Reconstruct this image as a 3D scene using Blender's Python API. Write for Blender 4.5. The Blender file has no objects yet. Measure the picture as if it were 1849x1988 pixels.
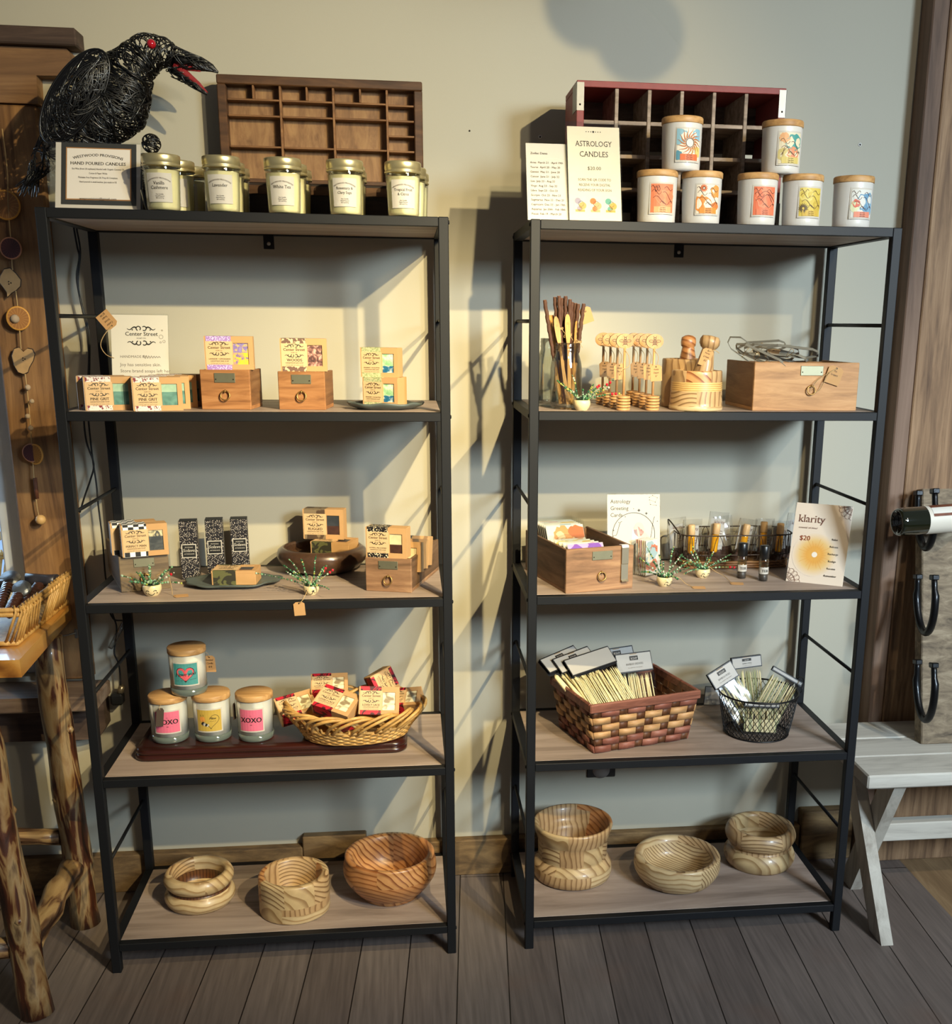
import bpy, math, random
from math import sin, cos, pi, sqrt, atan2
from mathutils import Vector, Matrix, noise

SC = bpy.context.scene
COL = SC.collection
rnd = random.Random(7)

# ------------------------------------------------------------------ camera
F, CX, CY = 2120.748, 1063.55, 1186.985          # focal length and principal point in pixels of 1849 x 1988
CAM = Vector((0.0, -2.7353, 1.47933))
PITCH, YAW, ROLL = -0.258574, -0.127964, 0.01252
_r0 = Vector((cos(YAW), sin(YAW), 0)); _f0 = Vector((-sin(YAW), cos(YAW), 0)); _z = Vector((0, 0, 1))
FWD = _f0 * cos(PITCH) + _z * sin(PITCH); _u0 = -_f0 * sin(PITCH) + _z * cos(PITCH)
RGT = _r0 * cos(ROLL) + _u0 * sin(ROLL); UPV = -_r0 * sin(ROLL) + _u0 * cos(ROLL)
cd = bpy.data.cameras.new('camera'); cam = bpy.data.objects.new('camera', cd); COL.objects.link(cam)
cd.sensor_fit = 'HORIZONTAL'; cd.sensor_width = 36.0; cd.lens = F / 1849 * 36
cd.shift_x = -(CX - 924.5) / 1849; cd.shift_y = (CY - 994) / 1849
cd.clip_start = 0.05; cd.clip_end = 50
M = Matrix((RGT, UPV, -FWD)).transposed().to_4x4(); M.translation = CAM
cam.matrix_world = M
SC.camera = cam

# ------------------------------------------------------------------ light
SC.view_settings.view_transform = 'Standard'; SC.view_settings.look = 'None'
SC.view_settings.gamma = 1.0; SC.view_settings.use_curve_mapping = False
SC.view_settings.exposure = 0.15
try:
    SC.cycles.use_denoising = True
    SC.cycles.max_bounces = 7; SC.cycles.transparent_max_bounces = 24
    SC.cycles.sample_clamp_indirect = 4.0
except Exception:
    pass
W = bpy.data.worlds.new('room_air'); SC.world = W; W.use_nodes = True
W.node_tree.nodes['Background'].inputs[0].default_value = (0.90, 0.93, 1.0, 1)
W.node_tree.nodes['Background'].inputs[1].default_value = 0.095

def spot(name, loc, target, power, color, angle=60, blend=0.5, size=0.02):
    l = bpy.data.lights.new(name, 'SPOT'); l.energy = power; l.color = color
    l.spot_size = math.radians(angle); l.spot_blend = blend; l.shadow_soft_size = size
    o = bpy.data.objects.new(name, l); COL.objects.link(o); o.location = loc
    o.rotation_euler = (Vector(target) - Vector(loc)).to_track_quat('-Z', 'Y').to_euler()
    return o
def area(name, loc, target, power, color, sx, sy):
    l = bpy.data.lights.new(name, 'AREA'); l.energy = power; l.color = color
    l.shape = 'RECTANGLE'; l.size = sx; l.size_y = sy
    o = bpy.data.objects.new(name, l); COL.objects.link(o); o.location = loc
    o.rotation_euler = (Vector(target) - Vector(loc)).to_track_quat('-Z', 'Y').to_euler()
    return o
WARM = (1.0, 0.82, 0.46)
# the near lamp of the hanging cluster, above the picture, turned to the left rack
spot('cluster_spot', (0.57, -1.60, 2.13), (-0.05, 0.0, 0.90), 190, WARM, 56, 1.0, 0.014)
# ceiling track spots farther out in the shop
spot('track_spot', (1.45, -2.98, 2.67), (-0.48, 0.0, 1.15), 390, WARM, 54, 1.0, 0.022)
spot('track_spot', (1.30, -3.30, 2.36), (0.25, 0.0, 1.60), 70, (1.0, 0.86, 0.62), 62, 0.9, 0.06)
# daylight from the shop front, behind and to the right of the camera
k = area('shop_window_light', (2.43, -3.9, 2.35), (1.05, 0.0, 0.9), 29, (0.66, 0.84, 1.0), 0.7, 0.7); k.data.spread = math.radians(70)
# daylight from the window on the left
area('side_window_light', (-1.50, 0.55, 1.30), (-0.62, -0.75, 0.95), 34, (0.50, 0.72, 1.0), 0.8, 1.0)
# one more ceiling spot over the bench
spot('track_spot', (2.15, -2.50, 2.67), (1.42, -0.15, 0.45), 95, (1.0, 0.90, 0.74), 46, 1.0, 0.03)

# ------------------------------------------------------------------ photograph helpers: a pixel -> the point where its ray meets a real plane
def ray(px, py):
    return FWD + RGT * ((px - CX) / F) - UPV * ((py - CY) / F)
def onY(px, py, y):
    d = ray(px, py); return CAM + d * ((y - CAM.y) / d.y)
def onZ(px, py, z):
    d = ray(px, py); return CAM + d * ((z - CAM.z) / d.z)
def pix(X):
    d = Vector(X) - CAM; k = d.dot(FWD)
    return CX + F * d.dot(RGT) / k, CY - F * d.dot(UPV) / k
def zat(P, py):
    lo, hi = P[2] - 2, P[2] + 2
    for _ in range(40):
        m = (lo + hi) / 2
        if pix((P[0], P[1], m))[1] > py: lo = m
        else: hi = m
    return (lo + hi) / 2
def mpp(P):                                       # metres per pixel at a point
    return (Vector(P) - CAM).dot(FWD) / F

# ------------------------------------------------------------------ materials
MATS = {}
def _new(name):
    m = bpy.data.materials.new(name); m.use_nodes = True
    nt = m.node_tree; return m, nt, nt.nodes['Principled BSDF']
def srgb(h):
    h = h.lstrip('#'); c = [int(h[i:i + 2], 16) / 255 for i in (0, 2, 4)]
    return tuple(x / 12.92 if x < 0.04045 else ((x + 0.055) / 1.055) ** 2.4 for x in c)
def _col(c): return (*(srgb(c) if isinstance(c, str) else c), 1)
def flat(name, c, rough=0.6, metal=0.0, coat=0.0, spec=0.5, emit=None, var=0.0, vscale=30, bump=0.0, bscale=200):
    if name in MATS: return MATS[name]
    m, nt, b = _new(name)
    b.inputs['Base Color'].default_value = _col(c); b.inputs['Roughness'].default_value = rough
    b.inputs['Metallic'].default_value = metal; b.inputs['Specular IOR Level'].default_value = spec
    b.inputs['Coat Weight'].default_value = coat
    if var or bump:
        tc = nt.nodes.new('ShaderNodeTexCoord')
    if var:
        n = nt.nodes.new('ShaderNodeTexNoise'); n.inputs['Scale'].default_value = vscale; n.inputs['Detail'].default_value = 5
        nt.links.new(tc.outputs['Object'], n.inputs['Vector'])
        mx = nt.nodes.new('ShaderNodeMix'); mx.data_type = 'RGBA'
        cc = _col(c); mx.inputs['A'].default_value = (*[x * (1 - var) for x in cc[:3]], 1)
        mx.inputs['B'].default_value = (*[min(1, x * (1 + var)) for x in cc[:3]], 1)
        nt.links.new(n.outputs['Fac'], mx.inputs['Factor']); nt.links.new(mx.outputs['Result'], b.inputs['Base Color'])
    if bump:
        n2 = nt.nodes.new('ShaderNodeTexNoise'); n2.inputs['Scale'].default_value = bscale; n2.inputs['Detail'].default_value = 4
        nt.links.new(tc.outputs['Object'], n2.inputs['Vector'])
        bp = nt.nodes.new('ShaderNodeBump'); bp.inputs['Strength'].default_value = bump; bp.inputs['Distance'].default_value = 0.002
        nt.links.new(n2.outputs['Fac'], bp.inputs['Height']); nt.links.new(bp.outputs['Normal'], b.inputs['Normal'])
    if emit:
        b.inputs['Emission Color'].default_value = _col(emit[0]); b.inputs['Emission Strength'].default_value = emit[1]
    MATS[name] = m; return m
def ramp(nt, fac, stops):
    r = nt.nodes.new('ShaderNodeValToRGB'); e = r.color_ramp.elements
    while len(e) < len(stops): e.new(0.5)
    for x, (p, c) in zip(e, stops): x.position = p; x.color = _col(c)
    nt.links.new(fac, r.inputs['Fac']); return r.outputs['Color']
def wood(name, dark, mid, light, axis='x', scale=6.0, stretch=12.0, rough=0.6, rings=0.0, bump=0.25, coat=0.0, distort=3.0, coord='Object', spec=0.4):
    """Noise pulled out along the grain axis, with optional ring bands."""
    if name in MATS: return MATS[name]
    m, nt, b = _new(name)
    tc = nt.nodes.new('ShaderNodeTexCoord'); mp = nt.nodes.new('ShaderNodeMapping')
    s = {'x': (1 / stretch, 1, 1), 'y': (1, 1 / stretch, 1), 'z': (1, 1, 1 / stretch)}[axis]
    mp.inputs['Scale'].default_value = [k * scale for k in s]
    oi = nt.nodes.new('ShaderNodeObjectInfo'); ad = nt.nodes.new('ShaderNodeVectorMath'); ad.operation = 'ADD'
    ml = nt.nodes.new('ShaderNodeMath'); ml.operation = 'MULTIPLY'; ml.inputs[1].default_value = 7.0
    nt.links.new(oi.outputs['Random'], ml.inputs[0]); nt.links.new(ml.outputs[0], ad.inputs[1])
    nt.links.new(tc.outputs[coord], ad.inputs[0]); nt.links.new(ad.outputs[0], mp.inputs['Vector'])
    n = nt.nodes.new('ShaderNodeTexNoise'); n.inputs['Scale'].default_value = 5; n.inputs['Detail'].default_value = 8; n.inputs['Roughness'].default_value = 0.65
    n.inputs['Distortion'].default_value = 0.6
    nt.links.new(mp.outputs[0], n.inputs['Vector'])
    fac = n.outputs['Fac']
    if rings:
        w = nt.nodes.new('ShaderNodeTexWave'); w.wave_type = 'BANDS'; w.bands_direction = 'DIAGONAL' if axis != 'z' else 'X'
        w.inputs['Scale'].default_value = rings; w.inputs['Distortion'].default_value = distort; w.inputs['Detail'].default_value = 2; w.inputs['Detail Scale'].default_value = 1.2
        nt.links.new(mp.outputs[0], w.inputs['Vector'])
        mm = nt.nodes.new('ShaderNodeMath'); mm.operation = 'MULTIPLY_ADD'; mm.inputs[1].default_value = 0.45
        m2 = nt.nodes.new('ShaderNodeMath'); m2.operation = 'MULTIPLY'; m2.inputs[1].default_value = 0.55
        nt.links.new(n.outputs['Fac'], m2.inputs[0]); nt.links.new(w.outputs['Fac'], mm.inputs[0]); nt.links.new(m2.outputs[0], mm.inputs[2])
        fac = mm.outputs[0]
    c = ramp(nt, fac, [(0.28, dark), (0.5, mid), (0.72, light)])
    nt.links.new(c, b.inputs['Base Color'])
    b.inputs['Roughness'].default_value = rough; b.inputs['Coat Weight'].default_value = coat; b.inputs['Specular IOR Level'].default_value = spec
    if bump:
        bp = nt.nodes.new('ShaderNodeBump'); bp.inputs['Strength'].default_value = bump; bp.inputs['Distance'].default_value = 0.002
        nt.links.new(fac, bp.inputs['Height']); nt.links.new(bp.outputs['Normal'], b.inputs['Normal'])
    MATS[name] = m; return m
def rings(name, dark, light, direction='X', scale=40.0, distort=4.0, rough=0.45, off=0.0, tint=None):
    """Growth rings of turned wood: wave bands bent by noise, thin dark late wood."""
    if name in MATS: return MATS[name]
    m, nt, b = _new(name)
    tc = nt.nodes.new('ShaderNodeTexCoord'); mp = nt.nodes.new('ShaderNodeMapping'); mp.inputs['Location'].default_value = (off, off * 0.7, off * 1.3)
    nt.links.new(tc.outputs['Object'], mp.inputs['Vector'])
    w = nt.nodes.new('ShaderNodeTexWave'); w.wave_type = 'RINGS' if direction in 'RS' else 'BANDS'
    if direction in 'XYZ': w.bands_direction = direction
    if direction == 'D': w.bands_direction = 'DIAGONAL'
    if direction == 'R': w.rings_direction = 'Y'
    if direction == 'S': w.rings_direction = 'X'
    w.wave_profile = 'SAW'
    w.inputs['Scale'].default_value = scale; w.inputs['Distortion'].default_value = distort; w.inputs['Detail'].default_value = 1.5; w.inputs['Detail Scale'].default_value = 0.35 if direction in 'RS' else 0.6
    nt.links.new(mp.outputs[0], w.inputs['Vector'])
    c = ramp(nt, w.outputs['Fac'], [(0.0, light), (0.55, light), (0.88, dark), (1.0, dark)])
    n = nt.nodes.new('ShaderNodeTexNoise'); n.inputs['Scale'].default_value = 25; n.inputs['Detail'].default_value = 6
    nt.links.new(tc.outputs['Object'], n.inputs['Vector'])
    mx = nt.nodes.new('ShaderNodeMix'); mx.data_type = 'RGBA'; mx.blend_type = 'MULTIPLY'; mx.inputs['Factor'].default_value = 0.5
    nt.links.new(c, mx.inputs['A']); nt.links.new(ramp(nt, n.outputs['Fac'], [(0.3, (0.55, 0.5, 0.45)), (0.7, (1, 1, 1))]), mx.inputs['B'])
    nt.links.new(mx.outputs['Result'], b.inputs['Base Color'])
    b.inputs['Roughness'].default_value = rough; b.inputs['Coat Weight'].default_value = 0.15
    MATS[name] = m; return m
def thin_glass(name, tint=(0.95, 0.98, 0.97), gloss=0.12, rough=0.03, edge=0.55):
    """Clear glass or film: mostly see-through, reflecting more at grazing angles."""
    if name in MATS: return MATS[name]
    m, nt, b = _new(name); nt.nodes.remove(b)
    t = nt.nodes.new('ShaderNodeBsdfTransparent'); t.inputs[0].default_value = (*tint, 1)
    g = nt.nodes.new('ShaderNodeBsdfGlossy'); g.inputs['Roughness'].default_value = rough
    lw = nt.nodes.new('ShaderNodeLayerWeight'); lw.inputs['Blend'].default_value = 0.35
    ma = nt.nodes.new('ShaderNodeMath'); ma.operation = 'MULTIPLY_ADD'; ma.inputs[1].default_value = edge; ma.inputs[2].default_value = gloss
    nt.links.new(lw.outputs['Fresnel'], ma.inputs[0])
    mx = nt.nodes.new('ShaderNodeMixShader'); nt.links.new(ma.outputs[0], mx.inputs[0])
    nt.links.new(t.outputs[0], mx.inputs[1]); nt.links.new(g.outputs[0], mx.inputs[2])
    nt.links.new(mx.outputs[0], nt.nodes['Material Output'].inputs['Surface'])
    MATS[name] = m; return m

# ------------------------------------------------------------------ mesh building
class B:
    def __init__(s): s.v = []; s.f = []; s.m = []; s.sm = []
    def face(s, idx, m=0, sm=False): s.f.append(tuple(idx)); s.m.append(m); s.sm.append(sm)
    def verts(s, pts): i = len(s.v); s.v += [tuple(p) for p in pts]; return i
    def mark(s): return len(s.v)
    def xf(s, Mx, i0=0):
        for i in range(i0, len(s.v)): s.v[i] = tuple(Mx @ Vector(s.v[i]))
        return s
    def box(s, x0, x1, y0, y1, z0, z1, m=0, ch=0.0):
        if ch <= 0:
            i = s.verts([(x, y, z) for x in (x0, x1) for y in (y0, y1) for z in (z0, z1)])
            for q in ((0, 1, 3, 2), (4, 6, 7, 5), (0, 4, 5, 1), (2, 3, 7, 6), (0, 2, 6, 4), (1, 5, 7, 3)): s.face([i + k for k in q], m)
            return s
        c = min(ch, (x1 - x0) * .45, (y1 - y0) * .45, (z1 - z0) * .45)
        X, Y, Z = (x0, x1), (y0, y1), (z0, z1); id_ = {}
        for a in (0, 1):
            for b_ in (0, 1):
                for d in (0, 1):
                    sx, sy, sz = (1 if a == 0 else -1), (1 if b_ == 0 else -1), (1 if d == 0 else -1)
                    p = (X[a], Y[b_], Z[d])
                    id_[a, b_, d, 0] = s.verts([(p[0], p[1] + sy * c, p[2] + sz * c)])
                    id_[a, b_, d, 1] = s.verts([(p[0] + sx * c, p[1], p[2] + sz * c)])
                    id_[a, b_, d, 2] = s.verts([(p[0] + sx * c, p[1] + sy * c, p[2])])
        for a in (0, 1):
            q = [id_[a, 0, 0, 0], id_[a, 0, 1, 0], id_[a, 1, 1, 0], id_[a, 1, 0, 0]]; s.face(q if a == 0 else q[::-1], m)
            q = [id_[0, a, 0, 1], id_[1, a, 0, 1], id_[1, a, 1, 1], id_[0, a, 1, 1]]; s.face(q if a == 0 else q[::-1], m)
            q = [id_[0, 0, a, 2], id_[0, 1, a, 2], id_[1, 1, a, 2], id_[1, 0, a, 2]]; s.face(q if a == 0 else q[::-1], m)
        for a in (0, 1):
            for b_ in (0, 1):
                fl = (a + b_) % 2
                q = [id_[a, b_, 0, 0], id_[a, b_, 0, 1], id_[a, b_, 1, 1], id_[a, b_, 1, 0]]; s.face(q if fl == 0 else q[::-1], m)
                q = [id_[a, 0, b_, 2], id_[a, 0, b_, 0], id_[a, 1, b_, 0], id_[a, 1, b_, 2]]; s.face(q if fl == 0 else q[::-1], m)
                q = [id_[0, a, b_, 1], id_[0, a, b_, 2], id_[1, a, b_, 2], id_[1, a, b_, 1]]; s.face(q if fl == 0 else q[::-1], m)
                for d in (0, 1):
                    q = [id_[a, b_, d, 0], id_[a, b_, d, 1], id_[a, b_, d, 2]]; s.face(q if (a + b_ + d) % 2 else q[::-1], m)
        return s
    def lathe(s, prof, n=32, m=0, sm=True, c=(0, 0, 0), mf=None, wob=None):
        rows = []
        for r, z in prof:
            if r <= 1e-6: rows.append([s.verts([(c[0], c[1], c[2] + z)])])
            else:
                i = s.verts([(c[0] + r * (1 + (wob(k / n * 2 * pi, z) if wob else 0)) * cos(k / n * 2 * pi), c[1] + r * (1 + (wob(k / n * 2 * pi, z) if wob else 0)) * sin(k / n * 2 * pi), c[2] + z) for k in range(n)])
                rows.append(list(range(i, i + n)))
        for j in range(len(rows) - 1):
            a, b_ = rows[j], rows[j + 1]
            for k in range(n):
                k2 = (k + 1) % n; mm = mf(k / n, j) if mf else m
                if len(a) == 1 and len(b_) == 1: continue
                if len(a) == 1: s.face((a[0], b_[k2], b_[k]), mm, sm)
                elif len(b_) == 1: s.face((a[k], a[k2], b_[0]), mm, sm)
                else: s.face((a[k], a[k2], b_[k2], b_[k]), mm, sm)
        return s
    def tube(s, pts, r, n=8, m=0, sm=True, cap=True, closed=False):
        P = [Vector(p) for p in pts]; N = len(P)
        if N < 2: return s
        R = r if isinstance(r, (list, tuple)) else [r] * N
        ref = None; rows = []
        for i in range(N):
            a = P[(i - 1) % N] if (i or closed) else P[0]; b_ = P[(i + 1) % N] if (i < N - 1 or closed) else P[-1]
            t = (b_ - a)
            t = t.normalized() if t.length > 1e-9 else Vector((0, 0, 1))
            if ref is None:
                ref = Vector((0, 0, 1)) if abs(t.z) < 0.9 else Vector((1, 0, 0))
            u = ref - t * ref.dot(t)
            if u.length < 1e-6: u = t.orthogonal()
            u.normalize(); ref = u; w = t.cross(u)
            i0 = s.verts([P[i] + (u * cos(k / n * 2 * pi) + w * sin(k / n * 2 * pi)) * R[i] for k in range(n)])
            rows.append(i0)
        L = N if closed else N - 1
        for i in range(L):
            a, b_ = rows[i], rows[(i + 1) % N]
            for k in range(n): s.face((a + k, a + (k + 1) % n, b_ + (k + 1) % n, b_ + k), m, sm)
        if cap and not closed:
            s.face([rows[0] + k for k in range(n)][::-1], m); s.face([rows[-1] + k for k in range(n)], m)
        return s
    def prism(s, poly, w0, w1, fn, m=0, ms=None):
        n = len(poly); i = s.verts([fn(u, v, w0) for u, v in poly]); j = s.verts([fn(u, v, w1) for u, v in poly])
        s.face([i + k for k in range(n)][::-1], m); s.face([j + k for k in range(n)], m)
        for k in range(n): s.face((i + k, i + (k + 1) % n, j + (k + 1) % n, j + k), m if ms is None else ms)
        return s
    def grid(s, nu, nv, fn, m=0, sm=True, mf=None, wrap=False):
        i = s.verts([fn(a / nu, b_ / nv) for b_ in range(nv + 1) for a in range(nu + (0 if wrap else 1))]); w = nu + (0 if wrap else 1)
        for b_ in range(nv):
            for a in range(nu):
                a2 = (a + 1) % w if wrap else a + 1
                s.face((i + b_ * w + a, i + b_ * w + a2, i + (b_ + 1) * w + a2, i + (b_ + 1) * w + a), mf(a / nu, b_ / nv) if mf else m, sm)
        return s
    def ball(s, c, r, n=10, m=0, sz=1.0):
        k = max(4, n // 2)
        return s.lathe([(r * sin(pi * j / k), -r * sz * cos(pi * j / k)) for j in range(k + 1)], n, m, True, c)
    def add(s, o, Mx=None, m=None):
        i = len(s.v); s.v += [tuple(Mx @ Vector(p)) for p in o.v] if Mx is not None else o.v
        for f, mm, sm in zip(o.f, o.m, o.sm): s.face([k + i for k in f], mm if m is None else m, sm)
        return s
    def mesh(s, name, mats):
        me = bpy.data.meshes.new(name); me.from_pydata([tuple(p) for p in s.v], [], s.f)
        for mt in (mats if isinstance(mats, (list, tuple)) else [mats]): me.materials.append(mt)
        me.polygons.foreach_set('material_index', s.m); me.polygons.foreach_set('use_smooth', s.sm); me.update()
        return me
    def build(s, name, mats, parent=None, loc=(0, 0, 0), rot=(0, 0, 0)):
        o = bpy.data.objects.new(name, s.mesh(name, mats)); COL.objects.link(o)
        o.location = loc; o.rotation_euler = rot
        if parent is not None: o.parent = parent
        return o
def tag(o, label, cat, group=None):
    o['label'] = label; o['category'] = cat
    if group: o['group'] = group
    return o
def T(name, label, cat, loc=(0, 0, 0), rz=0.0, group=None):
    o = bpy.data.objects.new(name, None); COL.objects.link(o); o.empty_display_size = 0.02
    o.location = loc; o.rotation_euler = rz if isinstance(rz, tuple) else (0, 0, rz); return tag(o, label, cat, group)
def kids(o): return [c for c in COL.objects if c.parent == o]
def dup(o, loc, rz=0.0, label=None, skip=()):
    r = o.copy(); COL.objects.link(r); r.location = loc; r.rotation_euler = rz if isinstance(rz, tuple) else (0, 0, rz)
    if label: r['label'] = label
    for c in list(o.children):
        if c.name.split('.')[0] in skip: continue
        k = c.copy(); COL.objects.link(k); k.parent = r
        for g in c.children:
            h = g.copy(); COL.objects.link(h); h.parent = k
    return r
def struct(o, kind='structure'): o['kind'] = kind; return o
def Rz(a): return Matrix.Rotation(a, 4, 'Z')
def Rx(a): return Matrix.Rotation(a, 4, 'X')
def Ry(a): return Matrix.Rotation(a, 4, 'Y')
def Tr(x, y, z): return Matrix.Translation((x, y, z))

# ------------------------------------------------------------------ lettering: glyph outlines of the built-in font, read once
GLYPH = {}
def _glyphs(chars):
    cu = bpy.data.curves.new('lettering', 'FONT'); cu.resolution_u = 2; cu.size = 1.0
    o = bpy.data.objects.new('lettering', cu); COL.objects.link(o); dg = bpy.context.evaluated_depsgraph_get()
    def get(t):
        cu.body = t; dg.update(); me = bpy.data.meshes.new_from_object(o.evaluated_get(dg))
        v = [(p.co.x, p.co.y) for p in me.vertices]; f = [tuple(p.vertices) for p in me.polygons]; bpy.data.meshes.remove(me); return v, f
    b0 = get('||')[0]; wb = max(p[0] for p in b0)
    for c in chars:
        if c == ' ': continue
        w = get('|' + c + '|')[0]; GLYPH[c] = (*get(c), max(p[0] for p in w) - wb)
    GLYPH[' '] = ([], [], 0.28)
    bpy.data.objects.remove(o); bpy.data.curves.remove(cu)
_glyphs('ABCDEFGHIJKLMNOPQRSTUVWXYZabcdefghijklmnopqrstuvwxyz0123456789$.,:&-+@|!/()')
class Ink(B):
    """Flat print: shapes in (u, v) laid on a surface by build()."""
    def text(s, t, u, v, size, m=0, align='c', shear=0.0, track=1.0, xs=1.0, arc=0.0, rot=0.0, bold=0.0, serif=False):
        adv = [GLYPH.get(c, GLYPH[' '])[2] * track for c in t]; tw = sum(adv) * size * xs
        x = u - (tw / 2 if align == 'c' else 0 if align == 'l' else tw)
        for c, a in zip(t, adv):
            gv, gf, _ = GLYPH.get(c, GLYPH[' '])
            if gv:
                xc = x + a * size * xs / 2
                for db in ((0.0, bold) if bold else (0.0,)):
                    pts = []
                    for gx, gy in gv:
                        px_, py_ = x + (gx + gy * shear + db) * size * xs, gy * size
                        if arc:
                            th = (px_ - u) / arc; rr = arc + py_; px_, py_ = u + rr * sin(th), rr * cos(th) - arc
                        if rot:
                            dx = px_ - u; px_, py_ = u + dx * cos(rot) - py_ * sin(rot), dx * sin(rot) + py_ * cos(rot)
                        pts.append((px_, v + py_, 0))
                    i = s.verts(pts)
                    for f in gf: s.face([i + k for k in f], m)
                if serif and not arc and not rot and c.isalpha():
                    low = [p for p in gv if p[1] < 0.02]
                    hi = max(p[1] for p in gv); top = [p for p in gv if p[1] > hi - 0.02]
                    for grp, yy in ((low, 0.0), (top, hi)):
                        xs_ = sorted(p[0] for p in grp); cl = []
                        for q in xs_:
                            if cl and q - cl[-1][1] < 0.16: cl[-1][1] = q
                            else: cl.append([q, q])
                        for q0, q1 in cl:
                            if q1 - q0 < 0.2:
                                d = 0.05; y0 = yy if yy == 0 else yy - 0.035
                                s.rect(x + (q0 - d) * size * xs, v + y0 * size, x + (q1 + d) * size * xs, v + (y0 + 0.035) * size, m)
            x += a * size * xs
        return s
    def rect(s, u0, v0, u1, v1, m=0, w=0.0, nu=1):
        for k in range(nu):
            a, b_ = u0 + (u1 - u0) * k / nu, u0 + (u1 - u0) * (k + 1) / nu
            i = s.verts([(a, v0, w), (b_, v0, w), (b_, v1, w), (a, v1, w)]); s.face(range(i, i + 4), m)
        return s
    def poly(s, pts, m=0, w=0.0):
        i = s.verts([(p[0], p[1], w) for p in pts]); s.face(range(i, i + len(pts)), m); return s
    def fan(s, u, v, pts, m=0, w=0.0):
        c = s.verts([(u, v, w)]); i = s.verts([(p[0], p[1], w) for p in pts]); n = len(pts)
        for k in range(n): s.face((c, i + k, i + (k + 1) % n), m)
        return s
    def disc(s, u, v, r, m=0, w=0.0, n=14, sv=1.0): return s.poly([(u + r * cos(k / n * 2 * pi), v + r * sv * sin(k / n * 2 * pi)) for k in range(n)], m, w)
    def stroke(s, pts, wd, m=0, w=0.0):
        n = len(pts); L = []
        for i in range(n):
            a, b_ = pts[max(0, i - 1)], pts[min(n - 1, i + 1)]; dx, dy = b_[0] - a[0], b_[1] - a[1]; l = sqrt(dx * dx + dy * dy) or 1
            h = (wd(i / (n - 1)) if callable(wd) else wd) / 2
            L.append(((pts[i][0] - dy / l * h, pts[i][1] + dx / l * h), (pts[i][0] + dy / l * h, pts[i][1] - dx / l * h)))
        for i in range(n - 1):
            j = s.verts([(*L[i][1], w), (*L[i + 1][1], w), (*L[i + 1][0], w), (*L[i][0], w)]); s.face(range(j, j + 4), m)
        return s
    def ring(s, u, v, r, wd, m=0, w=0.0, a0=0.0, a1=2 * pi, n=18, sv=1.0):
        return s.stroke([(u + r * cos(a0 + (a1 - a0) * k / n), v + r * sv * sin(a0 + (a1 - a0) * k / n)) for k in range(n + 1)], wd, m, w)
    def lay(s, fn):
        s.v = [tuple(fn(u, v, w)) for u, v, w in s.v]; return s
    def crop(s, u0, v0, u1, v1):
        s.v = [(min(max(u, u0), u1), min(max(v, v0), v1), w) for u, v, w in s.v]; return s
def front(x0, z0, y, d=0.0004): return lambda u, v, w: (x0 + u, y - d - w, z0 + v)          # faces -y
def wrapped(r, z0=0.0, a=0.0, d=0.0005): return lambda u, v, w: ((r + d + w) * sin(u / r + a), -(r + d + w) * cos(u / r + a), z0 + v)
# ------------------------------------------------------------------ sizes of the place (metres; the baseboard's face is y = 0)
WALL_Y = 0.03
LX, RX, UW, FY, BY, UT = -0.710, 0.2577, 0.80, -0.3836, -0.002, 0.0207
ZL = [1.6839, 1.2922, 0.8863, 0.4844, 0.0748]
ZR = [1.6839, 1.2950, 0.8863, 0.4844, 0.0748]
RH = 0.019

M_WALL = flat('wall_paint', '#b0aa98', 0.75, var=0.03, vscale=3, bump=0.06, bscale=400)
M_BLACK = flat('black_powder_coat', '#101114', 0.55, spec=0.3, bump=0.05, bscale=900)
M_BOARD = wood('grey_brown_laminate', '#6d5d51', '#98867a', '#b3a193', 'x', 3.0, 9.0, 0.55, bump=0.15)
M_RUST = wood('rustic_pine_casing', '#4a3120', '#84603c', '#a57d50', 'z', 5.0, 9.0, 0.7, bump=0.35)
M_RUSTX = wood('rustic_pine_lintel', '#4a3322', '#7d5c3d', '#9c7a54', 'x', 4.0, 10.0, 0.7, bump=0.35)
M_CAP = wood('weathered_cap_board', '#2c211b', '#46362d', '#5f4c40', 'x', 5.0, 10.0, 0.8, bump=0.35)
M_BASE = wood('rough_sawn_baseboard', '#40301f', '#6e5638', '#91744c', 'x', 5.0, 3.0, 0.75, bump=0.4)
M_POST = wood('reclaimed_post', '#4c3524', '#86674a', '#a98765', 'z', 9.0, 14.0, 0.7, bump=0.6)
M_POSTD = wood('reclaimed_post_dark', '#4c392d', '#735a48', '#8b705d', 'z', 4.0, 14.0, 0.7, bump=0.35)

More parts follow.
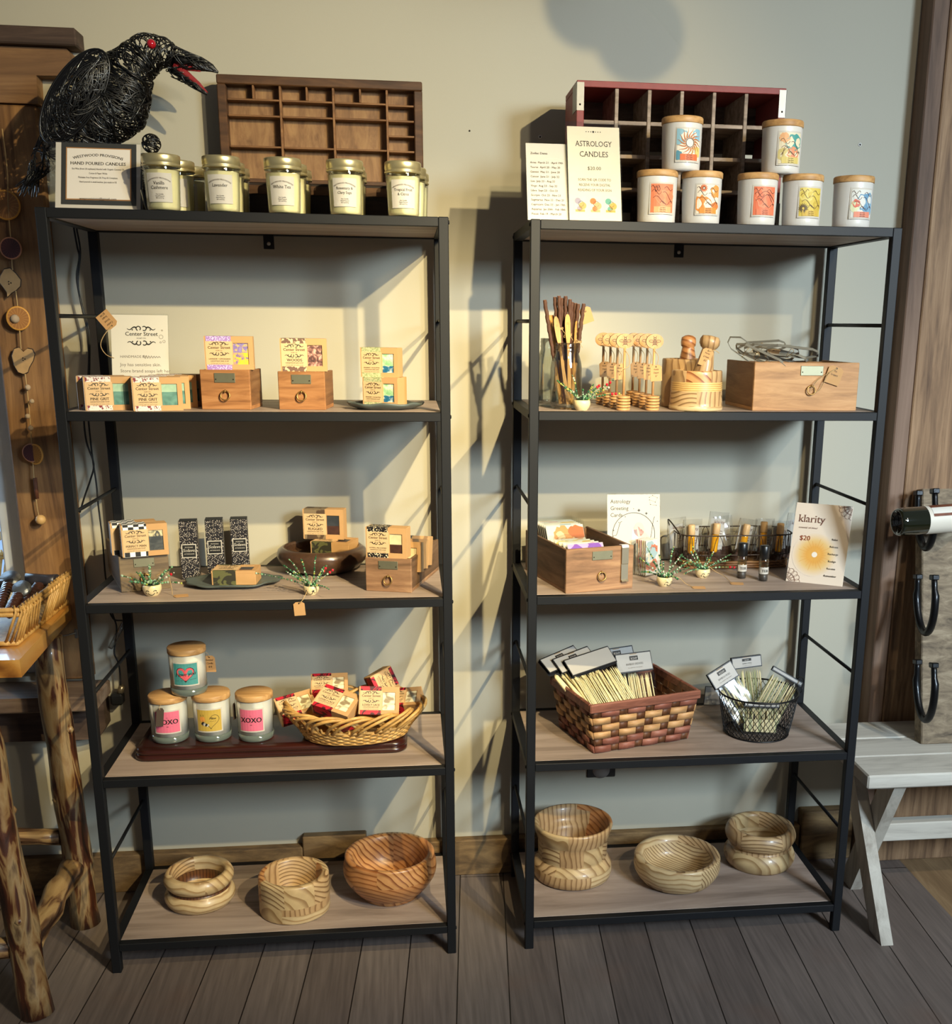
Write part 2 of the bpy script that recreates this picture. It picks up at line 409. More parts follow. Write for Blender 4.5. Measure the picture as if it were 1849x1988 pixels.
# floor: painted planks running away from the wall
def floor_mat():
    m, nt, b = _new('painted_floor_planks')
    tc = nt.nodes.new('ShaderNodeTexCoord'); mp = nt.nodes.new('ShaderNodeMapping'); mp.inputs['Rotation'].default_value = (0, 0, pi / 2 + 0.06)
    nt.links.new(tc.outputs['Object'], mp.inputs['Vector'])
    br = nt.nodes.new('ShaderNodeTexBrick'); br.inputs['Scale'].default_value = 1.0; br.inputs['Brick Width'].default_value = 1.9; br.inputs['Row Height'].default_value = 0.118
    br.inputs['Mortar Size'].default_value = 0.0016; br.inputs['Mortar Smooth'].default_value = 0.2
    br.inputs['Color1'].default_value = _col('#7b6f68'); br.inputs['Color2'].default_value = _col('#6a5e58'); br.inputs['Mortar'].default_value = _col('#1f1815')
    nt.links.new(mp.outputs[0], br.inputs['Vector'])
    mp2 = nt.nodes.new('ShaderNodeMapping'); mp2.inputs['Scale'].default_value = (40, 2.0, 40); mp2.inputs['Rotation'].default_value = (0, 0, 0.06)
    nt.links.new(tc.outputs['Object'], mp2.inputs['Vector'])
    n = nt.nodes.new('ShaderNodeTexNoise'); n.inputs['Scale'].default_value = 2.5; n.inputs['Detail'].default_value = 7
    nt.links.new(mp2.outputs[0], n.inputs['Vector'])
    n2 = nt.nodes.new('ShaderNodeTexNoise'); n2.inputs['Scale'].default_value = 5; n2.inputs['Detail'].default_value = 5
    nt.links.new(tc.outputs['Object'], n2.inputs['Vector'])
    mx = nt.nodes.new('ShaderNodeMix'); mx.data_type = 'RGBA'; mx.blend_type = 'MULTIPLY'; mx.inputs['Factor'].default_value = 0.7
    nt.links.new(br.outputs['Color'], mx.inputs['A']); nt.links.new(ramp(nt, n.outputs['Fac'], [(0.3, (0.55, 0.54, 0.53)), (0.7, (1.1, 1.08, 1.05))]), mx.inputs['B'])
    m2 = nt.nodes.new('ShaderNodeMix'); m2.data_type = 'RGBA'; m2.blend_type = 'MIX'
    nt.links.new(ramp(nt, n2.outputs['Fac'], [(0.58, (0, 0, 0)), (0.75, (0.35, 0.35, 0.35))]), m2.inputs['Factor'])
    nt.links.new(mx.outputs['Result'], m2.inputs['A']); m2.inputs['B'].default_value = _col('#6f5649')
    nt.links.new(m2.outputs['Result'], b.inputs['Base Color']); b.inputs['Roughness'].default_value = 0.5
    bp = nt.nodes.new('ShaderNodeBump'); bp.inputs['Strength'].default_value = 0.3; bp.inputs['Distance'].default_value = 0.002
    nt.links.new(n.outputs['Fac'], bp.inputs['Height']); nt.links.new(bp.outputs['Normal'], b.inputs['Normal'])
    return m
b = B(); b.box(-3.0, 1.375, -4.5, 0.2, -0.05, 0.0); struct(b.build('floor', floor_mat()))
b = B(); b.box(1.375, 3.0, -4.5, 0.2, -0.05, 0.0)
struct(b.build('floor_patch', wood('bare_floor_planks', '#5f4a33', '#8a6f50', '#a88c68', 'y', 4.0, 10.0, 0.6, bump=0.3)))
# wall with the opening of the window on the left
WX, WZ0, WZ1 = -0.945, 0.60, 1.93
b = B(); b.box(WX, 3.0, WALL_Y, 0.18, 0, 3.0); b.box(-3.0, WX, WALL_Y, 0.18, 0, WZ0); b.box(-3.0, WX, WALL_Y, 0.18, WZ1, 3.0)
b.box(-3.0, -1.95, WALL_Y, 0.18, WZ0, WZ1)
struct(b.build('wall_back', M_WALL))
# baseboard: boards of slightly different height
def bboard(name, x0, x1, y0, h):
    b = B(); b.box(x0, x1, y0, WALL_Y, 0.0, h, ch=0.003); return struct(b.build(name, M_BASE))
bboard('baseboard_left', -3.0, -0.305, 0.0, 0.107)
bboard('baseboard_back', -0.304, -0.135, -0.001, 0.137)
bboard('baseboard_middle', -0.134, 1.085, 0.0, 0.105)
bboard('baseboard_right', 1.086, 1.238, -0.012, 0.150)
# window on the left: white sash and pane in the opening, daylight sky beyond
M_WHITE = flat('white_window_paint', '#c8ccd0', 0.5, var=0.04, vscale=12)
b = B(); b.box(-1.95, WX, 0.06, 0.12, WZ0, WZ0 + 0.07, ch=0.004); b.box(-1.95, WX, 0.06, 0.12, WZ1 - 0.05, WZ1, ch=0.004)
b.box(WX - 0.055, WX, 0.055, 0.12, WZ0, WZ1, ch=0.004); b.box(-1.95, -1.89, 0.06, 0.12, WZ0, WZ1); b.box(-1.47, -1.43, 0.06, 0.11, WZ0, WZ1)
win = struct(b.build('window_1', M_WHITE))
b = B(); b.box(-1.9, WX - 0.05, 0.085, 0.089, WZ0 + 0.06, WZ1 - 0.04); b.build('pane', thin_glass('window_glass'), win)
b = B(); b.box(-6, 1.0, 2.5, 2.52, -1.0, 5.0)
struct(b.build('sky_outside', flat('daylight_sky', '#86a8d8', 1.0, emit=('#9cc0f0', 1.3))))
# rustic casing round that window
b = B(); b.box(-0.935, -0.800, -0.004, WALL_Y, 0.60, 1.928, ch=0.004); struct(b.build('trim_1', M_RUST))
b = B(); b.prism([(-1.9, 1.930), (-0.792, 1.930), (-0.790, 1.987), (-0.718, 1.989), (-0.714, 1.996), (-0.716, 2.036), (-0.722, 2.043), (-1.9, 2.043)], -0.012, WALL_Y, lambda u, v, w: (u, w, v))
struct(b.build('trim_2', M_RUSTX))
b = B(); b.box(-1.9, -0.694, -0.036, WALL_Y, 2.0445, 2.080, ch=0.003); struct(b.build('trim_3', M_CAP))
b = B(); b.box(-1.9, -0.768, -0.105, WALL_Y + 0.02, 0.548, 0.586, ch=0.004); struct(b.build('trim_4', wood('worn_sill', '#4a372a', '#75604f', '#93806e', 'x', 5.0, 8.0, 0.6, bump=0.3)))
b = B(); b.prism([(-1.9, 0.545), (-0.775, 0.545), (-0.775, 0.475), (-0.79, 0.452), (-0.82, 0.444), (-1.9, 0.444)], -0.02, WALL_Y, lambda u, v, w: (u, w, v)); struct(b.build('trim_5', M_CAP))
# reclaimed boards on the wall at the right
b = B(); b.box(1.240, 1.2815, -0.036, 0.029, 0, 3.0, ch=0.003); struct(b.build('trim_6', M_POSTD))
b = B(); b.box(1.2825, 1.62, -0.038, 0.029, 0, 3.0, ch=0.003); struct(b.build('trim_7', M_POST))

# ------------------------------------------------------------------ the two shelving units
def unit(label, x0, Z):
    t = T('shelving_unit', label, 'shelving', (x0, BY, 0))
    D = BY - FY; H = Z[0]
    for (ax, ay) in ((0, -D), (UW - UT, -D), (0, -UT), (UW - UT, -UT)):
        b = B(); b.box(ax, ax + UT, ay, ay + UT, 0, H, ch=0.0015); b.build('upright', M_BLACK, t)
    for z in Z:
        for (xa, xb, ya, yb) in ((UT, UW - UT, -D, -D + UT), (UT, UW - UT, -UT, 0), (0.0006, UT, -D + UT, -UT), (UW - UT, UW - 0.0006, -D + UT, -UT)):
            b = B(); b.box(xa, xb, ya, yb, z - RH, z - 0.0004, ch=0.001); b.build('rail', M_BLACK, t)
        b = B(); b.box(UT, UW - UT, -D + UT, -UT, z - RH + 0.003, z, ch=0.0006); b.build('shelf_board', M_BOARD, t)
        for s, xx in ((-1, -0.0025), (1, UW - 0.0)):
            for yy in (-D + 0.010, -0.011):
                b = B(); b.xf(Matrix()); b.lathe([(0, 0), (0.004, 0), (0.004, 0.0017), (0.0, 0.0025)], 8); b.xf(Tr(xx + (0.0025 if s < 0 else 0), yy, z - 0.010) @ Ry(s * pi / 2)); b.build('bolt', M_BLACK, t)
    for k in range(4):
        zz = (Z[k] + Z[k + 1]) / 2 - 0.008
        for xx in (UT / 2, UW - UT / 2):
            b = B(); b.tube([(xx, -D + UT * .6, zz), (xx, -UT * .6, zz)], 0.0042, 8); b.build('side_rod', M_BLACK, t)
    b = B(); b.box(UW / 2 - 0.012, UW / 2 + 0.012, -UT - 0.002, -UT, H - RH - 0.030, H - 0.002, ch=0.0008); br = b.build('anchor_tab', M_BLACK, t)
    b = B(); b.lathe([(0, 0), (0.0045, 0), (0.0045, 0.0012), (0.003, 0.002), (0, 0.002)], 10); b.xf(Tr(UW / 2, -UT - 0.002, H - RH - 0.018) @ Rx(pi / 2)); b.build('screw', flat('steel_screw', '#b9b6ae', 0.3, 0.9), br)
    return t
unit('left black metal rack holding soaps, jar candles and a wicker basket', LX, ZL)
unit('right black metal rack holding astrology candles, skewers and a tall jar of spreaders', RX, ZR)
# ------------------------------------------------------------------ shared pieces
INK = flat('black_print', '#16120f', 0.6); INKG = flat('grey_print', '#6f675e', 0.7); PAPER = flat('white_paper', '#bab4aa', 0.6)
KRAFT = flat('kraft_card', '#b98f5e', 0.75, var=0.06, vscale=60); KLAB = flat('kraft_label', '#cdab7e', 0.7, var=0.04, vscale=80)
TAGM = flat('manila_tag_card', '#b48a5a', 0.8, var=0.06, vscale=90); TWINE = flat('jute_twine', '#a98c60', 0.9)
ACRYL = thin_glass('clear_acrylic', (0.97, 0.98, 0.98), 0.025, 0.05, 0.25)
GLASS = thin_glass('clear_glass', (0.95, 0.97, 0.96), 0.05, 0.02, 0.45)
GLASS2 = thin_glass('thick_jar_glass', (0.93, 0.96, 0.95), 0.10, 0.02, 0.65)
FILM2 = thin_glass('crisp_cellophane', (0.95, 0.96, 0.97), 0.06, 0.08, 0.40)
FILM = thin_glass('cellophane', (0.96, 0.97, 0.97), 0.03, 0.10, 0.22)
def xat(px, y, z):
    lo, hi = -3.0, 3.0
    for _ in range(50):
        m = (lo + hi) / 2
        if pix((m, y, z))[0] < px: lo = m
        else: hi = m
    return (lo + hi) / 2
def span(p0, p1, z, pyt):
    """front bottom corners in the photograph -> middle, heading, width and height on the surface z"""
    a, c = onZ(*p0, z), onZ(*p1, z); m = (a + c) / 2; d = c - a
    return m, atan2(d.y, d.x), d.length, zat(m, pyt) - z
def frame3(BL, BR, TL):
    BL, BR, TL = Vector(BL), Vector(BR), Vector(TL); x = (BR - BL); w = x.length; x.normalize(); u = TL - BL; u = u - x * u.dot(x); h = u.length; u.normalize(); n = x.cross(u)
    Mx = Matrix((x, -n, u)).transposed().to_4x4(); Mx.translation = BL; return Mx, w, h     # local: x along, z up, -y towards the viewer
def curl(s, u, v, k, m=0):                          # the scroll ornament over and under the maker's name; k = half width
    for sx in (-1, 1):
        s.ring(u + sx * 0.20 * k, v, 0.15 * k, 0.07 * k, m, a0=-2.2 if sx > 0 else -0.9, a1=2.4 if sx > 0 else 4.6 - 0.2, n=12)
        s.stroke([(u + sx * t * k, v + 0.10 * k * sin((t - 0.3) * 9)) for t in (0.34, 0.42, 0.5, 0.58, 0.66, 0.74, 0.82, 0.9, 0.98)], lambda q: (0.11 - 0.07 * q) * k, m)
        s.disc(u + sx * 0.62 * k, v - 0.10 * k, 0.05 * k, m, n=8)
def maker(s, u, v, k):                              # ornament, name, ornament
    curl(s, u, v + 0.62 * k, k); s.text('Center Street', u, v + 0.10 * k, 0.40 * k, bold=0.02); s.text('SOAP CO.', u, v - 0.13 * k, 0.15 * k)
    i = s.mark(); curl(s, u, 0, k); s.v[i:] = [(p[0], v - 0.42 * k - p[1], p[2]) for p in s.v[i:]]
BANDS = {}
def bandmat(kind):
    if kind in BANDS: return BANDS[kind]
    pal = {'pine': ('#d8cfc6', '#7a2630'), 'lavender': ('#9b78b8', '#dccbe6'), 'woods': ('#6a4c3c', '#d8b98e'), 'mint': ('#b9b48a', '#8f9a6a'), 'check': ('#f0eee8', '#1c1c1c'),
           'camo': ('#5a5a35', '#2e2c20'), 'rugged': ('#4c3a2a', '#7c6a50'), 'paisley': ('#171314', '#d8c7a4'), 'rose': ('#b2142a', '#480812')}[kind]
    m, nt, b = _new('band_' + kind); tc = nt.nodes.new('ShaderNodeTexCoord')
    if kind == 'check':
        n = nt.nodes.new('ShaderNodeTexChecker'); n.inputs['Scale'].default_value = 90; n.inputs['Color1'].default_value = _col(pal[0]); n.inputs['Color2'].default_value = _col(pal[1])
        nt.links.new(tc.outputs['Object'], n.inputs['Vector']); nt.links.new(n.outputs['Color'], b.inputs['Base Color'])
    else:
        sc, th = {'camo': (38, .5), 'rugged': (45, .5), 'rose': (55, .52), 'woods': (120, .53), 'lavender': (420, .56), 'pine': (260, .55), 'mint': (300, .5), 'paisley': (190, .57)}[kind]
        n = nt.nodes.new('ShaderNodeTexNoise'); n.inputs['Scale'].default_value = sc; n.inputs['Detail'].default_value = 1.5; n.inputs['Distortion'].default_value = 1.2 if kind in ('paisley', 'rose', 'camo') else 0.2
        nt.links.new(tc.outputs['Object'], n.inputs['Vector'])
        nt.links.new(ramp(nt, n.outputs['Fac'], [(th - .03, pal[0]), (th, pal[0]), (th + .03, pal[1])]), b.inputs['Base Color'])
    b.inputs['Roughness'].default_value = 0.6; BANDS[kind] = m; return m
def soapmat(name, cols, scale=30.0, sharp=0.06):
    k = 'soap_' + name
    if k in MATS: return MATS[k]
    m, nt, b = _new(k); tc = nt.nodes.new('ShaderNodeTexCoord'); n = nt.nodes.new('ShaderNodeTexNoise')
    n.inputs['Scale'].default_value = scale; n.inputs['Detail'].default_value = 2; n.inputs['Distortion'].default_value = 2.0
    nt.links.new(tc.outputs['Object'], n.inputs['Vector'])
    st = [(0.35 + 0.3 * i / max(1, len(cols) - 1), c) for i, c in enumerate(cols)]
    nt.links.new(ramp(nt, n.outputs['Fac'], st), b.inputs['Base Color']); b.inputs['Roughness'].default_value = 0.45
    MATS[k] = m; return m
SOAPS = {   # name lines, band, bar colours from the bottom up (share, material)
    'pine': (['PINE GRIT'], 'pine', [(0.62, soapmat('pine', ['#3f6a5e', '#4f7d70', '#5d8b7c'])), (0.38, soapmat('pinetop', ['#8fae92', '#a4bfa2']))]),
    'lavender': (['LAVENDER + LEMONGRASS'], 'lavender', [(0.55, soapmat('lav', ['#6d5a9c', '#e0b72a', '#e8c43a'], 60)), (0.45, soapmat('lav2', ['#e0bd4a', '#7a68a0', '#8f80b4'], 70))]),
    'woods': (['WOODS'], 'woods', [(1.0, soapmat('woods', ['#3c2420', '#7d4f45', '#caa08c'], 70))]),
    'mint': (['SPEARMINT + EUCALYPTUS'], 'mint', [(0.35, soapmat('mint', ['#1f5a7c', '#2c6a8c', '#d8d8c4'], 60)), (0.65, soapmat('mint2', ['#7fb27c', '#a6c79a', '#e0e0c8'], 60))]),
    'man': (['PERFECT MAN'], 'check', [(0.68, soapmat('man', ['#34383a', '#4a4d4c', '#3a3d3e'], 40)), (0.32, soapmat('man2', ['#cfc49c', '#b8ad88', '#3c3f40'], 60))]),
    'camo': (['RUGGED'], 'camo', [(0.45, soapmat('rug', ['#3d2620', '#4a2f26'])), (0.55, soapmat('rug2', ['#2e3236', '#3a3e42']))]),
    'rugged': (['RUGGED'], 'rugged', [(0.45, MATS['soap_rug']), (0.55, MATS['soap_rug2'])]),
    'oat': (['OATMEAL, MILK & HONEY'], 'paisley', [(0.45, soapmat('oat', ['#3a231b', '#4a2e22'])), (0.55, soapmat('oat2', ['#d0bc8e', '#dccba0']))]),
    'lace': (['LOVELY LACE'], 'rose', [(1.0, soapmat('lace', ['#8c7a5c', '#dcd0a8', '#e4dab6', '#e4dab6'], 40))]),
}
def soap(label, kind, w, h, d, loc, rz=0.0, lie=None, group=None, cat='soap box', full=True):
    """boxed soap; local: base centre at the origin, window and label on the -y side. lie: 'front' = lying on its back, else an euler"""
    t = T('soap_box', label, cat, loc, rz, group)
    names, band, bar = SOAPS[kind]
    X0 = Matrix() if lie is None else Tr(0, h / 2, d / 2) @ Rx(-pi / 2)          # lying on its back: the front looks up, its foot towards -y
    ua, ub, va, vb = w * 0.585, w * 0.90, h * 0.16, h * 0.80; y = -d / 2
    b = B(); b.box(-w / 2, w / 2, y + 0.005, d / 2, 0, h, ch=0.0008)
    for (x0, x1, z0, z1) in ((0, ua, 0, h), (ub, w, 0, h), (ua, ub, 0, va), (ua, ub, vb, h)):
        b.box(-w / 2 + x0, -w / 2 + x1, y, y + 0.0052, z0, z1)
    b.xf(X0).build('carton', KRAFT, t)
    b = B(); q = 0.0
    for s_, mt in bar:
        b.box(-w / 2 + ua, -w / 2 + ub, y + 0.0022, y + 0.0049, va + (vb - va) * q, va + (vb - va) * min(1, q + s_) - 1e-5, m=bar.index((s_, mt))); q += s_
    b.xf(X0).build('soap_bar', [mt for _, mt in bar], t)
    lb = w * 0.55; bt = h * 0.15
    b = B(); g = 0.0003
    b.box(-w / 2 + w * 0.035, -w / 2 + lb, y - g, y, h - bt, h + g, m=1); b.box(-w / 2 + w * 0.035, -w / 2 + lb, y - g, d / 2 + g, h, h + g, m=1)     # the band over the top
    b.box(-w / 2 + w * 0.035, -w / 2 + lb, y - g, y, 0, bt, m=1)
    b.box(-w / 2 + w * 0.035, -w / 2 + lb, y - g, d / 2 + g, -g, 0, m=1)
    b.box(-w / 2 + w * 0.02, -w / 2 + w * 0.575, y - 2 * g, y - g, bt, h - bt, m=0)
    b.box(-w / 2 - g, -w / 2, y, d / 2, h * 0.02, h * 0.98, m=2)
    b.xf(X0).build('label', [KLAB, bandmat(band), PAPER if kind in ('pine', 'man') else KLAB], t)
    if full:
        s = Ink(); u = -w / 2 + w * 0.30; maker(s, u, h * 0.595, w * 0.205)
        n = names[0]; ts = min(h * 0.12, w * 0.52 / (len(n) * 0.68))
        s.text(n, u, h * 0.305, ts, bold=0.03); s.text('HANDMADE BAR SOAP', u, h * 0.24, h * 0.052); s.text('TOTAL NET WT 4OZ (113G)', u, h * 0.175, h * 0.042, m=1)
        s.lay(lambda a, c, k: (a, y - 3 * g - k, c)); s.xf(X0)
        i = s.mark()
        for k in range(5): s.rect(-d * 0.36, h * (0.78 - 0.09 * k), d * (0.1 + 0.26 * ((k * 7) % 3) / 2), h * (0.81 - 0.09 * k), m=1)
        s.v[i:] = [tuple(X0 @ Vector((-w / 2 - 2 * g, -a, c))) for a, c, k in s.v[i:]]
        s.build('lettering', [INK, INKG], t)
    return t
def xy(o, dx, dy):                                  # local offset -> world, for things standing in file behind one another
    a = o.rotation_euler.z; return (o.location.x + dx * cos(a) - dy * sin(a), o.location.y + dx * sin(a) + dy * cos(a), o.location.z)
BRASS = flat('aged_brass', '#9c7c4a', 0.4, 0.85); PLATE = flat('zinc_plate', '#8d8a72', 0.45, 0.75, var=0.1, vscale=60); NAIL = flat('dark_nail', '#2a2018', 0.5, 0.6)
DW = {}
def drawer(label, w, h, d, loc, rz, tone='warm', th=0.009, group=None, ring=(0.0, 0.36), plate=(0.0, 0.80), pw=0.42):
    """old index drawer, open on top; base centre at the origin, the pull on the -y side"""
    if tone not in DW:
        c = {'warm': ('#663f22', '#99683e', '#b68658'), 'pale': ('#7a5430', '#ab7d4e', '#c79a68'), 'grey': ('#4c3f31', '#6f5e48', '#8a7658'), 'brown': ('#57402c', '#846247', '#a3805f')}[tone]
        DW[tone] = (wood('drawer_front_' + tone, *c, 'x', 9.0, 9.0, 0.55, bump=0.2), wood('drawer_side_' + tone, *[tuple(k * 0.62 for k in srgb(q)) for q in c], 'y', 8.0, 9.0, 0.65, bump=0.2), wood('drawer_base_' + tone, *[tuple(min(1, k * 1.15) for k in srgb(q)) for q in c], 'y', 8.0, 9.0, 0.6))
    fm, sm, bm = DW[tone]
    t = T('index_drawer', label, 'drawer', loc, rz, group)
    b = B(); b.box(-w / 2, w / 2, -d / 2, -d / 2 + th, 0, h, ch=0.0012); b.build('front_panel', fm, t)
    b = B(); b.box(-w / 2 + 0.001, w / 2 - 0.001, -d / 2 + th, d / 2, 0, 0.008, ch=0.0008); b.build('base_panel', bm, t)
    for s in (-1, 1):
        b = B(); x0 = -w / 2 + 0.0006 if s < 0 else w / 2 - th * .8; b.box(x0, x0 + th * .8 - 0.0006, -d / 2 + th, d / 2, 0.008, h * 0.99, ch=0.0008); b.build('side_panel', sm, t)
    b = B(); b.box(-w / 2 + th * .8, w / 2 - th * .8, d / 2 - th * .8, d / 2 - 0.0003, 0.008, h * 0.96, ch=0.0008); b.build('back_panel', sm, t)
    y = -d / 2; pw_ = w * pw; ph = h * 0.24 if pw > 0.3 else h * 0.2; px_, pz = plate[0] * w, plate[1] * h
    b = B(); b.box(px_ - pw_ / 2, px_ + pw_ / 2, y - 0.0016, y, pz - ph / 2, pz + ph / 2, ch=0.0006)
    for sx in (-1, 1): b.ball((px_ + sx * pw_ * 0.42, y - 0.0018, pz - ph * 0.15), 0.0014, 8, 1)
    b.build('name_plate', [PLATE, NAIL], t)
    r = min(0.0095, h * 0.13); rx, rzz = ring[0] * w, ring[1] * h
    b = B(); b.tube([(rx + r * cos(a), y - 0.0035 - 0.002 * (1 + sin(-a)) , rzz + r * sin(a)) for a in [k / 20 * 2 * pi for k in range(20)]], r * 0.16, 6, closed=True)
    b.tube([(rx, y + 0.001, rzz + r * 1.1), (rx, y - 0.005, rzz + r * 1.1), (rx, y - 0.006, rzz + r * 0.7)], r * 0.2, 6); b.build('ring_pull', BRASS, t)
    return t
def twine(pts, parent, r=0.0009, n=5, name='string'):
    b = B(); P = [Vector(p) for p in pts]; Q = []
    for i in range(len(P) - 1):
        p0, p1, p2, p3 = P[max(0, i - 1)], P[i], P[i + 1], P[min(len(P) - 1, i + 2)]
        for k in range(6):
            s = k / 6; Q.append(0.5 * ((2 * p1) + (p2 - p0) * s + (2 * p0 - 5 * p1 + 4 * p2 - p3) * s * s + (3 * p1 - p0 - 3 * p2 + p3) * s ** 3))
    Q.append(P[-1]); b.tube(Q, r, n); return b.build(name, TWINE, parent)
def tagshape(w, h):                                  # price tag outline: clipped top corners; hole end at the top, origin at the hole
    return [(-w / 2, -h * 0.86), (w / 2, -h * 0.86), (w / 2, -h * 0.02), (w * 0.40, h * 0.03), (w * 0.28, h * 0.10), (-w * 0.28, h * 0.10), (-w * 0.40, h * 0.03), (-w / 2, -h * 0.02)]
def price_tag(parent, at, w, h, rot=(0, 0, 0), lines=(), name='price_tag', ts=0.16, mat=None):
    """card tag as a part of the thing it is tied to (front face -y); origin at its hole"""
    b = B(); b.prism(tagshape(w, h), 0, 0.0007, lambda u, v, k: (u, k, v))
    o = b.build(name, mat or TAGM, parent, at, rot)
    s = Ink(); s.disc(0, 0, w * 0.06)
    for k, l in enumerate(lines): s.text(l, 0, -h * (0.2 + 0.2 * k), h * ts, shear=0.1, xs=0.8)
    s.lay(lambda u, v, k: (u, -0.0004, v)); s.build('lettering', INK, o)
    return o

# ------------------------------------------------------------------ left rack, top: jar candles
ZT = ZL[0]
GOLD = flat('gold_lid', '#d0c294', 0.33, 0.8); WAX = flat('cream_wax', '#ddd3a4', 0.5, coat=0.8, spec=0.6)
JR, JH = 0.0372, 0.1062
JK = JH / 0.1215
def jar(label, loc, lines, rz=0.0, full=True, group='jar candles on top of the left rack'):
    t = T('jar_candle', label, 'candle', loc, rz, group)
    b = B(); b.lathe([(r_, z_ * JK) for r_, z_ in ((0, 0.0035), (JR * 0.80, 0.0035), (JR * 0.835, 0.010), (JR * 0.875, 0.05), (JR * 0.90, 0.088), (0, 0.088))], 36); b.build('wax', WAX, t)
    b = B(); b.lathe([(r_, z_ * JK) for r_, z_ in ((0, 0.0), (JR * 0.79, 0.0), (JR * 0.86, 0.006), (JR * 0.89, 0.04), (JR * 0.945, 0.088), (JR * 0.955, 0.096), (JR * 0.93, 0.101))], 36); b.build('jar', GLASS, t)
    b = B(); r = JR
    b.lathe([(r * 0.93, 0.096 * JK), (r * 1.0, 0.0965 * JK), (r * 1.005, 0.099 * JK), (r * 0.975, 0.101 * JK), (r * 0.975, 0.104 * JK), (r * 1.0, 0.1055 * JK), (r * 1.0, 0.1175 * JK), (r * 0.985, JH - 0.001), (r * 0.95, JH), (0, JH - 0.0008)], 48); b.build('lid', GOLD, t)
    R = JR * 0.925; lw, lh, z0 = 0.050, 0.054, 0.016
    def cone(u, v, k): rr = R - 0.001 + 0.0025 * (v - z0) / lh + k; return (rr * sin(u / R), -rr * cos(u / R), v)
    b = B(); b.grid(10, 2, lambda a, c: cone((a - 0.5) * lw, z0 + c * lh, 0), sm=True); b.build('paper_label', PAPER, t)
    if full:
        s = Ink(); s.text('WESTWOOD PROVISIONS', 0, z0 + lh * 0.80, 0.0038, m=1, arc=0.04, bold=0.02)
        for k, l in enumerate(lines): s.text(l, 0, z0 + lh * (0.58 if len(lines) == 1 else 0.60) - k * 0.0084, 0.0086 if len(lines[0]) < 10 else 0.0072, serif=True, xs=0.92)
        for k, l in enumerate(('Soy Candle', 'Hand Poured', '8.0 oz/227g')): s.text(l, 0, z0 + lh * (0.25 - 0.065 * k), 0.0032)
        s.lay(lambda u, v, k: cone(u, v, 0.0005)); s.build('lettering', [INK, INKG], t)
    return t
for pxc, lines, nm, dx2 in ((315, ['Vanilla', 'Cashmere'], 'vanilla cashmere', 0.012), (431.5, ['Lavender'], 'lavender', -0.003), (550.5, ['White Tea'], 'white tea', 0.004),
                            (670.5, ['Rosemary &', 'Clary Sage'], 'rosemary and clary sage', 0.001), (783, ['Tropical Fruit', '& Citrus'], 'tropical fruit and citrus', 0.012)):
    x = xat(pxc, -0.335, ZT + 0.06)
    j = jar(f'gold lidded cream jar candle in the front row labelled {nm}', (x, -0.335, ZT), lines)
    ex = {'vanilla cashmere': 'beside the framed candle notice'}.get(nm, '')
    dup(j, (x + dx2, -0.248, ZT), 0.05, f'cream jar candle in the middle row directly behind the {nm} one', skip=('lettering',))
    dup(j, (x + dx2 * 1.6, -0.160, ZT), -0.05, f'rearmost cream jar candle, third in line behind the {nm} one', skip=('lettering',))

# framed candle notice in an acrylic stand
y0 = -0.300
BL = Vector((xat(107, y0, ZT + 0.006), y0, ZT + 0.002)); BR = Vector((xat(277, y0 - 0.0, ZT), y0, ZT + 0.002)); TL = onY(96, 272, y0 + 0.05)
Mx, w, h = frame3(BL, BR, TL); t = T('sign_holder', 'clear acrylic stand holding the hand poured candles notice beside the black raven', 'sign', group=None); t.matrix_world = Mx
b = B(); b.box(-0.010, w, 0.0010, 0.0030, 0, h, ch=0.0004); b.box(-0.0105, -0.0085, -0.004, 0.05, 0, h); b.box(-0.0105, w, 0.003, 0.055, -0.0005, 0.0018); b.build('acrylic_stand', ACRYL, t)
b = B(); b.box(0, w - 0.004, -0.0006, 0.0008, 0.003, h - 0.004); b.build('notice', PAPER, t)
s = Ink(); bw = 0.0065
for (u0, v0, u1, v1, m, k) in ((0.011, 0.012, w - 0.012, h - 0.004, 0, 0.0), (0.020, 0.022, w - 0.022, h - 0.014, 1, 0.0002), (0.0222, 0.0242, w - 0.0242, h - 0.0162, 2, 0.0004)): s.rect(u0, v0, u1, v1, m, k)
i = s.mark(); uc = w / 2 - 0.002
s.text('WESTWOOD PROVISIONS', uc, h * 0.78, 0.0082, 3, arc=0.16, bold=0.03); s.text('HAND POURED CANDLES', uc, h * 0.655, 0.0092, 3, serif=True, bold=0.03)
for k, l in enumerate(('Soy Wax (from US soybeans) blended with Organic Coconut Oil', 'Cotton & Paper Wicks', 'Phthalate Free Fragrance Oil. Prop 65 Compliant.', 'Hand poured in small batches. Jars made in US')): s.text(l, uc, h * (0.585 - 0.062 * k), 0.0052, 3, xs=0.74, bold=0.03)
s.text('wwprovisions@gmail.com', uc, h * 0.155, 0.0068, 3, bold=0.03)
s.v = [(a, c, k if n < i else 0.0007) for n, (a, c, k) in enumerate(s.v)]
s.lay(lambda u, v, k: (u, -0.0010 - k, v)); s.build('lettering', [flat('charcoal_border', '#2b2c2c', 0.6), flat('copper_line', '#a8794a', 0.5, 0.3), flat('notice_paper', '#d6cfc6', 0.6), INK], t)

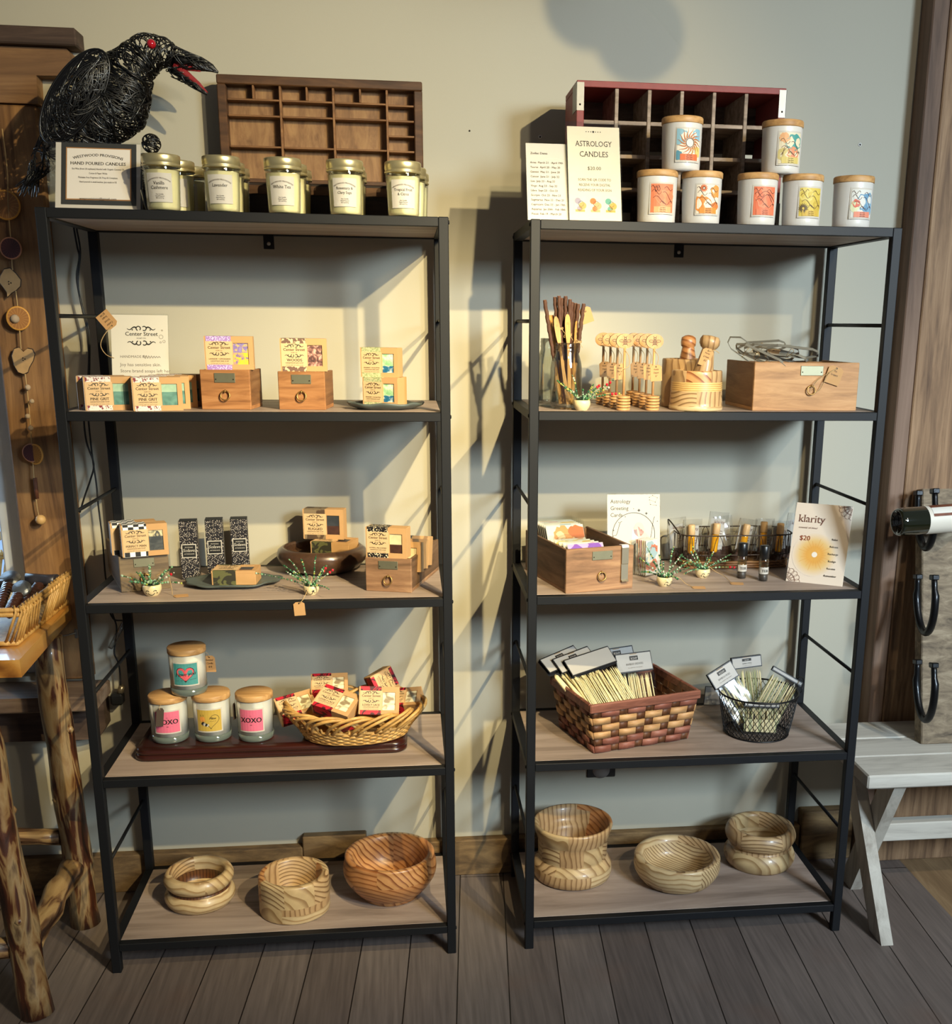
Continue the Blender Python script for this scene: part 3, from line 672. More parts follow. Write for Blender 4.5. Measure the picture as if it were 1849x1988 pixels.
# printer's tray leaning on the wall behind the jars
yF = -0.045
xa, xb = xat(418, yF, ZT + 0.33), xat(819.5, yF, ZT + 0.33); zt = zat((xa, yF, ZT), 143); zb = zat(((xa + xb) / 2, yF, ZT), 361)
w, h = xb - xa, zt - zb
t = T('type_tray', "old wooden printer's tray of small compartments behind the jar candles", 'tray', (xa, yF, zb))
TD = 0.040; TW_D = wood('tray_frame', '#33200f', '#4f331d', '#6a4829', 'x', 8.0, 6.0, 0.55, bump=0.2); TW_L = wood('tray_slat', '#52351d', '#7d5633', '#966c44', 'x', 8.0, 6.0, 0.55, bump=0.2); TW_B = wood('tray_back_veneer', '#66462a', '#8a6540', '#a27c50', 'z', 10.0, 4.0, 0.55, bump=0.2)
b = B(); fw = 0.019
b.box(0, w, 0, TD, h - fw, h, ch=0.002); b.box(0, fw, 0, TD, 0, h - fw, ch=0.002); b.box(w - fw, w, 0, TD, 0, h - fw, ch=0.002); b.box(fw, w - fw, 0, TD, 0, 0.012, ch=0.001); b.build('frame', TW_D, t)
b = B(); b.box(fw, w - fw, TD - 0.006, TD - 0.0005, 0.012, h - fw); b.build('back_panel', TW_B, t)
iw = w - 2 * fw; X = [fw + iw * q for q in (0.283, 0.565, 0.853)]; Zs = [h - fw - (h - fw - 0.012) * q for q in (0.155, 0.325, 0.655)]
def slat(x0, x1, z0, z1): b = B(); b.box(x0, x1, 0.004, TD - 0.006, z0, z1, ch=0.0008); b.build('slat', TW_L, t)
for x in X: slat(x - 0.0025, x + 0.0025, 0.012, h - fw)
for x0, x1 in ((fw, X[0]), (X[0], X[1]), (X[1], X[2])):
    for z in Zs: slat(x0 + 0.0026, x1 - 0.0026, z - 0.002, z + 0.002)
    m = (x0 + x1) / 2; slat(m - 0.0022, m + 0.0022, Zs[0] + 0.0021, h - fw)
for q in (0.165, 0.33, 0.495, 0.66): z = h - fw - (h - fw - 0.012) * q; slat(X[2] + 0.0026, w - fw, z - 0.002, z + 0.002)
# dark box the tray stands on
b = B(); b.box(xa + 0.05, xb - 0.03, -0.085, 0.012, ZT, zb, ch=0.002); k = T('wooden_box', 'low dark wooden box under the printer\'s tray', 'box', ((xa + xb) / 2, -0.03, ZT))
b.xf(Tr(-(xa + xb) / 2, 0.03, -ZT)); b.build('body', wood('dark_stained_box', '#150d0a', '#241712', '#38261c', 'x', 8, 6, 0.6), k)
s = B(); s.box(-w * 0.36, w * 0.40, -0.0575, -0.0552, (zb - ZT) * 0.72, (zb - ZT) * 0.93, ch=0.0005); s.build('lit_edge_strip', TW_D, k)  # paler strip puts the light on the box's front top edge into colour

# ------------------------------------------------------------------ left rack, second shelf
Z2 = ZL[1]
def on2(px, y, z=None, dz=0): z = Z2 if z is None else z; return (xat(px, y, z), y, z)
def px2m(n, y, z): return n * mpp((0, y, z))
P = on2(214, -0.325); A = soap('kraft soap box with dark green bar, front left corner of the second shelf', 'pine', 0.095, 0.068, 0.034, P, 0.29)
for k, l in ((1, 'kraft soap box right behind the front left green soap box'),): dup(A, xy(A, -0.012, 0.0365 * k), 0.29, l, skip=('lettering',))
P = on2(307.5, -0.335); Bx = soap('kraft soap box with bright green bar, between the front left one and the wooden drawers', 'pine', 0.098, 0.068, 0.034, P, 0.27)
for k, l in ((1, 'second kraft soap box in the file behind the bright green bar'), (2, 'third kraft soap box in the file behind the bright green bar'), (3, 'rearmost kraft soap box in the file behind the bright green bar')):
    dup(Bx, xy(Bx, 0.019 * k, 0.0385 * k), 0.27 - 0.05 * k, l, skip=('lettering',))
d1 = drawer('small wooden index drawer under the purple banded soap box', 0.104, 0.0825, 0.11, on2(453, -0.262), -0.10, 'warm')
d2 = drawer('small wooden index drawer under the box of brown swirled soap', 0.099, 0.080, 0.11, on2(597, -0.262), -0.10, 'warm')
Pz = Z2 + 0.0825; soap('purple banded box of lavender and yellow soap standing on a wooden drawer', 'lavender', 0.099, 0.0685, 0.034, (xat(449, -0.285, Pz), -0.290, Pz), 0.06)
Pz = Z2 + 0.080; soap('box of brown swirled woods soap standing on a wooden drawer', 'woods', 0.097, 0.068, 0.034, (xat(592, -0.285, Pz), -0.290, Pz), 0.06)
SLATE = flat('grey_slate', '#4b5350', 0.45, var=0.2, vscale=25, bump=0.25, bscale=60)
def slate(label, loc, rx, ry, h=0.014, rz=0.0):
    b = B(); n = 48
    def ed(a): return 1 + 0.03 * sin(5 * a + 1) + 0.02 * sin(11 * a)
    def ring(q, z): return [(rx * q * ed(a) * cos(a), ry * q * ed(a) * sin(a), z + (0.0016 * sin(7 * a) if q > 0.9 else 0)) for a in [k / n * 2 * pi for k in range(n)]]
    rows = [ring(0.62, 0.0), ring(0.70, 0.0005), ring(0.97, h * 0.62), ring(1.0, h * 0.85), ring(0.985, h), ring(0.93, h * 0.86), ring(0.72, 0.0062), ring(0.62, 0.006)]
    ids = [b.verts(r) for r in rows]
    for a, c in zip(ids, ids[1:]):
        for k in range(n): b.face((a + k, a + (k + 1) % n, c + (k + 1) % n, c + k), 0, True)
    b.face([ids[0] + k for k in range(n)][::-1]); b.face([ids[-1] + k for k in range(n)])
    return tag(b.build('slate_dish', SLATE, None, loc, (0, 0, rz)), label, 'dish')
slate('small grey slate dish holding the stacked mint soap boxes', on2(748, -0.285), 0.083, 0.058, 0.015)
z = Z2 + 0.0062; Lm = soap('lower box of the stacked green and white mint soaps on the slate dish', 'mint', 0.084, 0.0615, 0.034, (xat(746, -0.288, z), -0.288, z), -0.46)
dup(Lm, xy(Lm, -0.012, 0.0352), -0.46, 'box standing behind the lower mint soap on the slate dish', skip=('lettering',))
soap('upper box of the stacked green and white mint soaps', 'mint', 0.084, 0.0625, 0.034, (xat(742, -0.275, z + .062), -0.275, z + 0.0616), -0.33)
# maker's card in a clear stand with a hung tag
yb = -0.215
BL = Vector(on2(219, yb)); BR = Vector(on2(331, yb)); TL = onY(203, 608, yb + 0.045); Mx, w, h = frame3(BL, BR, TL)
t = T('sign_holder', 'clear stand with the soap maker card and a brown tag hung on its corner', 'sign'); t.matrix_world = Mx
b = B(); b.box(0, w, 0.0012, 0.003, 0.0005, h, ch=0.0004); b.build('acrylic_stand', ACRYL, t)
b = B(); b.box(0.001, w - 0.001, 0, 0.001, 0.001, h - 0.003); b.build('maker_card', flat('glossy_card', '#cfc9bb', 0.25), t)
s = Ink(); u = w * 0.53; maker(s, u, h * 0.745, w * 0.25); s.text('HANDMADE BY', w * 0.15, h * 0.52, h * 0.040, 1, 'l'); s.stroke([(w * (0.55 + 0.012 * k), h * (0.53 + 0.022 * sin(k * 1.7) * (1 - k / 40))) for k in range(26)], h * 0.006, 1)
for k, l in enumerate(('Joy has sensitive skin.', 'Store brand soaps left her', 'skin irritated, dry, or flaky.', 'So, she made better soap.')): s.text(l, w * 0.15, h * (0.43 - 0.068 * k), h * 0.05, 1, 'l')
for (a, c, r) in ((0.87, 0.75, 0.035), (0.92, 0.70, 0.022), (0.86, 0.69, 0.014), (0.89, 0.82, 0.012)): s.ring(w * a, h * c, w * r, w * 0.006, 1)
s.lay(lambda a, c, k: (a, -0.0003, c)); s.build('lettering', [INK, INKG], t)
price_tag(t, (0.004, -0.004, h - 0.028), 0.030, 0.042, (0.1, 2.45, 0), ('Center', 'Street', 'Soaps', '$7.99'))
twine([(0.004, -0.0055, h - 0.028), (-0.014, -0.006, h - 0.052), (-0.020, -0.005, h - 0.072), (-0.010, -0.003, h - 0.090), (0.006, -0.0012, h - 0.097)], t)
# ------------------------------------------------------------------ left rack, third shelf
Z3, Z4, Z5 = ZL[2], ZL[3], ZL[4]
def fwd(m, rz, d): return (m.x - sin(rz) * d, m.y + cos(rz) * d, m.z)          # from the front middle to the middle of the foot
def drawer_px(label, p0, p1, z, pyt, d, tone, **k):
    m, rz, w, h = span(p0, p1, z, pyt); return drawer(label, w, h, d, fwd(m, rz, d / 2), rz, tone, **k), w, h, rz
def soap_px(label, kind, p0, p1, z, pyt, d=0.034, **k):
    m, rz, w, h = span(p0, p1, z, pyt); return soap(label, kind, w, h, d, fwd(m, rz, d / 2), rz, **k)
D3, w3, h3, r3 = drawer_px('wooden index drawer at the left end of the third shelf, grey sided', (236, 1151), (331.5, 1142), Z3, 1078, 0.245, 'grey')
zt = Z3 + h3
S3 = soap_px('checked kraft box of charcoal soap standing on the left drawer', 'man', (239, 1083), (328.5, 1076), zt, 1018)
dup(S3, xy(S3, -0.018, 0.036), S3.rotation_euler.z, 'second checked soap box, behind the charcoal one on the left drawer', skip=('lettering',))
# tall patterned aftershave cartons
def speckle():
    m, nt, b = _new('speckled_black_carton'); tc = nt.nodes.new('ShaderNodeTexCoord'); v = nt.nodes.new('ShaderNodeTexVoronoi'); v.inputs['Scale'].default_value = 330
    nt.links.new(tc.outputs['Object'], v.inputs['Vector']); nt.links.new(ramp(nt, v.outputs['Distance'], [(0.0, '#b9b0a6'), (0.30, '#a59c92'), (0.38, '#16141a')]), b.inputs['Base Color']); b.inputs['Roughness'].default_value = 0.45; return m
SPK = speckle(); BLK = flat('matt_black_card', '#121212', 0.5)
def carton(label, p0, y1, pyt):
    a = onZ(*p0, Z3); w = 0.0395; rz = 0.10; zc = zat(a, pyt) - Z3
    t = T('aftershave_carton', label, 'carton', fwd(Vector((a.x + w / 2, a.y, Z3)), rz, w / 2), rz, 'speckled aftershave cartons on the third shelf')
    b = B(); b.box(-w / 2, w / 2, -w / 2, w / 2, 0, zc - 0.0004, ch=0.0006); b.build('carton', SPK, t)
    b = B(); b.box(-w / 2, w / 2, -w / 2, w / 2, zc - 0.0004, zc, ch=0.0002); b.build('top_flap', BLK, t)
    v0 = zc * 0.38; s = Ink(); h_ = 0.0325
    s.rect(-0.0165, v0, 0.0165, v0 + h_, 0, 0); s.rect(-0.0145, v0 + 0.002, 0.0145, v0 + h_ - 0.002, 1, 0.0002); i = s.mark()
    s.text("POTIONS", 0, v0 + h_ * 0.72, 0.0042, 0); s.text('Solave.', 0, v0 + h_ * 0.44, 0.0105, 0, shear=0.25, bold=0.04); s.text('AFTERSHAVE', 0, v0 + h_ * 0.24, 0.0040, 0, bold=0.04)
    s.v = [(u, v, k if n < i else 0.0004) for n, (u, v, k) in enumerate(s.v)]; s.lay(lambda u, v, k: (u, -w / 2 - 0.0003 - k, v)); s.build('label', [PAPER, BLK], t); return t
carton('tall speckled aftershave carton, the one nearest the left wooden drawer', (354.5, 1126), 0, 1012.5)
carton('tall speckled aftershave carton, the middle one of three', (404.5, 1116), 0, 1009.5)
carton('tall speckled aftershave carton nearest the brown bowl', (452.5, 1109.5), 0, 1008)
p = onZ(453, 1133.5, Z3); slate('large grey slate plate carrying one camouflage banded soap box', (p.x, p.y, Z3), 0.108, 0.072, 0.012, 0.05)
zp = Z3 + 0.0062; m, rz, w, _ = span((405, 1143), (492, 1142.5), zp, 1113)
soap('camouflage banded soap box lying on the large slate plate', 'camo', w, 0.068, 0.033, (m.x, m.y, zp), rz, lie='back')
# little smiling pots of wire stems strung with beads
CREAM = flat('cream_glaze', '#d9c69a', 0.3, coat=0.5); MOSS = flat('dark_moss', '#1f3a20', 0.9, bump=0.6, bscale=300)
BEADS = [flat('bead_' + n, c, 0.12, coat=0.8) for n, c in (('deep_green', '#17492e'), ('leaf_green', '#2c5f38'), ('pale_green', '#6f9c74'), ('milk_green', '#9db59a'), ('red', '#b01525'), ('white', '#b8b8a8'), ('yellow_green', '#a0a54a'))]
WIRE = flat('florist_wire', '#6c7a52', 0.5, 0.5)
def beadpot(label, at, seed, R=0.0205, face=True, reds=1, fa=0.0, spread=1.0, hgt=1.0, nst=11, tagpts=None, tagat=None, tagrot=(0, 0, 0), taglines=(), group='smiling bead plants'):
    rr = random.Random(seed); t = T('bead_plant', label, 'ornament', at, 0, group); H = R * 1.22
    b = B(); b.lathe([(0, 0), (R * 0.62, 0), (R * 0.66, R * 0.06), (R * 0.86, R * 0.35), (R * 1.0, R * 0.72), (R * 0.98, R * 1.05), (R * 0.90, H), (R * 0.82, H), (R * 0.80, H - R * 0.2), (0, H - R * 0.2)], 28); b.build('pot', CREAM, t)
    b = B(); b.lathe([(R * 0.79, H - R * 0.2), (R * 0.6, H + R * 0.05), (0, H + R * 0.16)], 18); b.build('moss', MOSS, t)
    for k in range(nst):
        a = k / nst * 2 * pi + rr.uniform(-.3, .3); el = rr.uniform(0.25, 1.25); L = R * rr.uniform(2.0, 3.4) * hgt
        dx, dy, dz = cos(a) * cos(el) * spread, sin(a) * cos(el) * 0.7, sin(el)
        P = []; n = 9; bend = rr.uniform(-.22, .22)
        for i in range(n + 1):
            q = i / n; P.append(Vector((R * 0.35 * cos(a) + dx * L * q, R * 0.35 * sin(a) + dy * L * q, H - 0.002 + dz * L * q - L * 0.42 * q * q * (1 - dz) + 0.0)) + Vector((bend * L * sin(pi * q * .5) ** 2, 0, 0)))
        b = B(); b.tube(P, 0.0004, 4, 0); red = k < reds; q = 0.0; m_ = 1
        while q < n - 0.1:
            i = int(q); c = P[i].lerp(P[min(n, i + 1)], q - i); r = rr.choice((0.0013, 0.0016, 0.002, 0.0026, 0.0031)) * R / 0.0205
            m_ = 1 + rr.choice((0, 0, 1, 1, 1, 2, 2, 3, 5, 6));
            if red and n - 2.6 < q < n - 0.7: m_, r = 5, 0.0034
            b.ball(c, r, 7, m_); q += (2 * r + 0.0002) * n / L
        b.build('bead_stem', [WIRE] + BEADS, t)
    for k in range(10):
        a = k * 2.4; b = B(); b.ball((R * 0.5 * cos(a), R * 0.5 * sin(a) - R * .1, H + R * (0.15 + 0.06 * (k % 4))), R * 0.17, 7, 0); b.build('bead', BEADS[k % 4], t)
    if face:
        s = Ink(); v = R * 0.64
        if face == 'open':
            for sx in (-1, 1): s.disc(sx * R * 0.42, v, R * 0.16); s.disc(sx * R * 0.42 - R * .05, v + R * .05, R * 0.05, 1, 0.0002)
        else:
            for sx in (-1, 1): s.ring(sx * R * 0.40, v - R * 0.08, R * 0.17, R * 0.075, a0=0.3, a1=pi - 0.3)
        s.ring(0, v - R * 0.02, R * 0.42, R * 0.075, a0=pi + 0.45, a1=2 * pi - 0.45)
        for sx in (-1, 1): s.disc(sx * R * 0.66, v - R * 0.22, R * 0.07)
        def f(u, v, k): rr_ = R * (0.86 + (v / R - 0.35) * 0.38) if v < R * 0.72 else R; return ((rr_ + 0.0006 + k) * sin(u / R + fa), -(rr_ + 0.0006 + k) * cos(u / R + fa), v)
        s.lay(f); s.build('face', [INK, PAPER], t)
    if tagpts: twine(tagpts, t, 0.0007)
    if tagat: price_tag(t, tagat, 0.024, 0.032, tagrot, taglines)
    return t
p = onZ(296.5, 1155.5, Z3); q = onZ(355, 1158, Z3) - p
beadpot('smiling bead plant in front of the left drawer, its tag lying on the shelf', (p.x, p.y, Z3), 3, R=0.0205, reds=1, fa=0.12, spread=1.25, hgt=0.95, nst=12,
        tagpts=[(0.012, -0.006, 0.045), (0.034, 0.0, 0.05), (0.042, -0.004, 0.02), (0.044, -0.008, 0.002)], tagat=(q.x - 0.016, q.y, 0.0015), tagrot=(-pi / 2, 0, 0.25 + pi / 2))
p = onZ(605, 1154, Z3)
beadpot('wide eyed bead plant whose tag hangs over the shelf edge, before the brown bowl', (p.x, p.y, Z3), 8, R=0.0175, face='open', reds=2, fa=-0.10, spread=1.5, hgt=1.35, nst=15,
        tagpts=[(-0.004, -0.012, 0.046), (0.004, -0.020, 0.040), (-0.012, FY - 0.004 - p.y, 0.006), (-0.022, FY - 0.005 - p.y, -0.002)], tagat=(-0.022, FY - 0.004 - p.y, -0.004), tagrot=(0.05, -0.06, 0.0))
# brown ceramic bowl with soap boxes
BROWN = flat('brown_speckled_glaze', '#4b3527', 0.32, 0.15, coat=0.3, var=0.35, vscale=160)
p = onZ(627, 1106, Z3)
b = B(); R = 86.0 * mpp(p)
b.lathe([(0, 0), (R * 0.62, 0), (R * 0.82, R * 0.10), (R * 0.96, R * 0.25), (R * 1.0, R * 0.37), (R * 0.97, R * 0.48), (R * 0.88, R * 0.55), (R * 0.81, R * 0.555), (R * 0.79, R * 0.50), (R * 0.86, R * 0.38), (R * 0.82, R * 0.24), (R * 0.6, R * 0.10), (0, R * 0.08)], 48)
tag(b.build('ceramic_bowl', BROWN, None, (p.x, p.y, Z3)), 'squat brown ceramic bowl filled with soap boxes', 'bowl')
bx, by = p.x, p.y
soap('soap box lying low in the brown bowl, its end showing at the right', 'rugged', 0.092, 0.068, 0.033, (bx + 0.012, by - 0.012, Z3 + 0.0105), -0.5, lie='back', full=False)
zl = Z3 + 0.0440
m, rz, w, h = span((592, 1082), (668, 1085), zl, 1055); soap('camouflage banded soap box lying across the brown bowl', 'camo', w, 0.072, 0.031, (m.x, m.y, zl), rz - 0.04, lie='back')
zl += 0.0312; soap_px('dark banded rugged soap box standing on top of the brown bowl', 'rugged', (590, 1046), (668, 1048), zl, 989, 0.033)
# right hand drawer and its soaps
D4, w4, h4, r4 = drawer_px('wooden index drawer at the right end of the third shelf, full of soap boxes', (711, 1147), (799.5, 1151.5), Z3, 1084, 0.245, 'brown')
zt = Z3 + h4
S4 = soap_px('paisley banded box of milk and honey soap leaning on the right drawer', 'oat', (711.5, 1081), (789.5, 1085), zt, 1024.5, 0.034)
for k, l in ((1, 'second paisley soap box in the right drawer'), (2, 'third paisley soap box in the right drawer'), (3, 'rearmost paisley soap box in the right drawer')):
    x, y, z = xy(D4, 0.012, -0.245 / 2 + 0.030 + 0.037 * k); dup(S4, (x, y, Z3 + 0.034), (-0.20, 0, D4.rotation_euler.z), l, skip=('lettering',))

# ------------------------------------------------------------------ left rack, fourth shelf
MAH = wood('dark_red_mahogany', '#1c0a07', '#32130d', '#471d14', 'x', 4.0, 8.0, 0.28, bump=0.05, coat=0.4)
a, c = onZ(257, 1481, Z4), onZ(791, 1462, Z4); bk = onZ(285, 1407, Z4)
x0, x1 = a.x, c.x; y0 = (a.y + c.y) / 2; y1 = -0.060; bt = 0.030
def rrect(x0, x1, y0, y1, r, n=6):
    P = []
    for cx_, cy_, a0 in ((x1 - r, y0 + r, -pi / 2), (x1 - r, y1 - r, 0), (x0 + r, y1 - r, pi / 2), (x0 + r, y0 + r, pi)):
        P += [(cx_ + r * cos(a0 + k / n * pi / 2), cy_ + r * sin(a0 + k / n * pi / 2)) for k in range(n + 1)]
    return P
b = B(); rows = []
for ins, z in ((0.004, 0), (0.0, 0.003), (0.0, 0.010), (0.004, 0.0135), (0.006, 0.0142), (0.003, 0.016), (0.002, 0.021), (0.006, 0.026), (0.014, 0.0285), (0.020, 0.030)):
    P = rrect(x0 + ins, x1 - ins, y0 + ins, y1 - ins, 0.035 - ins); rows.append(b.verts([(u, v, Z4 + z) for u, v in P])); n = len(P)
for i, j in zip(rows, rows[1:]):
    for k in range(n): b.face((i + k, i + (k + 1) % n, j + (k + 1) % n, j + k), 0, True)
b.face([rows[0] + k for k in range(n)][::-1]); b.face([rows[-1] + k for k in range(n)])
tag(b.build('display_board', MAH), 'long dark red wooden board with moulded edge under candles and basket', 'board')
ZB = Z4 + bt
# tumbler candles
LID = rings('beech_lid', '#8f673d', '#b98d5c', 'X', 70, 2.0, 0.5); LID2 = wood('bamboo_lid', '#8a6239', '#b48a57', '#c9a06c', 'x', 14.0, 10.0, 0.5, bump=0.05)
MILK = flat('milk_white_wax', '#d8d2c8', 0.45, coat=0.5); THICK = flat('thick_glass_foot', '#5d6660', 0.06, coat=1.0, spec=0.8); FROST = flat('frosted_white_glass', '#c6c3be', 0.38, coat=0.25)
def heart(u, v, k, n=26): return [(u + k * 0.0625 * 16 * sin(a) ** 3, v + k * 0.0625 * (13 * cos(a) - 5 * cos(2 * a) - 2 * cos(3 * a) - cos(4 * a))) for a in [i / n * 2 * pi for i in range(n)]]
LABC = {}
def colr(h, rough=0.6): return flat('ink_' + h.strip('#'), h, rough)
def tumbler(label, loc, R, H, art, rz=0.0, foot=True, group=None, lidm=None, la=0.0, lw=None, lh=None, lz=None, cat='candle', cols=()):
    t = T('tumbler_candle', label, cat, loc, rz, group)
    if foot:
        b = B(); b.lathe([(0, 0), (R * 0.90, 0), (R * 0.955, 0.003), (R * 0.962, H * 0.15), (0, H * 0.15)], 40); b.build('glass_foot', THICK, t)
        b = B(); b.lathe([(0, H * 0.15), (R * 0.935, H * 0.152), (R * 0.95, H * 0.87), (0, H * 0.87)], 40); b.build('wax', MILK, t)
        b = B(); b.lathe([(R * 0.963, H * 0.15), (R * 0.965, H * 0.3), (R * 0.975, H * 0.9)], 40); b.build('tumbler', GLASS, t)
    else:
        b = B(); b.lathe([(0, 0), (R * 0.86, 0), (R * 0.915, 0.004), (R * 0.92, H * 0.1), (R * 0.955, H * 0.5), (R * 0.965, H * 0.86), (R * 0.965, H * 0.875), (0, H * 0.875)], 40); b.build('tumbler', FROST, t)
    z0 = H * 0.875; b = B(); b.lathe([(0, z0), (R * 0.99, z0), (R * 1.005, z0 + H * 0.012), (R * 1.005, H - H * 0.02), (R * 0.97, H), (0, H)], 40); b.build('lid', lidm or LID2, t)
    lw = lw or R * 1.42; lh = lh or H * 0.51; lz = H * 0.235 if lz is None else lz; rr = R * (0.975 if foot else 0.968)
    fn = wrapped(rr, lz, la, 0.0002)
    b = B(); b.grid(10, 1, lambda q, c: fn((q - 0.5) * lw, c * lh, 0)); lab = b.build('label', PAPER, t)
    s = Ink(); mats = art(s, lw, lh); s.lay(wrapped(rr, lz, la, 0.0006)); s.build('artwork', mats, lab); return t
def bg(s, w, h, m, e=0.035):
    d = w * e; n = 8
    for k in range(n): s.rect(-w / 2 + d + (w - 2 * d) * k / n, d, -w / 2 + d + (w - 2 * d) * (k + 1) / n, h - d, m, 0)
def lift(s, i, k): s.v[i:] = [(u, v, k) for u, v, _ in s.v[i:]]
def art_xoxo(s, w, h):
    bg(s, w, h, 0, 0.05); i = s.mark(); s.text('XOXO', 0, h * 0.42, h * 0.29, 1, bold=0.07, serif=True, xs=0.95); s.text('YOU', 0, h * 0.68, h * 0.04, 1); s.text('ARE', 0, h * 0.30, h * 0.045, 1, bold=.05)
    for sx in (-1, 1):
        for v in (0.70, 0.32): s.rect(sx * w * 0.12, h * v, sx * w * 0.36, h * (v + 0.004), 2)
    lift(s, i, 0.0004); return [flat('rose_pink_print', '#d0647e', 0.6, var=0.06, vscale=70), INK, colr('#a04058')]
def art_love(s, w, h):
    bg(s, w, h, 0, 0.05); i = s.mark(); s.fan(0, h * 0.5, heart(0, h * 0.52, h * 0.36), 2); lift(s, i, 0.0002); i = s.mark(); s.fan(0, h * 0.5, heart(0, h * 0.52, h * 0.335), 1); lift(s, i, 0.0004); i = s.mark()
    s.text('I love you', 0, h * 0.44, h * 0.20, 2, shear=0.3, bold=0.03, rot=0.1); s.stroke([(-w * 0.36, h * 0.22), (-w * 0.1, h * 0.24)], h * 0.012, 2); s.stroke([(w * 0.14, h * 0.27), (w * 0.38, h * 0.30)], h * 0.012, 2); s.fan(0, h * .22, heart(0, h * 0.22, h * 0.035), 2)
    lift(s, i, 0.0006); return [flat('teal_print', '#3f8584', 0.6, var=0.25, vscale=60), colr('#c9545c'), INK]
def art_bee(s, w, h):
    bg(s, w, h, 0, 0.05); i = s.mark(); s.stroke([(u + w * 0.06, v) for u, v in heart(0.0, h * 0.50, h * 0.33, 40)[2:30]], h * 0.014, 1); s.disc(-w * 0.24, h * 0.56, h * 0.115, 2)
    for k in range(4): s.poly([(-w * 0.30 + k * w * 0.065, h * (0.36 - 0.035 * k)), (-w * 0.24 + k * w * 0.065, h * (0.47 - 0.035 * k)), (-w * 0.17 + k * w * 0.06, h * (0.43 - 0.03 * k)), (-w * 0.22 + k * w * 0.06, h * (0.28 - 0.01 * k))], (1, 3)[k % 2])
    s.stroke([(-w * .28, h * .68), (-w * .31, h * .75)], h * .012, 1); s.stroke([(-w * .2, h * .68), (-w * .2, h * .76)], h * .012, 1)
    s.text('Mine', w * 0.13, h * 0.56, h * 0.13, 1, shear=0.3, bold=0.05)
    for k in range(4): s.disc(w * (0.05 + 0.06 * k), h * 0.48, h * 0.013, 1, n=8)
    lift(s, i, 0.0004); return [flat('mustard_print', '#b5973f', 0.6, var=0.06, vscale=60), INK, colr('#cf8a3c'), PAPER]
def tum_px(label, pc, hw, pyt, art, z, **k):
    P = onZ(*pc, z); R = hw * mpp(P); H = zat(P, pyt) - z; return tumbler(label, (P.x, P.y, z), R, H, art, **k), P, R, H
GRP = 'white candles on the dark board'
c1, P1, R1, H1 = tum_px('pink labelled white candle with a dark hang tag, left end of the dark board', (332, 1433), 36.0, 1346, art_xoxo, ZB, la=0.10, group=GRP)
c2, P2, R2, H2 = tum_px('white candle with a bee in a heart on a mustard label', (415, 1430), 36.0, 1342, art_bee, ZB, la=0.0, group=GRP)
c3, P3, R3, H3 = tum_px('pink labelled white candle nearest the wicker basket', (498, 1430), 35.2, 1342, art_xoxo, ZB, la=-0.10, group=GRP)
zc = ZB + max(H1, H2); PT = (P1 + P2) / 2; xt = xat(367, PT.y + 0.005, zc + 0.02)
tl = tumbler('white candle with a red heart on teal, stacked on the two left candles', (xt, PT.y + 0.005, zc), R1 * 0.985, H1 * 1.0, art_love, la=0.05, group=GRP)
o = price_tag(c1, (-0.008, -R1 - 0.003, H1 * 0.78), 0.017, 0.046, (0.0, 0.12, 0.45), (), mat=flat('dark_tag_card', '#3a2c22', 0.8)); twine([(-0.006, -R1 * 0.99, H1 * 0.9), (-0.010, -R1 - 0.004, H1 * 0.84), (-0.008, -R1 - 0.0036, H1 * 0.78)], c1, 0.0005)
o = price_tag(tl, (R1 + 0.004, 0.012, H1 * 0.70), 0.026, 0.042, (0, -0.05, -0.2), ('Scented', 'Candle', '$18')); twine([(R1 * 0.9, 0.0, H1 * 0.86), (R1 + 0.002, 0.006, H1 * 0.8), (R1 + 0.004, 0.0112, H1 * 0.70)], tl, 0.0005)
o = price_tag(c3, (-R1 - 0.0025, -0.004, H1 * 0.74), 0.012, 0.042, (0, 0.0, 1.2), (), mat=MATS['dark_tag_card']); twine([(-R1 * 0.97, -0.002, H1 * 0.9), (-R1 - 0.002, -0.004, H1 * 0.74)], c3, 0.0005)
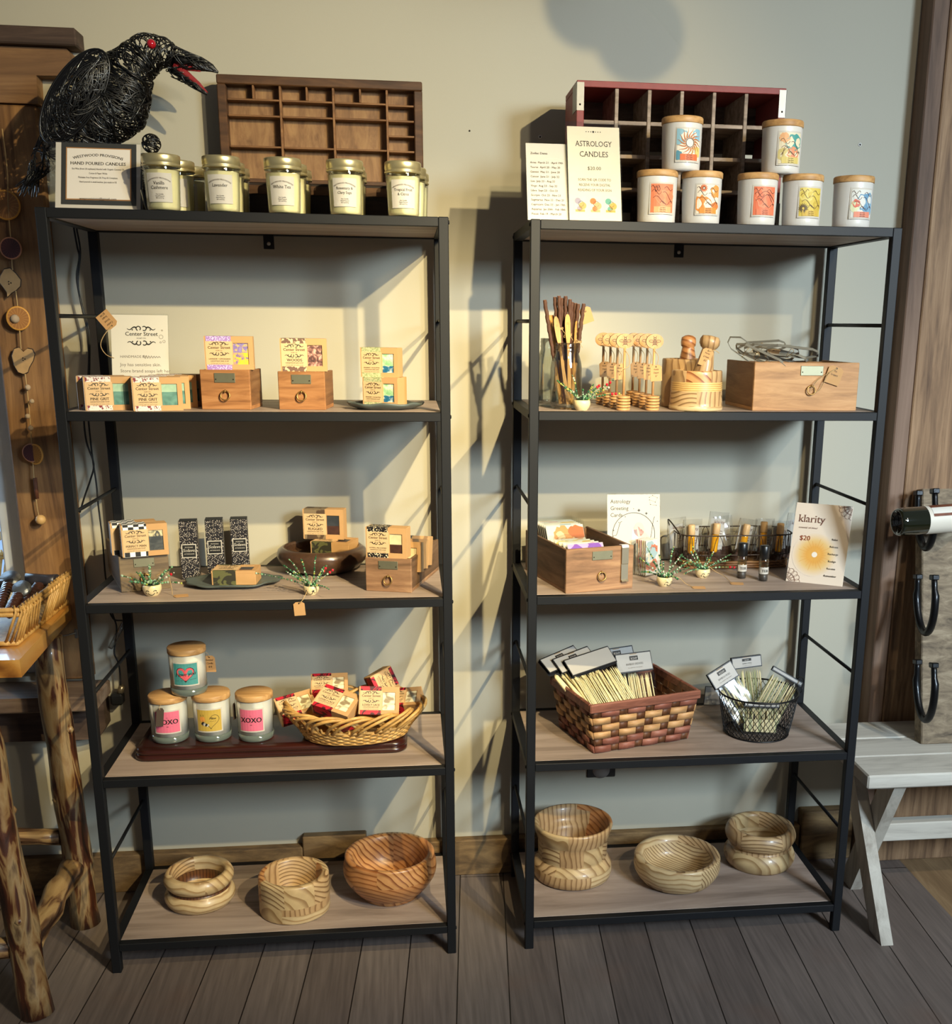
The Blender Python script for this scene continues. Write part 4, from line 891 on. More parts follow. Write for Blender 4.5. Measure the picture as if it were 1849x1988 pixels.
# wicker basket of soaps
WICK = wood('peeled_willow', '#8f6632', '#bd9150', '#d8b070', 'x', 14.0, 4.0, 0.5, bump=0.1); 
P = onZ(692, 1424, ZB); bkx, bky = P.x, P.y
def oval(a, rx, ry): return (rx * cos(a), ry * sin(a))
def wicker(label, loc, rz, rx0, ry0, rx1, ry1, h, nst=26, rows=7, loops=15):
    t = T('wicker_basket', label, 'basket', loc, rz)
    b = B(); n = 64; r = 0.0036
    for k in range(rows):                            # woven courses
        z = 0.004 + k * (h * 0.42 - 0.004) / (rows - 1); q = z / h; ph = k % 2
        P = [Vector(((rx0 + (rx1 - rx0) * q) * cos(a) + 0.0026 * cos(a) * sin(nst / 2 * a * 2 + ph * pi), (ry0 + (ry1 - ry0) * q) * sin(a) + 0.0026 * sin(a) * sin(nst * a + ph * pi), z + 0.0015 * sin(nst * a + ph * pi))) for a in [i / 156 * 2 * pi for i in range(156)]]
        b.tube(P, r, 6, closed=True)
    b.build('woven_side', WICK, t)
    b = B()
    for k in range(nst):
        a = k / nst * 2 * pi; b.tube([(rx0 * cos(a), ry0 * sin(a), 0.002), ((rx0 + (rx1 - rx0) * .55) * cos(a), (ry0 + (ry1 - ry0) * .55) * sin(a), h * 0.55)], 0.0026, 6)
    b.build('stakes', WICK, t)['kind'] = 'stuff'
    b = B(); b.lathe([(0, 0), (1, 0), (1, 0.004), (0, 0.004)], 40); b.v = [(x * rx0, y * ry0, z) for x, y, z in b.v]; b.build('base', WICK, t)
    for j in range(loops):                           # the arched border
        b = B(); a0 = j / loops * 2 * pi; sp = 2 * pi / loops * 2.5
        for off in (0.0, 0.10):
            P = []
            for i in range(15):
                q = i / 14; a = a0 + off + sp * q; zz = h * (0.38 + 0.62 * sin(pi * q) ** 0.8) * (1.0 - 0.08 * (off > 0)); f = zz / h
                out = 0.010 * sin(2 * pi * q) ; P.append(((rx0 + (rx1 - rx0) * f + out) * cos(a), (ry0 + (ry1 - ry0) * f + out) * sin(a), zz))
            b.tube(P, 0.0040, 7)
        b.build('border_loop', WICK, t)
    return t
wb = wicker('oval peeled willow basket full of red banded soaps, on the dark board', (bkx, bky, ZB), 0.06, 0.118, 0.078, 0.163, 0.118, 0.082)
def lace(label, px, py, zoff, w, rx, ry, rz, lieb=True, dy=0.0):
    y = bky + dy; z = ZB + zoff; x = xat(px, y, z + 0.02)
    t = soap(label, 'lace', w, w * 0.70, 0.034, (x, y, z), 0, group='red banded soaps heaped in the wicker basket')
    t.rotation_euler = (rx, ry, rz)
lace('red banded soap box tilted back at the front right of the basket', 700 + 35, 0, 0.062, 0.094, -0.42, 0.06, 0.02, dy=-0.045)
lace('red banded soap box lying at the front left of the basket heap', 640, 0, 0.070, 0.096, -1.05, 0.22, -0.42, dy=-0.055)
lace('red banded soap box at the back left of the basket heap', 640, 0, 0.080, 0.088, -1.05, 0.0, 0.05, dy=0.045)
lace('red banded soap box standing on end at the back right of the heap', 727, 0, 0.082, 0.090, -0.85, 1.15, -0.25, dy=0.050)
lace('red banded soap box peeping out at the left rim of the basket', 583, 0, 0.045, 0.090, -1.0, -0.15, 0.35, dy=0.0)
lace('red banded soap box against the right rim of the basket', 782, 0, 0.052, 0.086, -1.1, -0.12, -0.2, dy=0.01)
lace('red banded soap box low in the middle of the basket heap', 690, 0, 0.028, 0.090, -1.35, 0.0, 0.6, dy=0.0)
# ------------------------------------------------------------------ bottom shelves: turned wooden bowls
RW = [rings('pine_pale', '#a5855a', '#ccb388', 'Z', 22, 8.0, 0.42), rings('pine_pale_b', '#9a7a50', '#c6aa7c', 'D', 18, 7.0, 0.42, 0.3), rings('pine_end', '#7d5d3a', '#c2a276', 'R', 34, 2.5, 0.42, 0.02), rings('fir_red', '#8a5128', '#bd8350', 'R', 26, 6.0, 0.38, 0.05),
      rings('fir_red_b', '#7d4723', '#c08c58', 'D', 28, 5.0, 0.38, 0.4), rings('dark_band', '#3c2112', '#5f3a20', 'X', 40, 3.0, 0.4), rings('fir_mid', '#8a6844', '#ba986c', 'X', 24, 6.0, 0.42, 0.2), rings('stripe', '#7d5b38', '#c8ae82', 'D', 46, 1.6, 0.42, 0.7), rings('pale_stripe', '#a8773c', '#dcb878', 'Z', 70, 1.6, 0.42, 0.3)]
def bowl(label, pc, hw, pyt, prof, z, mf, group=None):
    P = onZ(*pc, z); R = hw * mpp(P); H = zat(P, pyt) - z
    b = B(); b.lathe([(r * R, q * H) for r, q in prof], 72, mf=mf); o = b.build('turned_bowl', RW, None, (P.x, P.y, z)); return tag(o, label, 'bowl', 'turned wooden bowls')
def seg(*cuts):                                      # material by turn fraction and by profile row
    def f(q, j):
        for (j0, j1, n, ms, off) in cuts:
            if j0 <= j <= j1: return ms[int((q + off) * n) % n % len(ms)]
        return 0
    return f
def rnd_prof(r0, z0, r1, z1, n, bul): return [(r0 + (r1 - r0) * k / n + bul * sin(pi * k / n), z0 + (z1 - z0) * k / n) for k in range(n + 1)]
twin = [(0, 0), (0.86, 0)] + rnd_prof(0.88, 0.0, 0.88, 0.48, 8, 0.12) + [(0.84, 0.50), (0.84, 0.56)] + rnd_prof(0.88, 0.57, 0.90, 0.985, 8, 0.10) + [(0.84, 1.0), (0.76, 0.985), (0.72, 0.9), (0.72, 0.62), (0.78, 0.5), (0.74, 0.3), (0.6, 0.2), (0, 0.18)]
bowl('pale turned bowl with a dark grooved waist, at the left of the bottom shelf', (390, 1747), 66, 1687, twin, Z5, seg((0, 9, 3, [0, 1, 0], 0.1), (10, 12, 1, [5], 0), (13, 24, 4, [1, 0, 2, 0], 0.2), (25, 26, 1, [5], 0), (27, 40, 1, [0], 0)))
cyl = [(0, 0), (0.96, 0), (0.99, 0.02), (1.0, 0.06), (1.0, 0.24), (1.0, 0.42), (1.0, 0.80), (0.995, 0.94), (0.965, 0.985), (0.92, 1.0), (0.82, 0.99), (0.78, 0.95), (0.76, 0.6), (0.72, 0.3), (0.6, 0.2), (0, 0.18)]
bowl('straight sided bowl of mixed striped blocks, in the middle of the left bottom shelf', (573.5, 1762), 67, 1692, cyl, Z5, seg((0, 3, 3, [0, 7, 1], 0.3), (4, 4, 5, [6, 2, 6, 1, 6], 0.1), (5, 9, 7, [7, 2, 6, 4, 7, 1, 2], 0.0), (10, 15, 4, [1, 4, 2, 6], 0.4)))
big = [(0, 0), (0.60, 0), (0.62, 0.03), (0.66, 0.10), (0.70, 0.14)] + rnd_prof(0.74, 0.16, 0.95, 0.93, 10, 0.14) + [(0.96, 0.97), (0.93, 1.0), (0.86, 1.0), (0.80, 0.95), (0.80, 0.8), (0.74, 0.5), (0.6, 0.3), (0.3, 0.22), (0, 0.2)]
bowl('large reddish rounded bowl at the right of the left bottom shelf', (759, 1733), 89, 1653, big, Z5, seg((0, 4, 2, [3, 4], 0.2), (5, 10, 4, [3, 3, 4, 3], 0.15), (11, 17, 5, [4, 3, 6, 4, 3], 0.3), (18, 26, 3, [3, 4, 3], 0.1)))
tallw = [(0, 0), (0.90, 0), (0.97, 0.03), (1.0, 0.12), (0.99, 0.24), (0.94, 0.31), (0.86, 0.35), (0.84, 0.38), (0.87, 0.42), (0.88, 0.62), (0.88, 0.70), (0.90, 0.72), (0.96, 0.86), (1.0, 0.96), (0.98, 1.0), (0.93, 1.0), (0.86, 0.93), (0.82, 0.8), (0.80, 0.72), (0.70, 0.70), (0.66, 0.62), (0.62, 0.45), (0.5, 0.38), (0, 0.36)]
bowl('tall waisted bowl with a flared rim, at the left of the right bottom shelf', (1111, 1695), 76, 1592, tallw, Z5, seg((0, 3, 3, [0, 1, 6], 0.2), (4, 6, 4, [2, 6, 2, 1], 0.1), (7, 10, 9, [0, 7, 1, 2, 0, 7, 6, 1, 2], 0.0), (11, 15, 4, [6, 3, 6, 1], 0.3), (16, 24, 3, [3, 6, 3], 0.2)))
low = [(0, 0), (0.66, 0), (0.76, 0.04)] + rnd_prof(0.80, 0.08, 0.97, 0.85, 8, 0.08) + [(0.98, 0.93), (0.95, 1.0), (0.88, 1.0), (0.82, 0.96), (0.78, 0.8), (0.74, 0.5), (0.68, 0.32), (0.5, 0.26), (0, 0.25)]
bowl('low pale bowl with strong growth rings, in the middle of the right bottom shelf', (1313, 1706), 84.5, 1656, low, Z5, seg((0, 4, 8, [0, 7, 0, 1], 0.1), (5, 12, 6, [7, 0, 1, 7, 0, 0], 0.2), (13, 15, 2, [2, 0], 0.3), (16, 30, 1, [7], 0)))
bowl('small double ringed bowl at the right end of the right bottom shelf', (1473, 1671), 68, 1600, twin, Z5, seg((0, 9, 3, [0, 6, 1], 0.1), (10, 12, 1, [6], 0), (13, 24, 5, [6, 2, 1, 6, 2], 0.2), (25, 40, 2, [0, 1], 0)))
# ------------------------------------------------------------------ right rack, top
Y2, Y3, Y4 = ZR[1], ZR[2], ZR[3]
RWOOD = wood('weathered_crate_slat', '#5c4f45', '#8d7c6d', '#b09d8c', 'x', 10.0, 6.0, 0.8, bump=0.4); RIN = wood('crate_inside_board', '#3a302a', '#5e5047', '#7a6a5f', 'x', 8.0, 4.0, 0.85, bump=0.3)
RED = flat('worn_red_paint', '#7e2f2c', 0.6, var=0.3, vscale=35, bump=0.2, bscale=120); GALV = flat('galvanised_strap', '#77756f', 0.45, 0.7, var=0.15, vscale=50)
yf = -0.215; xa, xb = xat(1121, yf, ZT + 0.3), xat(1528, yf, ZT + 0.3); zt = zat((xa, yf, ZT), 155); w, h, d = xb - xa, zt - ZT, 0.175
t = T('bottle_crate', 'old red painted bottle crate with square compartments, standing on its side', 'crate', (xa, yf, ZT)); fw = 0.016
b = B(); b.box(0, w, 0, d, h - 0.013, h, ch=0.001); b.box(0, w, 0, d, 0, 0.013, ch=0.001); b.box(0, fw, 0, d, 0.013, h - 0.013, ch=0.001); b.box(w - fw, w, 0, d, 0.013, h - 0.013, ch=0.001); b.build('frame', RED, t)
for sx in (0, 1):
    for z0 in (h - 0.060, 0.004):
        b = B(); x0 = -0.001 if sx == 0 else w - 0.0155; b.prism([(x0, z0), (x0 + 0.0165, z0), (x0 + 0.0165, z0 + 0.056), (x0, z0 + 0.056)], -0.0012, 0, lambda u, v, k: (u, k, v)); xx = -0.0012 if sx == 0 else w; b.box(xx, xx + 0.0012, -0.0012, 0.055, z0, z0 + 0.056)
        b.ball((x0 + 0.008, -0.0014, z0 + 0.012), 0.0022, 8, 1); b.build('corner_strap', [GALV, NAIL], t)
ih = h - 0.026; nz = 4; nx = 6; iw = w - 2 * fw
for k in range(nz):                                  # the boards of the floor, a gap between each two
    z0 = 0.013 + ih * k / nz; b = B(); b.box(fw, w - fw, d - 0.010, d - 0.001, z0 + ih / nz * (0.0 if k == 3 else 0.52), z0 + ih / nz); b.build('floor_board', RIN, t)
    if k < 3: b = B(); b.box(fw, w - fw, d - 0.010, d - 0.001, z0 + 0.002, z0 + ih / nz * 0.26); b.build('floor_board', RIN, t)
for k in range(1, nx):
    x = fw + iw * k / nx; b = B(); b.box(x - 0.004, x + 0.004, 0.004, d - 0.011, 0.013, h - 0.013, ch=0.001); b.build('divider', RWOOD, t)
for k in range(1, nz):
    for q in range(nx):
        z = 0.013 + ih * k / nz; b = B(); b.box(fw + iw * q / nx + (0.0042 if q else 0), fw + iw * (q + 1) / nx - (0.0042 if q < nx - 1 else 0), 0.006, d - 0.011, z - 0.004, z + 0.004, ch=0.001); b.build('cross_slat', RWOOD, t)
# zodiac candles
def blot(s, w, h, m, cx_, cy_, r, seed, w_=0.0002):
    rr = random.Random(seed); pts = [(cx_ + r * (0.8 + 0.4 * rr.random()) * cos(a), cy_ + r * 0.9 * (0.8 + 0.4 * rr.random()) * sin(a)) for a in [k / 22 * 2 * pi for k in range(22)]]
    s.fan(cx_, cy_, [(min(max(u, -w * .46), w * .46), min(max(v, h * .04), h * .96)) for u, v in pts], m, w_)
def zod(bgc, blots, lines, box, sun=None, seed=1):
    def art(s, w, h):
        bg(s, w, h, 0, 0.06); cols = [bgc]
        for c, cx_, cy_, r in blots: cols.append(c); blot(s, w, h, len(cols) - 1, cx_ * w, cy_ * h, r * h, seed + len(cols), 0.0002 + 0.00003 * len(cols))
        cols.append('#4a2c22'); L = len(cols) - 1; i = s.mark(); rr = random.Random(seed)
        for c in lines:
            u, v = c[0] * w, c[1] * h; n = 12; s.stroke([(min(max(u + c[2] * w * k / n, -w * .46), w * .46), min(max(v + c[3] * h * sin(c[4] * k / n * pi + c[5]), h * .05), h * .95)) for k in range(n + 1)], h * 0.014, L)
        if sun:
            u, v, r, k_ = sun[0] * w, sun[1] * h, sun[2] * h, sun[3]; cols.append(sun[4]); m = len(cols) - 1
            for k in range(k_):
                a = k / k_ * 2 * pi; s.stroke([(u + r * q * cos(a + 0.25 * sin(q * 5)), v + r * q * sin(a + 0.25 * sin(q * 5))) for q in (0.35, 0.5, 0.65, 0.8, 1.0)], lambda q: h * 0.05 * (1.05 - q), m)
            s.ring(u, v, r * 0.3, h * 0.02, L)
        lift(s, i, 0.0006); cols.append(box); i = s.mark(); s.rect(-w * .32, h * .06, w * .34, h * .24, len(cols) - 1, nu=4); lift(s, i, 0.0008); i = s.mark()
        for k in range(3): s.text(('Leo  Virgo  Libra'.split('  ')[k] + ' Moon'), 0.01 * w, h * (0.19 - 0.055 * k), h * 0.042, L, bold=0.05)
        lift(s, i, 0.0010); return [colr(c) for c in cols]
    return art
LN = [(-.40, .70, .35, .08, 2, 0), (-.35, .45, .5, .12, 1.5, .5), (0.0, .55, .4, .15, 1.2, 1), (-.1, .35, .5, .06, 3, 0), (.05, .8, .35, .06, 2, 0), (-.42, .85, .3, .05, 3, 0)]
ART = [zod('#d4714c', [('#d97f55', .1, .5, .3)], LN + [(-.3, .8, .2, .08, 2, 0), (-.3, .78, .2, -.08, 2, 0)], '#d89a68', seed=3),
       zod('#d9cdb9', [('#cf7f33', -.2, .35, .3), ('#d08a40', .3, .75, .22), ('#c9702f', .3, .3, .15)], LN, '#cf8330', sun=(-.18, .85, .14, 12, '#c6622c'), seed=5),
       zod('#cf6a48', [('#d57c58', .0, .6, .35)], LN + [(-.3, .6, .6, .2, 1, 0), (-.2, .5, .6, .2, 1, 0)], '#cc6f4c', seed=9),
       zod('#c3ac4a', [('#cdbb66', -.2, .75, .25), ('#b89d3c', .3, .4, .2)], LN, '#bd9c3c', sun=(-.28, .30, .18, 16, '#5a4a2a'), seed=11),
       zod('#c9c9c2', [('#5f8aa6', .15, .55, .32), ('#7a9db3', .3, .35, .22), ('#c9cba4', -.3, .4, .18), ('#c8604a', -.25, .5, .14)], LN, '#cf7f66', seed=13),
       zod('#d8cebd', [('#7fa7b5', -.35, .75, .25), ('#7da6b8', .35, .8, .2), ('#c9b66a', .3, .3, .2), ('#4f8496', -.38, .2, .14)], [], '#cc6234', sun=(.02, .56, .42, 16, '#a8632f'), seed=17),
       zod('#cfc3a6', [('#3f8a84', .15, .68, .28), ('#c9805a', .1, .35, .2), ('#b9a86a', -.25, .3, .22), ('#cf9a6a', -.25, .8, .16)], LN[:4] + [(-.35, .3, .3, .25, .5, 0), (-.3, .3, .1, .25, .5, 0)], '#c0ad62', seed=21)]
yc = -0.325; RC = 39.4 * mpp((0.6, yc, ZT)); HC = zat((xat(1275, yc, ZT), yc, ZT), 333) - ZT
names = ['orange faced', 'orange sun and cream', 'all coral', 'mustard yellow', 'blue and coral']
spots_ = [1275.5, 1362, 1470, 1557, 1655]; ex = ['farthest left of the lower row', 'second in the lower row', 'in the middle of the lower row', 'beside the coral one', 'standing alone at the right end']
Q = []
for k in range(5):
    Q.append(tumbler(f'white zodiac candle with {names[k]} label, {ex[k]}', (xat(spots_[k], yc, ZT + .05), yc, ZT), RC, HC, ART[k], foot=False, group='zodiac candles', la=0.08 + 0.02 * k, lw=RC * 1.30, lh=HC * 0.60, lz=HC * 0.16))
for k, px_, l in ((5, 1321.5, 'white zodiac candle with a wavy sun label, stacked on the two left ones'), (6, 1514.5, 'white zodiac candle with teal tree label, stacked on the coral and mustard ones')):
    tumbler(l, (xat(px_, yc + 0.003, ZT + HC), yc + 0.003, ZT + HC), RC, HC, ART[k], foot=False, group='zodiac candles', la=0.16, lw=RC * 1.34, lh=HC * 0.64, lz=HC * 0.14)
# the two cards at the left
def card(name, label, cat, BL, BR, TL, th=0.0012, mat=PAPER):
    Mx, w, h = frame3(BL, BR, TL); t = T(name, label, cat); t.matrix_world = Mx
    b = B(); b.box(0, w, 0, th, 0, h, ch=th * .3); b.build('card', mat, t); return t, w, h
yb = -0.352; BL = Vector((xat(1025, yb, ZT), yb, ZT + 0.0005)); BR = Vector((xat(1111, yb, ZT), yb, ZT + 0.0005)); TL = onY(1013.5, 277, yb + 0.055)
t, w, h = card('zodiac_card', 'white card listing zodiac dates, leaning at the left end of the right rack', 'card', BL, BR, TL)
s = Ink(); s.text('Zodiac Dates', w * 0.10, h * 0.855, h * 0.040, 0, 'l', bold=0.03)
for k, l in enumerate(('Aries  March 21 - April 19th', 'Taurus  April 20 - May 20', 'Gemini  May 21 - June 20', 'Cancer  June 21 - July 22', 'Leo  July 23 - Aug 22', 'Virgo  Aug 23 - Sep 22', 'Libra  Sept 23 - Oct 22', 'Scorpio  Oct 23 - Nov 21', 'Sagittarius  Nov 22 - Dec 21', 'Capricorn  Dec 22 - Jan 19th', 'Aquarius  Jan 20th - Feb 18th', 'Pisces  Feb 19 - March 20')):
    s.text(l, w * 0.09, h * (0.735 - 0.0605 * k), h * 0.037, 0, 'l', bold=0.02, xs=0.98)
s.ring(w * .62, h * .5, w * .55, w * .004, 1, n=40); s.crop(0, 0, w, h).lay(lambda u, v, k: (u, -0.0004 - k, v)); s.build('lettering', [INK, colr('#cfcabb')], t)
yb = -0.358; BL = Vector((xat(1106, yb, ZT), yb, ZT + 0.0005)); BR = Vector((xat(1208, yb, ZT), yb, ZT + 0.0005)); TL = onY(1089, 244, yb + 0.062)
t, w, h = card('sign_holder', 'tall acrylic stand with the astrology candles price sign', 'sign', BL, BR, TL, mat=flat('warm_card', '#dccdb6', 0.55))
b = B(); b.box(-0.003, w + 0.002, 0.0016, 0.0034, -0.0003, h + 0.010, ch=0.0004); b.box(-0.003, w + 0.002, -0.0022, -0.0008, -0.0003, h + 0.010, ch=0.0004); b.build('acrylic_stand', ACRYL, t)
s = Ink(); u = w * 0.5
for k in range(7): s.disc(u + (k - 3) * w * 0.045, h * 0.945, w * (0.010 if k != 3 else 0.02), 0, n=8)
s.text('ASTROLOGY', u, h * 0.79, h * 0.082, 0, serif=True, xs=0.80); s.text('CANDLES', u, h * 0.68, h * 0.082, 0, serif=True, xs=0.85); s.text('$20.00', u, h * 0.54, h * 0.052, 0, serif=True)
for k, l in enumerate(('SCAN THE QR CODE TO', 'RECEIVE YOUR DIGITAL', 'READING OF YOUR SIGN')): s.text(l, u, h * (0.425 - 0.055 * k), h * 0.036, 0, serif=True, xs=0.86)
s.text('BETHANYREIGN'.replace('BETHANYREIGN', '. . . . . . . . . .'), u, h * 0.02, h * 0.03)
for k, (c1_, c2_) in enumerate((('#9a8fa0', '#b79a5c'), ('#c8703a', '#d9a070'), ('#5f9a88', '#cc9a4a'))):
    x0 = w * (0.10 + 0.29 * k); s.rect(x0, h * 0.09, x0 + w * 0.235, h * 0.265, 1); i = s.mark(); s.disc(x0 + w * .07, h * .21, w * .06, 2 + 2 * k); s.disc(x0 + w * .16, h * .16, w * .07, 3 + 2 * k); s.disc(x0 + w * .10, h * .13, w * .05, 2 + 2 * k); s.ring(x0 + w * .13, h * .18, w * .05, w * .008, 0); s.rect(x0 + w * .02, h * .095, x0 + w * .2, h * .12, 3 + 2 * k); lift(s, i, 0.0003)
s.lay(lambda u, v, k: (u, -0.0003 - k, v)); s.build('lettering', [INK, colr('#d3c9b9'), colr('#9a8fa0'), colr('#b79a5c'), colr('#c8703a'), colr('#d9a070'), colr('#5f9a88'), colr('#cc9a4a')], t)

# ------------------------------------------------------------------ right rack, second shelf
BAM = wood('bamboo', '#a06e35', '#c08c4c', '#d2a263', 'z', 16.0, 10.0, 0.5, bump=0.05); BARK = flat('twig_bark', '#4a2c1c', 0.75, var=0.35, vscale=120, bump=0.5, bscale=500); PITH = flat('twig_pith', '#8f5f3f', 0.7)
def masonjar(label, px, y, Rj, H):
    t = T('glass_jar', label, 'jar', (xat(px, y, Y2), y, Y2)); R = Rj
    P = [(0, 0.004), (R * 0.8, 0.002), (R * 0.86, 0.0), (R * 0.97, 0.006), (R, 0.014), (R, H * 0.62), (R * 0.96, H * 0.70), (R * 0.84, H * 0.80), (R * 0.79, H * 0.84), (R * 0.79, H * 0.87), (R * 0.83, H * 0.885), (R * 0.79, H * 0.90), (R * 0.79, H * 0.93), (R * 0.83, H * 0.945), (R * 0.79, H * 0.96), (R * 0.80, H)]
    b = B(); b.lathe(P, 40); b.lathe([(R * 0.80, H), (R * 0.77, H * 1.0), (R * 0.755, H * 0.86), (R * 0.93, H * 0.68), (R * 0.965, H * 0.6), (R * 0.965, 0.016), (R * 0.9, 0.008), (0, 0.007)], 40); b.build('jar', GLASS2, t); return t
jF = masonjar('clear glass jar of bamboo spreaders and twig handled tools at the front left', 1098.5, -0.300, 0.0345, 0.142)
jB = masonjar('clear glass jar standing behind the spreader jar, next to the rack upright', 1072, -0.225, 0.0345, 0.150)
dx = jB.location.x - jF.location.x
def spreader(label, o, a, px_top, ztop, lean=0.0, face=0.0):
    """bamboo spreader standing in the jar; o = foot offset in the jar"""
    x0, y0 = jF.location.x + o[0], jF.location.y + o[1]; top = Vector((xat(px_top, y0 + a, Y2 + ztop), y0 + a, Y2 + ztop)); ft = Vector((x0, y0, Y2 + 0.009)); L = (top - ft).length
    t = T('bamboo_spreader', label, 'spreader', ft, 0, 'bamboo spreaders in the jar'); z = (top - ft).normalized(); x = Vector((cos(face), sin(face), 0)); x = (x - z * x.dot(z)).normalized(); y = z.cross(x)
    Mx = Matrix((x, y, z)).transposed().to_4x4(); Mx.translation = ft; t.matrix_world = Mx
    b = B(); prof = [(0.0035, 0), (0.0040, L * 0.25), (0.0030, L * 0.5), (0.0028, L * 0.66), (0.0055, L * 0.78), (0.0062, L * 0.90), (0.0048, L * 0.97), (0.002, L)]
    rows = [b.verts([(-w, -0.0015, z_), (w, -0.0015, z_), (w, 0.0015, z_), (-w, 0.0015, z_)]) for w, z_ in prof]
    for i, j in zip(rows, rows[1:]):
        for k in range(4): b.face((i + k, i + (k + 1) % 4, j + (k + 1) % 4, j + k))
    b.face([rows[0] + k for k in range(4)][::-1]); b.face([rows[-1] + k for k in range(4)]); b.build('blade', BAM, t)
    s = Ink(); s.ring(0, L * 0.90, 0.0018, 0.0005); s.lay(lambda u, v, k: (u, -0.0017, v)); s.build('burnt_mark', colr('#7a5128'), t)
for k, (o, a, px_, zt_, fc, l) in enumerate((((0.004, -0.012), -0.004, 1079, 0.197, 0.1, 'broad bamboo spreader in the jar, front one under the left twig bundle'), ((0.008, -0.010), -0.006, 1102, 0.202, 0.0, 'broad bamboo spreader in the jar with a burnt ring, nearest the front'),
        ((-0.012, 0.004), 0.004, 1068, 0.200, 1.0, 'slim bamboo spreader at the left edge of the jar mouth'), ((0.012, 0.006), 0.0, 1113, 0.193, 0.2, 'bamboo spreader leaning right in the jar beside the ringed one'), ((0.014, -0.002), 0.0, 1121, 0.190, 0.9, 'bamboo spreader farthest right in the jar, seen edge on'),
        ((0.0, 0.012), 0.002, 1085, 0.204, 0.9, 'bamboo spreader seen edge on at the middle of the jar mouth'), ((-0.008, 0.012), 0.002, 1073, 0.200, 0.9, 'bamboo spreader seen edge on behind the left broad one'))):
    spreader(l, o, a, px_, zt_, 0, fc)
def twig(label, foot, px_top, ytop, py_top, tie=True, bundle=1):
    top0 = Vector((xat(px_top, ytop, Y2 + 0.25), ytop, 0)); zt_ = zat((top0.x, ytop, Y2 + .2), py_top); top = Vector((top0.x, ytop, zt_)); ft = Vector((jF.location.x + foot[0], jF.location.y + foot[1], Y2 + 0.010)); L = (top - ft).length
    t = T('twig_handled_tool', label, 'utensil', ft, 0, 'twig handled tools in the jar'); z = (top - ft).normalized(); x = Vector((1, 0, 0)); x = (x - z * z.x).normalized(); y = z.cross(x); Mx = Matrix((x, y, z)).transposed().to_4x4(); Mx.translation = ft; t.matrix_world = Mx
    b = B(); n = 26; b.tube([(0.0006 * sin(k * 1.3), 0.0006 * cos(k * 1.7), L * (0.42 + 0.58 * k / n)) for k in range(n + 1)], [0.0040 + 0.0005 * (k % 2) for k in range(n + 1)], 9); b.build('bark_handle', BARK, t)
    b = B(); b.lathe([(0, L), (0.0036, L), (0.0036, L + 0.0006), (0, L + 0.0006)], 10); b.build('cut_end', PITH, t)
    b = B(); b.box(-0.0042, 0.0042, -0.0016, 0.0016, 0, L * 0.30, ch=0.0012); b.tube([(0, 0, L * 0.28), (0, 0, L * 0.43)], 0.0032, 8); b.build('wooden_head', BAM, t)
    return t
TW = [((-0.010, 0.004), 1058, -0.305, 583), ((-0.004, 0.006), 1077.5, -0.300, 577), ((-0.002, 0.0), 1085.5, -0.308, 575), ((0.0, 0.010), 1091, -0.295, 579), ((0.003, 0.008), 1098.5, -0.300, 575.5), ((0.004, 0.002), 1107, -0.306, 581.5), ((0.006, 0.010), 1111, -0.296, 587), ((0.008, 0.012), 1118, -0.296, 589), ((0.010, 0.004), 1123.5, -0.302, 590.5), ((0.012, 0.0), 1134, -0.306, 590)]
TL_ = ['twig handled tool leaning out alone at the left of the jar', 'twig handled tool, left one of the upright left bundle', 'twig handled tool at the front of the left bundle', 'twig handled tool half hidden behind the left bundle', 'tallest twig handled tool, straight up in the middle of the jar', 'twig handled tool at the front of the middle bundle', 'twig handled tool just behind the middle bundle',
       'twig handled tool at the back of the right hand bundle', 'twig handled tool in the middle of the right hand bundle', 'twig handled tool leaning farthest right out of the jar']
tw = [twig(l, *a) for l, a in zip(TL_, TW)]
for k, zz in ((2, 0.70), (5, 0.66), (9, 0.62)):
    L = max((Vector(v.co)).z for v in tw[k].children[0].data.vertices)
    for q in range(3): b = B(); b.tube([(-0.002 + 0.0085 * cos(a), 0.003 + 0.0085 * sin(a), L * zz + 0.0018 * q + 0.001 * sin(a)) for a in [i / 18 * 2 * pi for i in range(18)]], 0.0007, 5, closed=True); b.build('twine_tie', TWINE, tw[k])
    twine([(0, -0.006, L * zz), (-0.008, -0.008, L * zz + 0.006), (-0.012, -0.008, L * zz - 0.004), (0.0, -0.0065, L * zz), (0.008, -0.008, L * zz - 0.010)], tw[k], 0.0006)
o = price_tag(tw[9], (0.004, 0.004, 0.205), 0.026, 0.036, (0.1, -0.45, 0), ('$8',))
p = (xat(1130, -0.352, Y2), -0.352, Y2)
beadpot('bead plant in a plain cream cup in front of the spreader jar', p, 14, R=0.0185, face=False, reds=3, spread=1.4, hgt=1.15, nst=11, group=None)
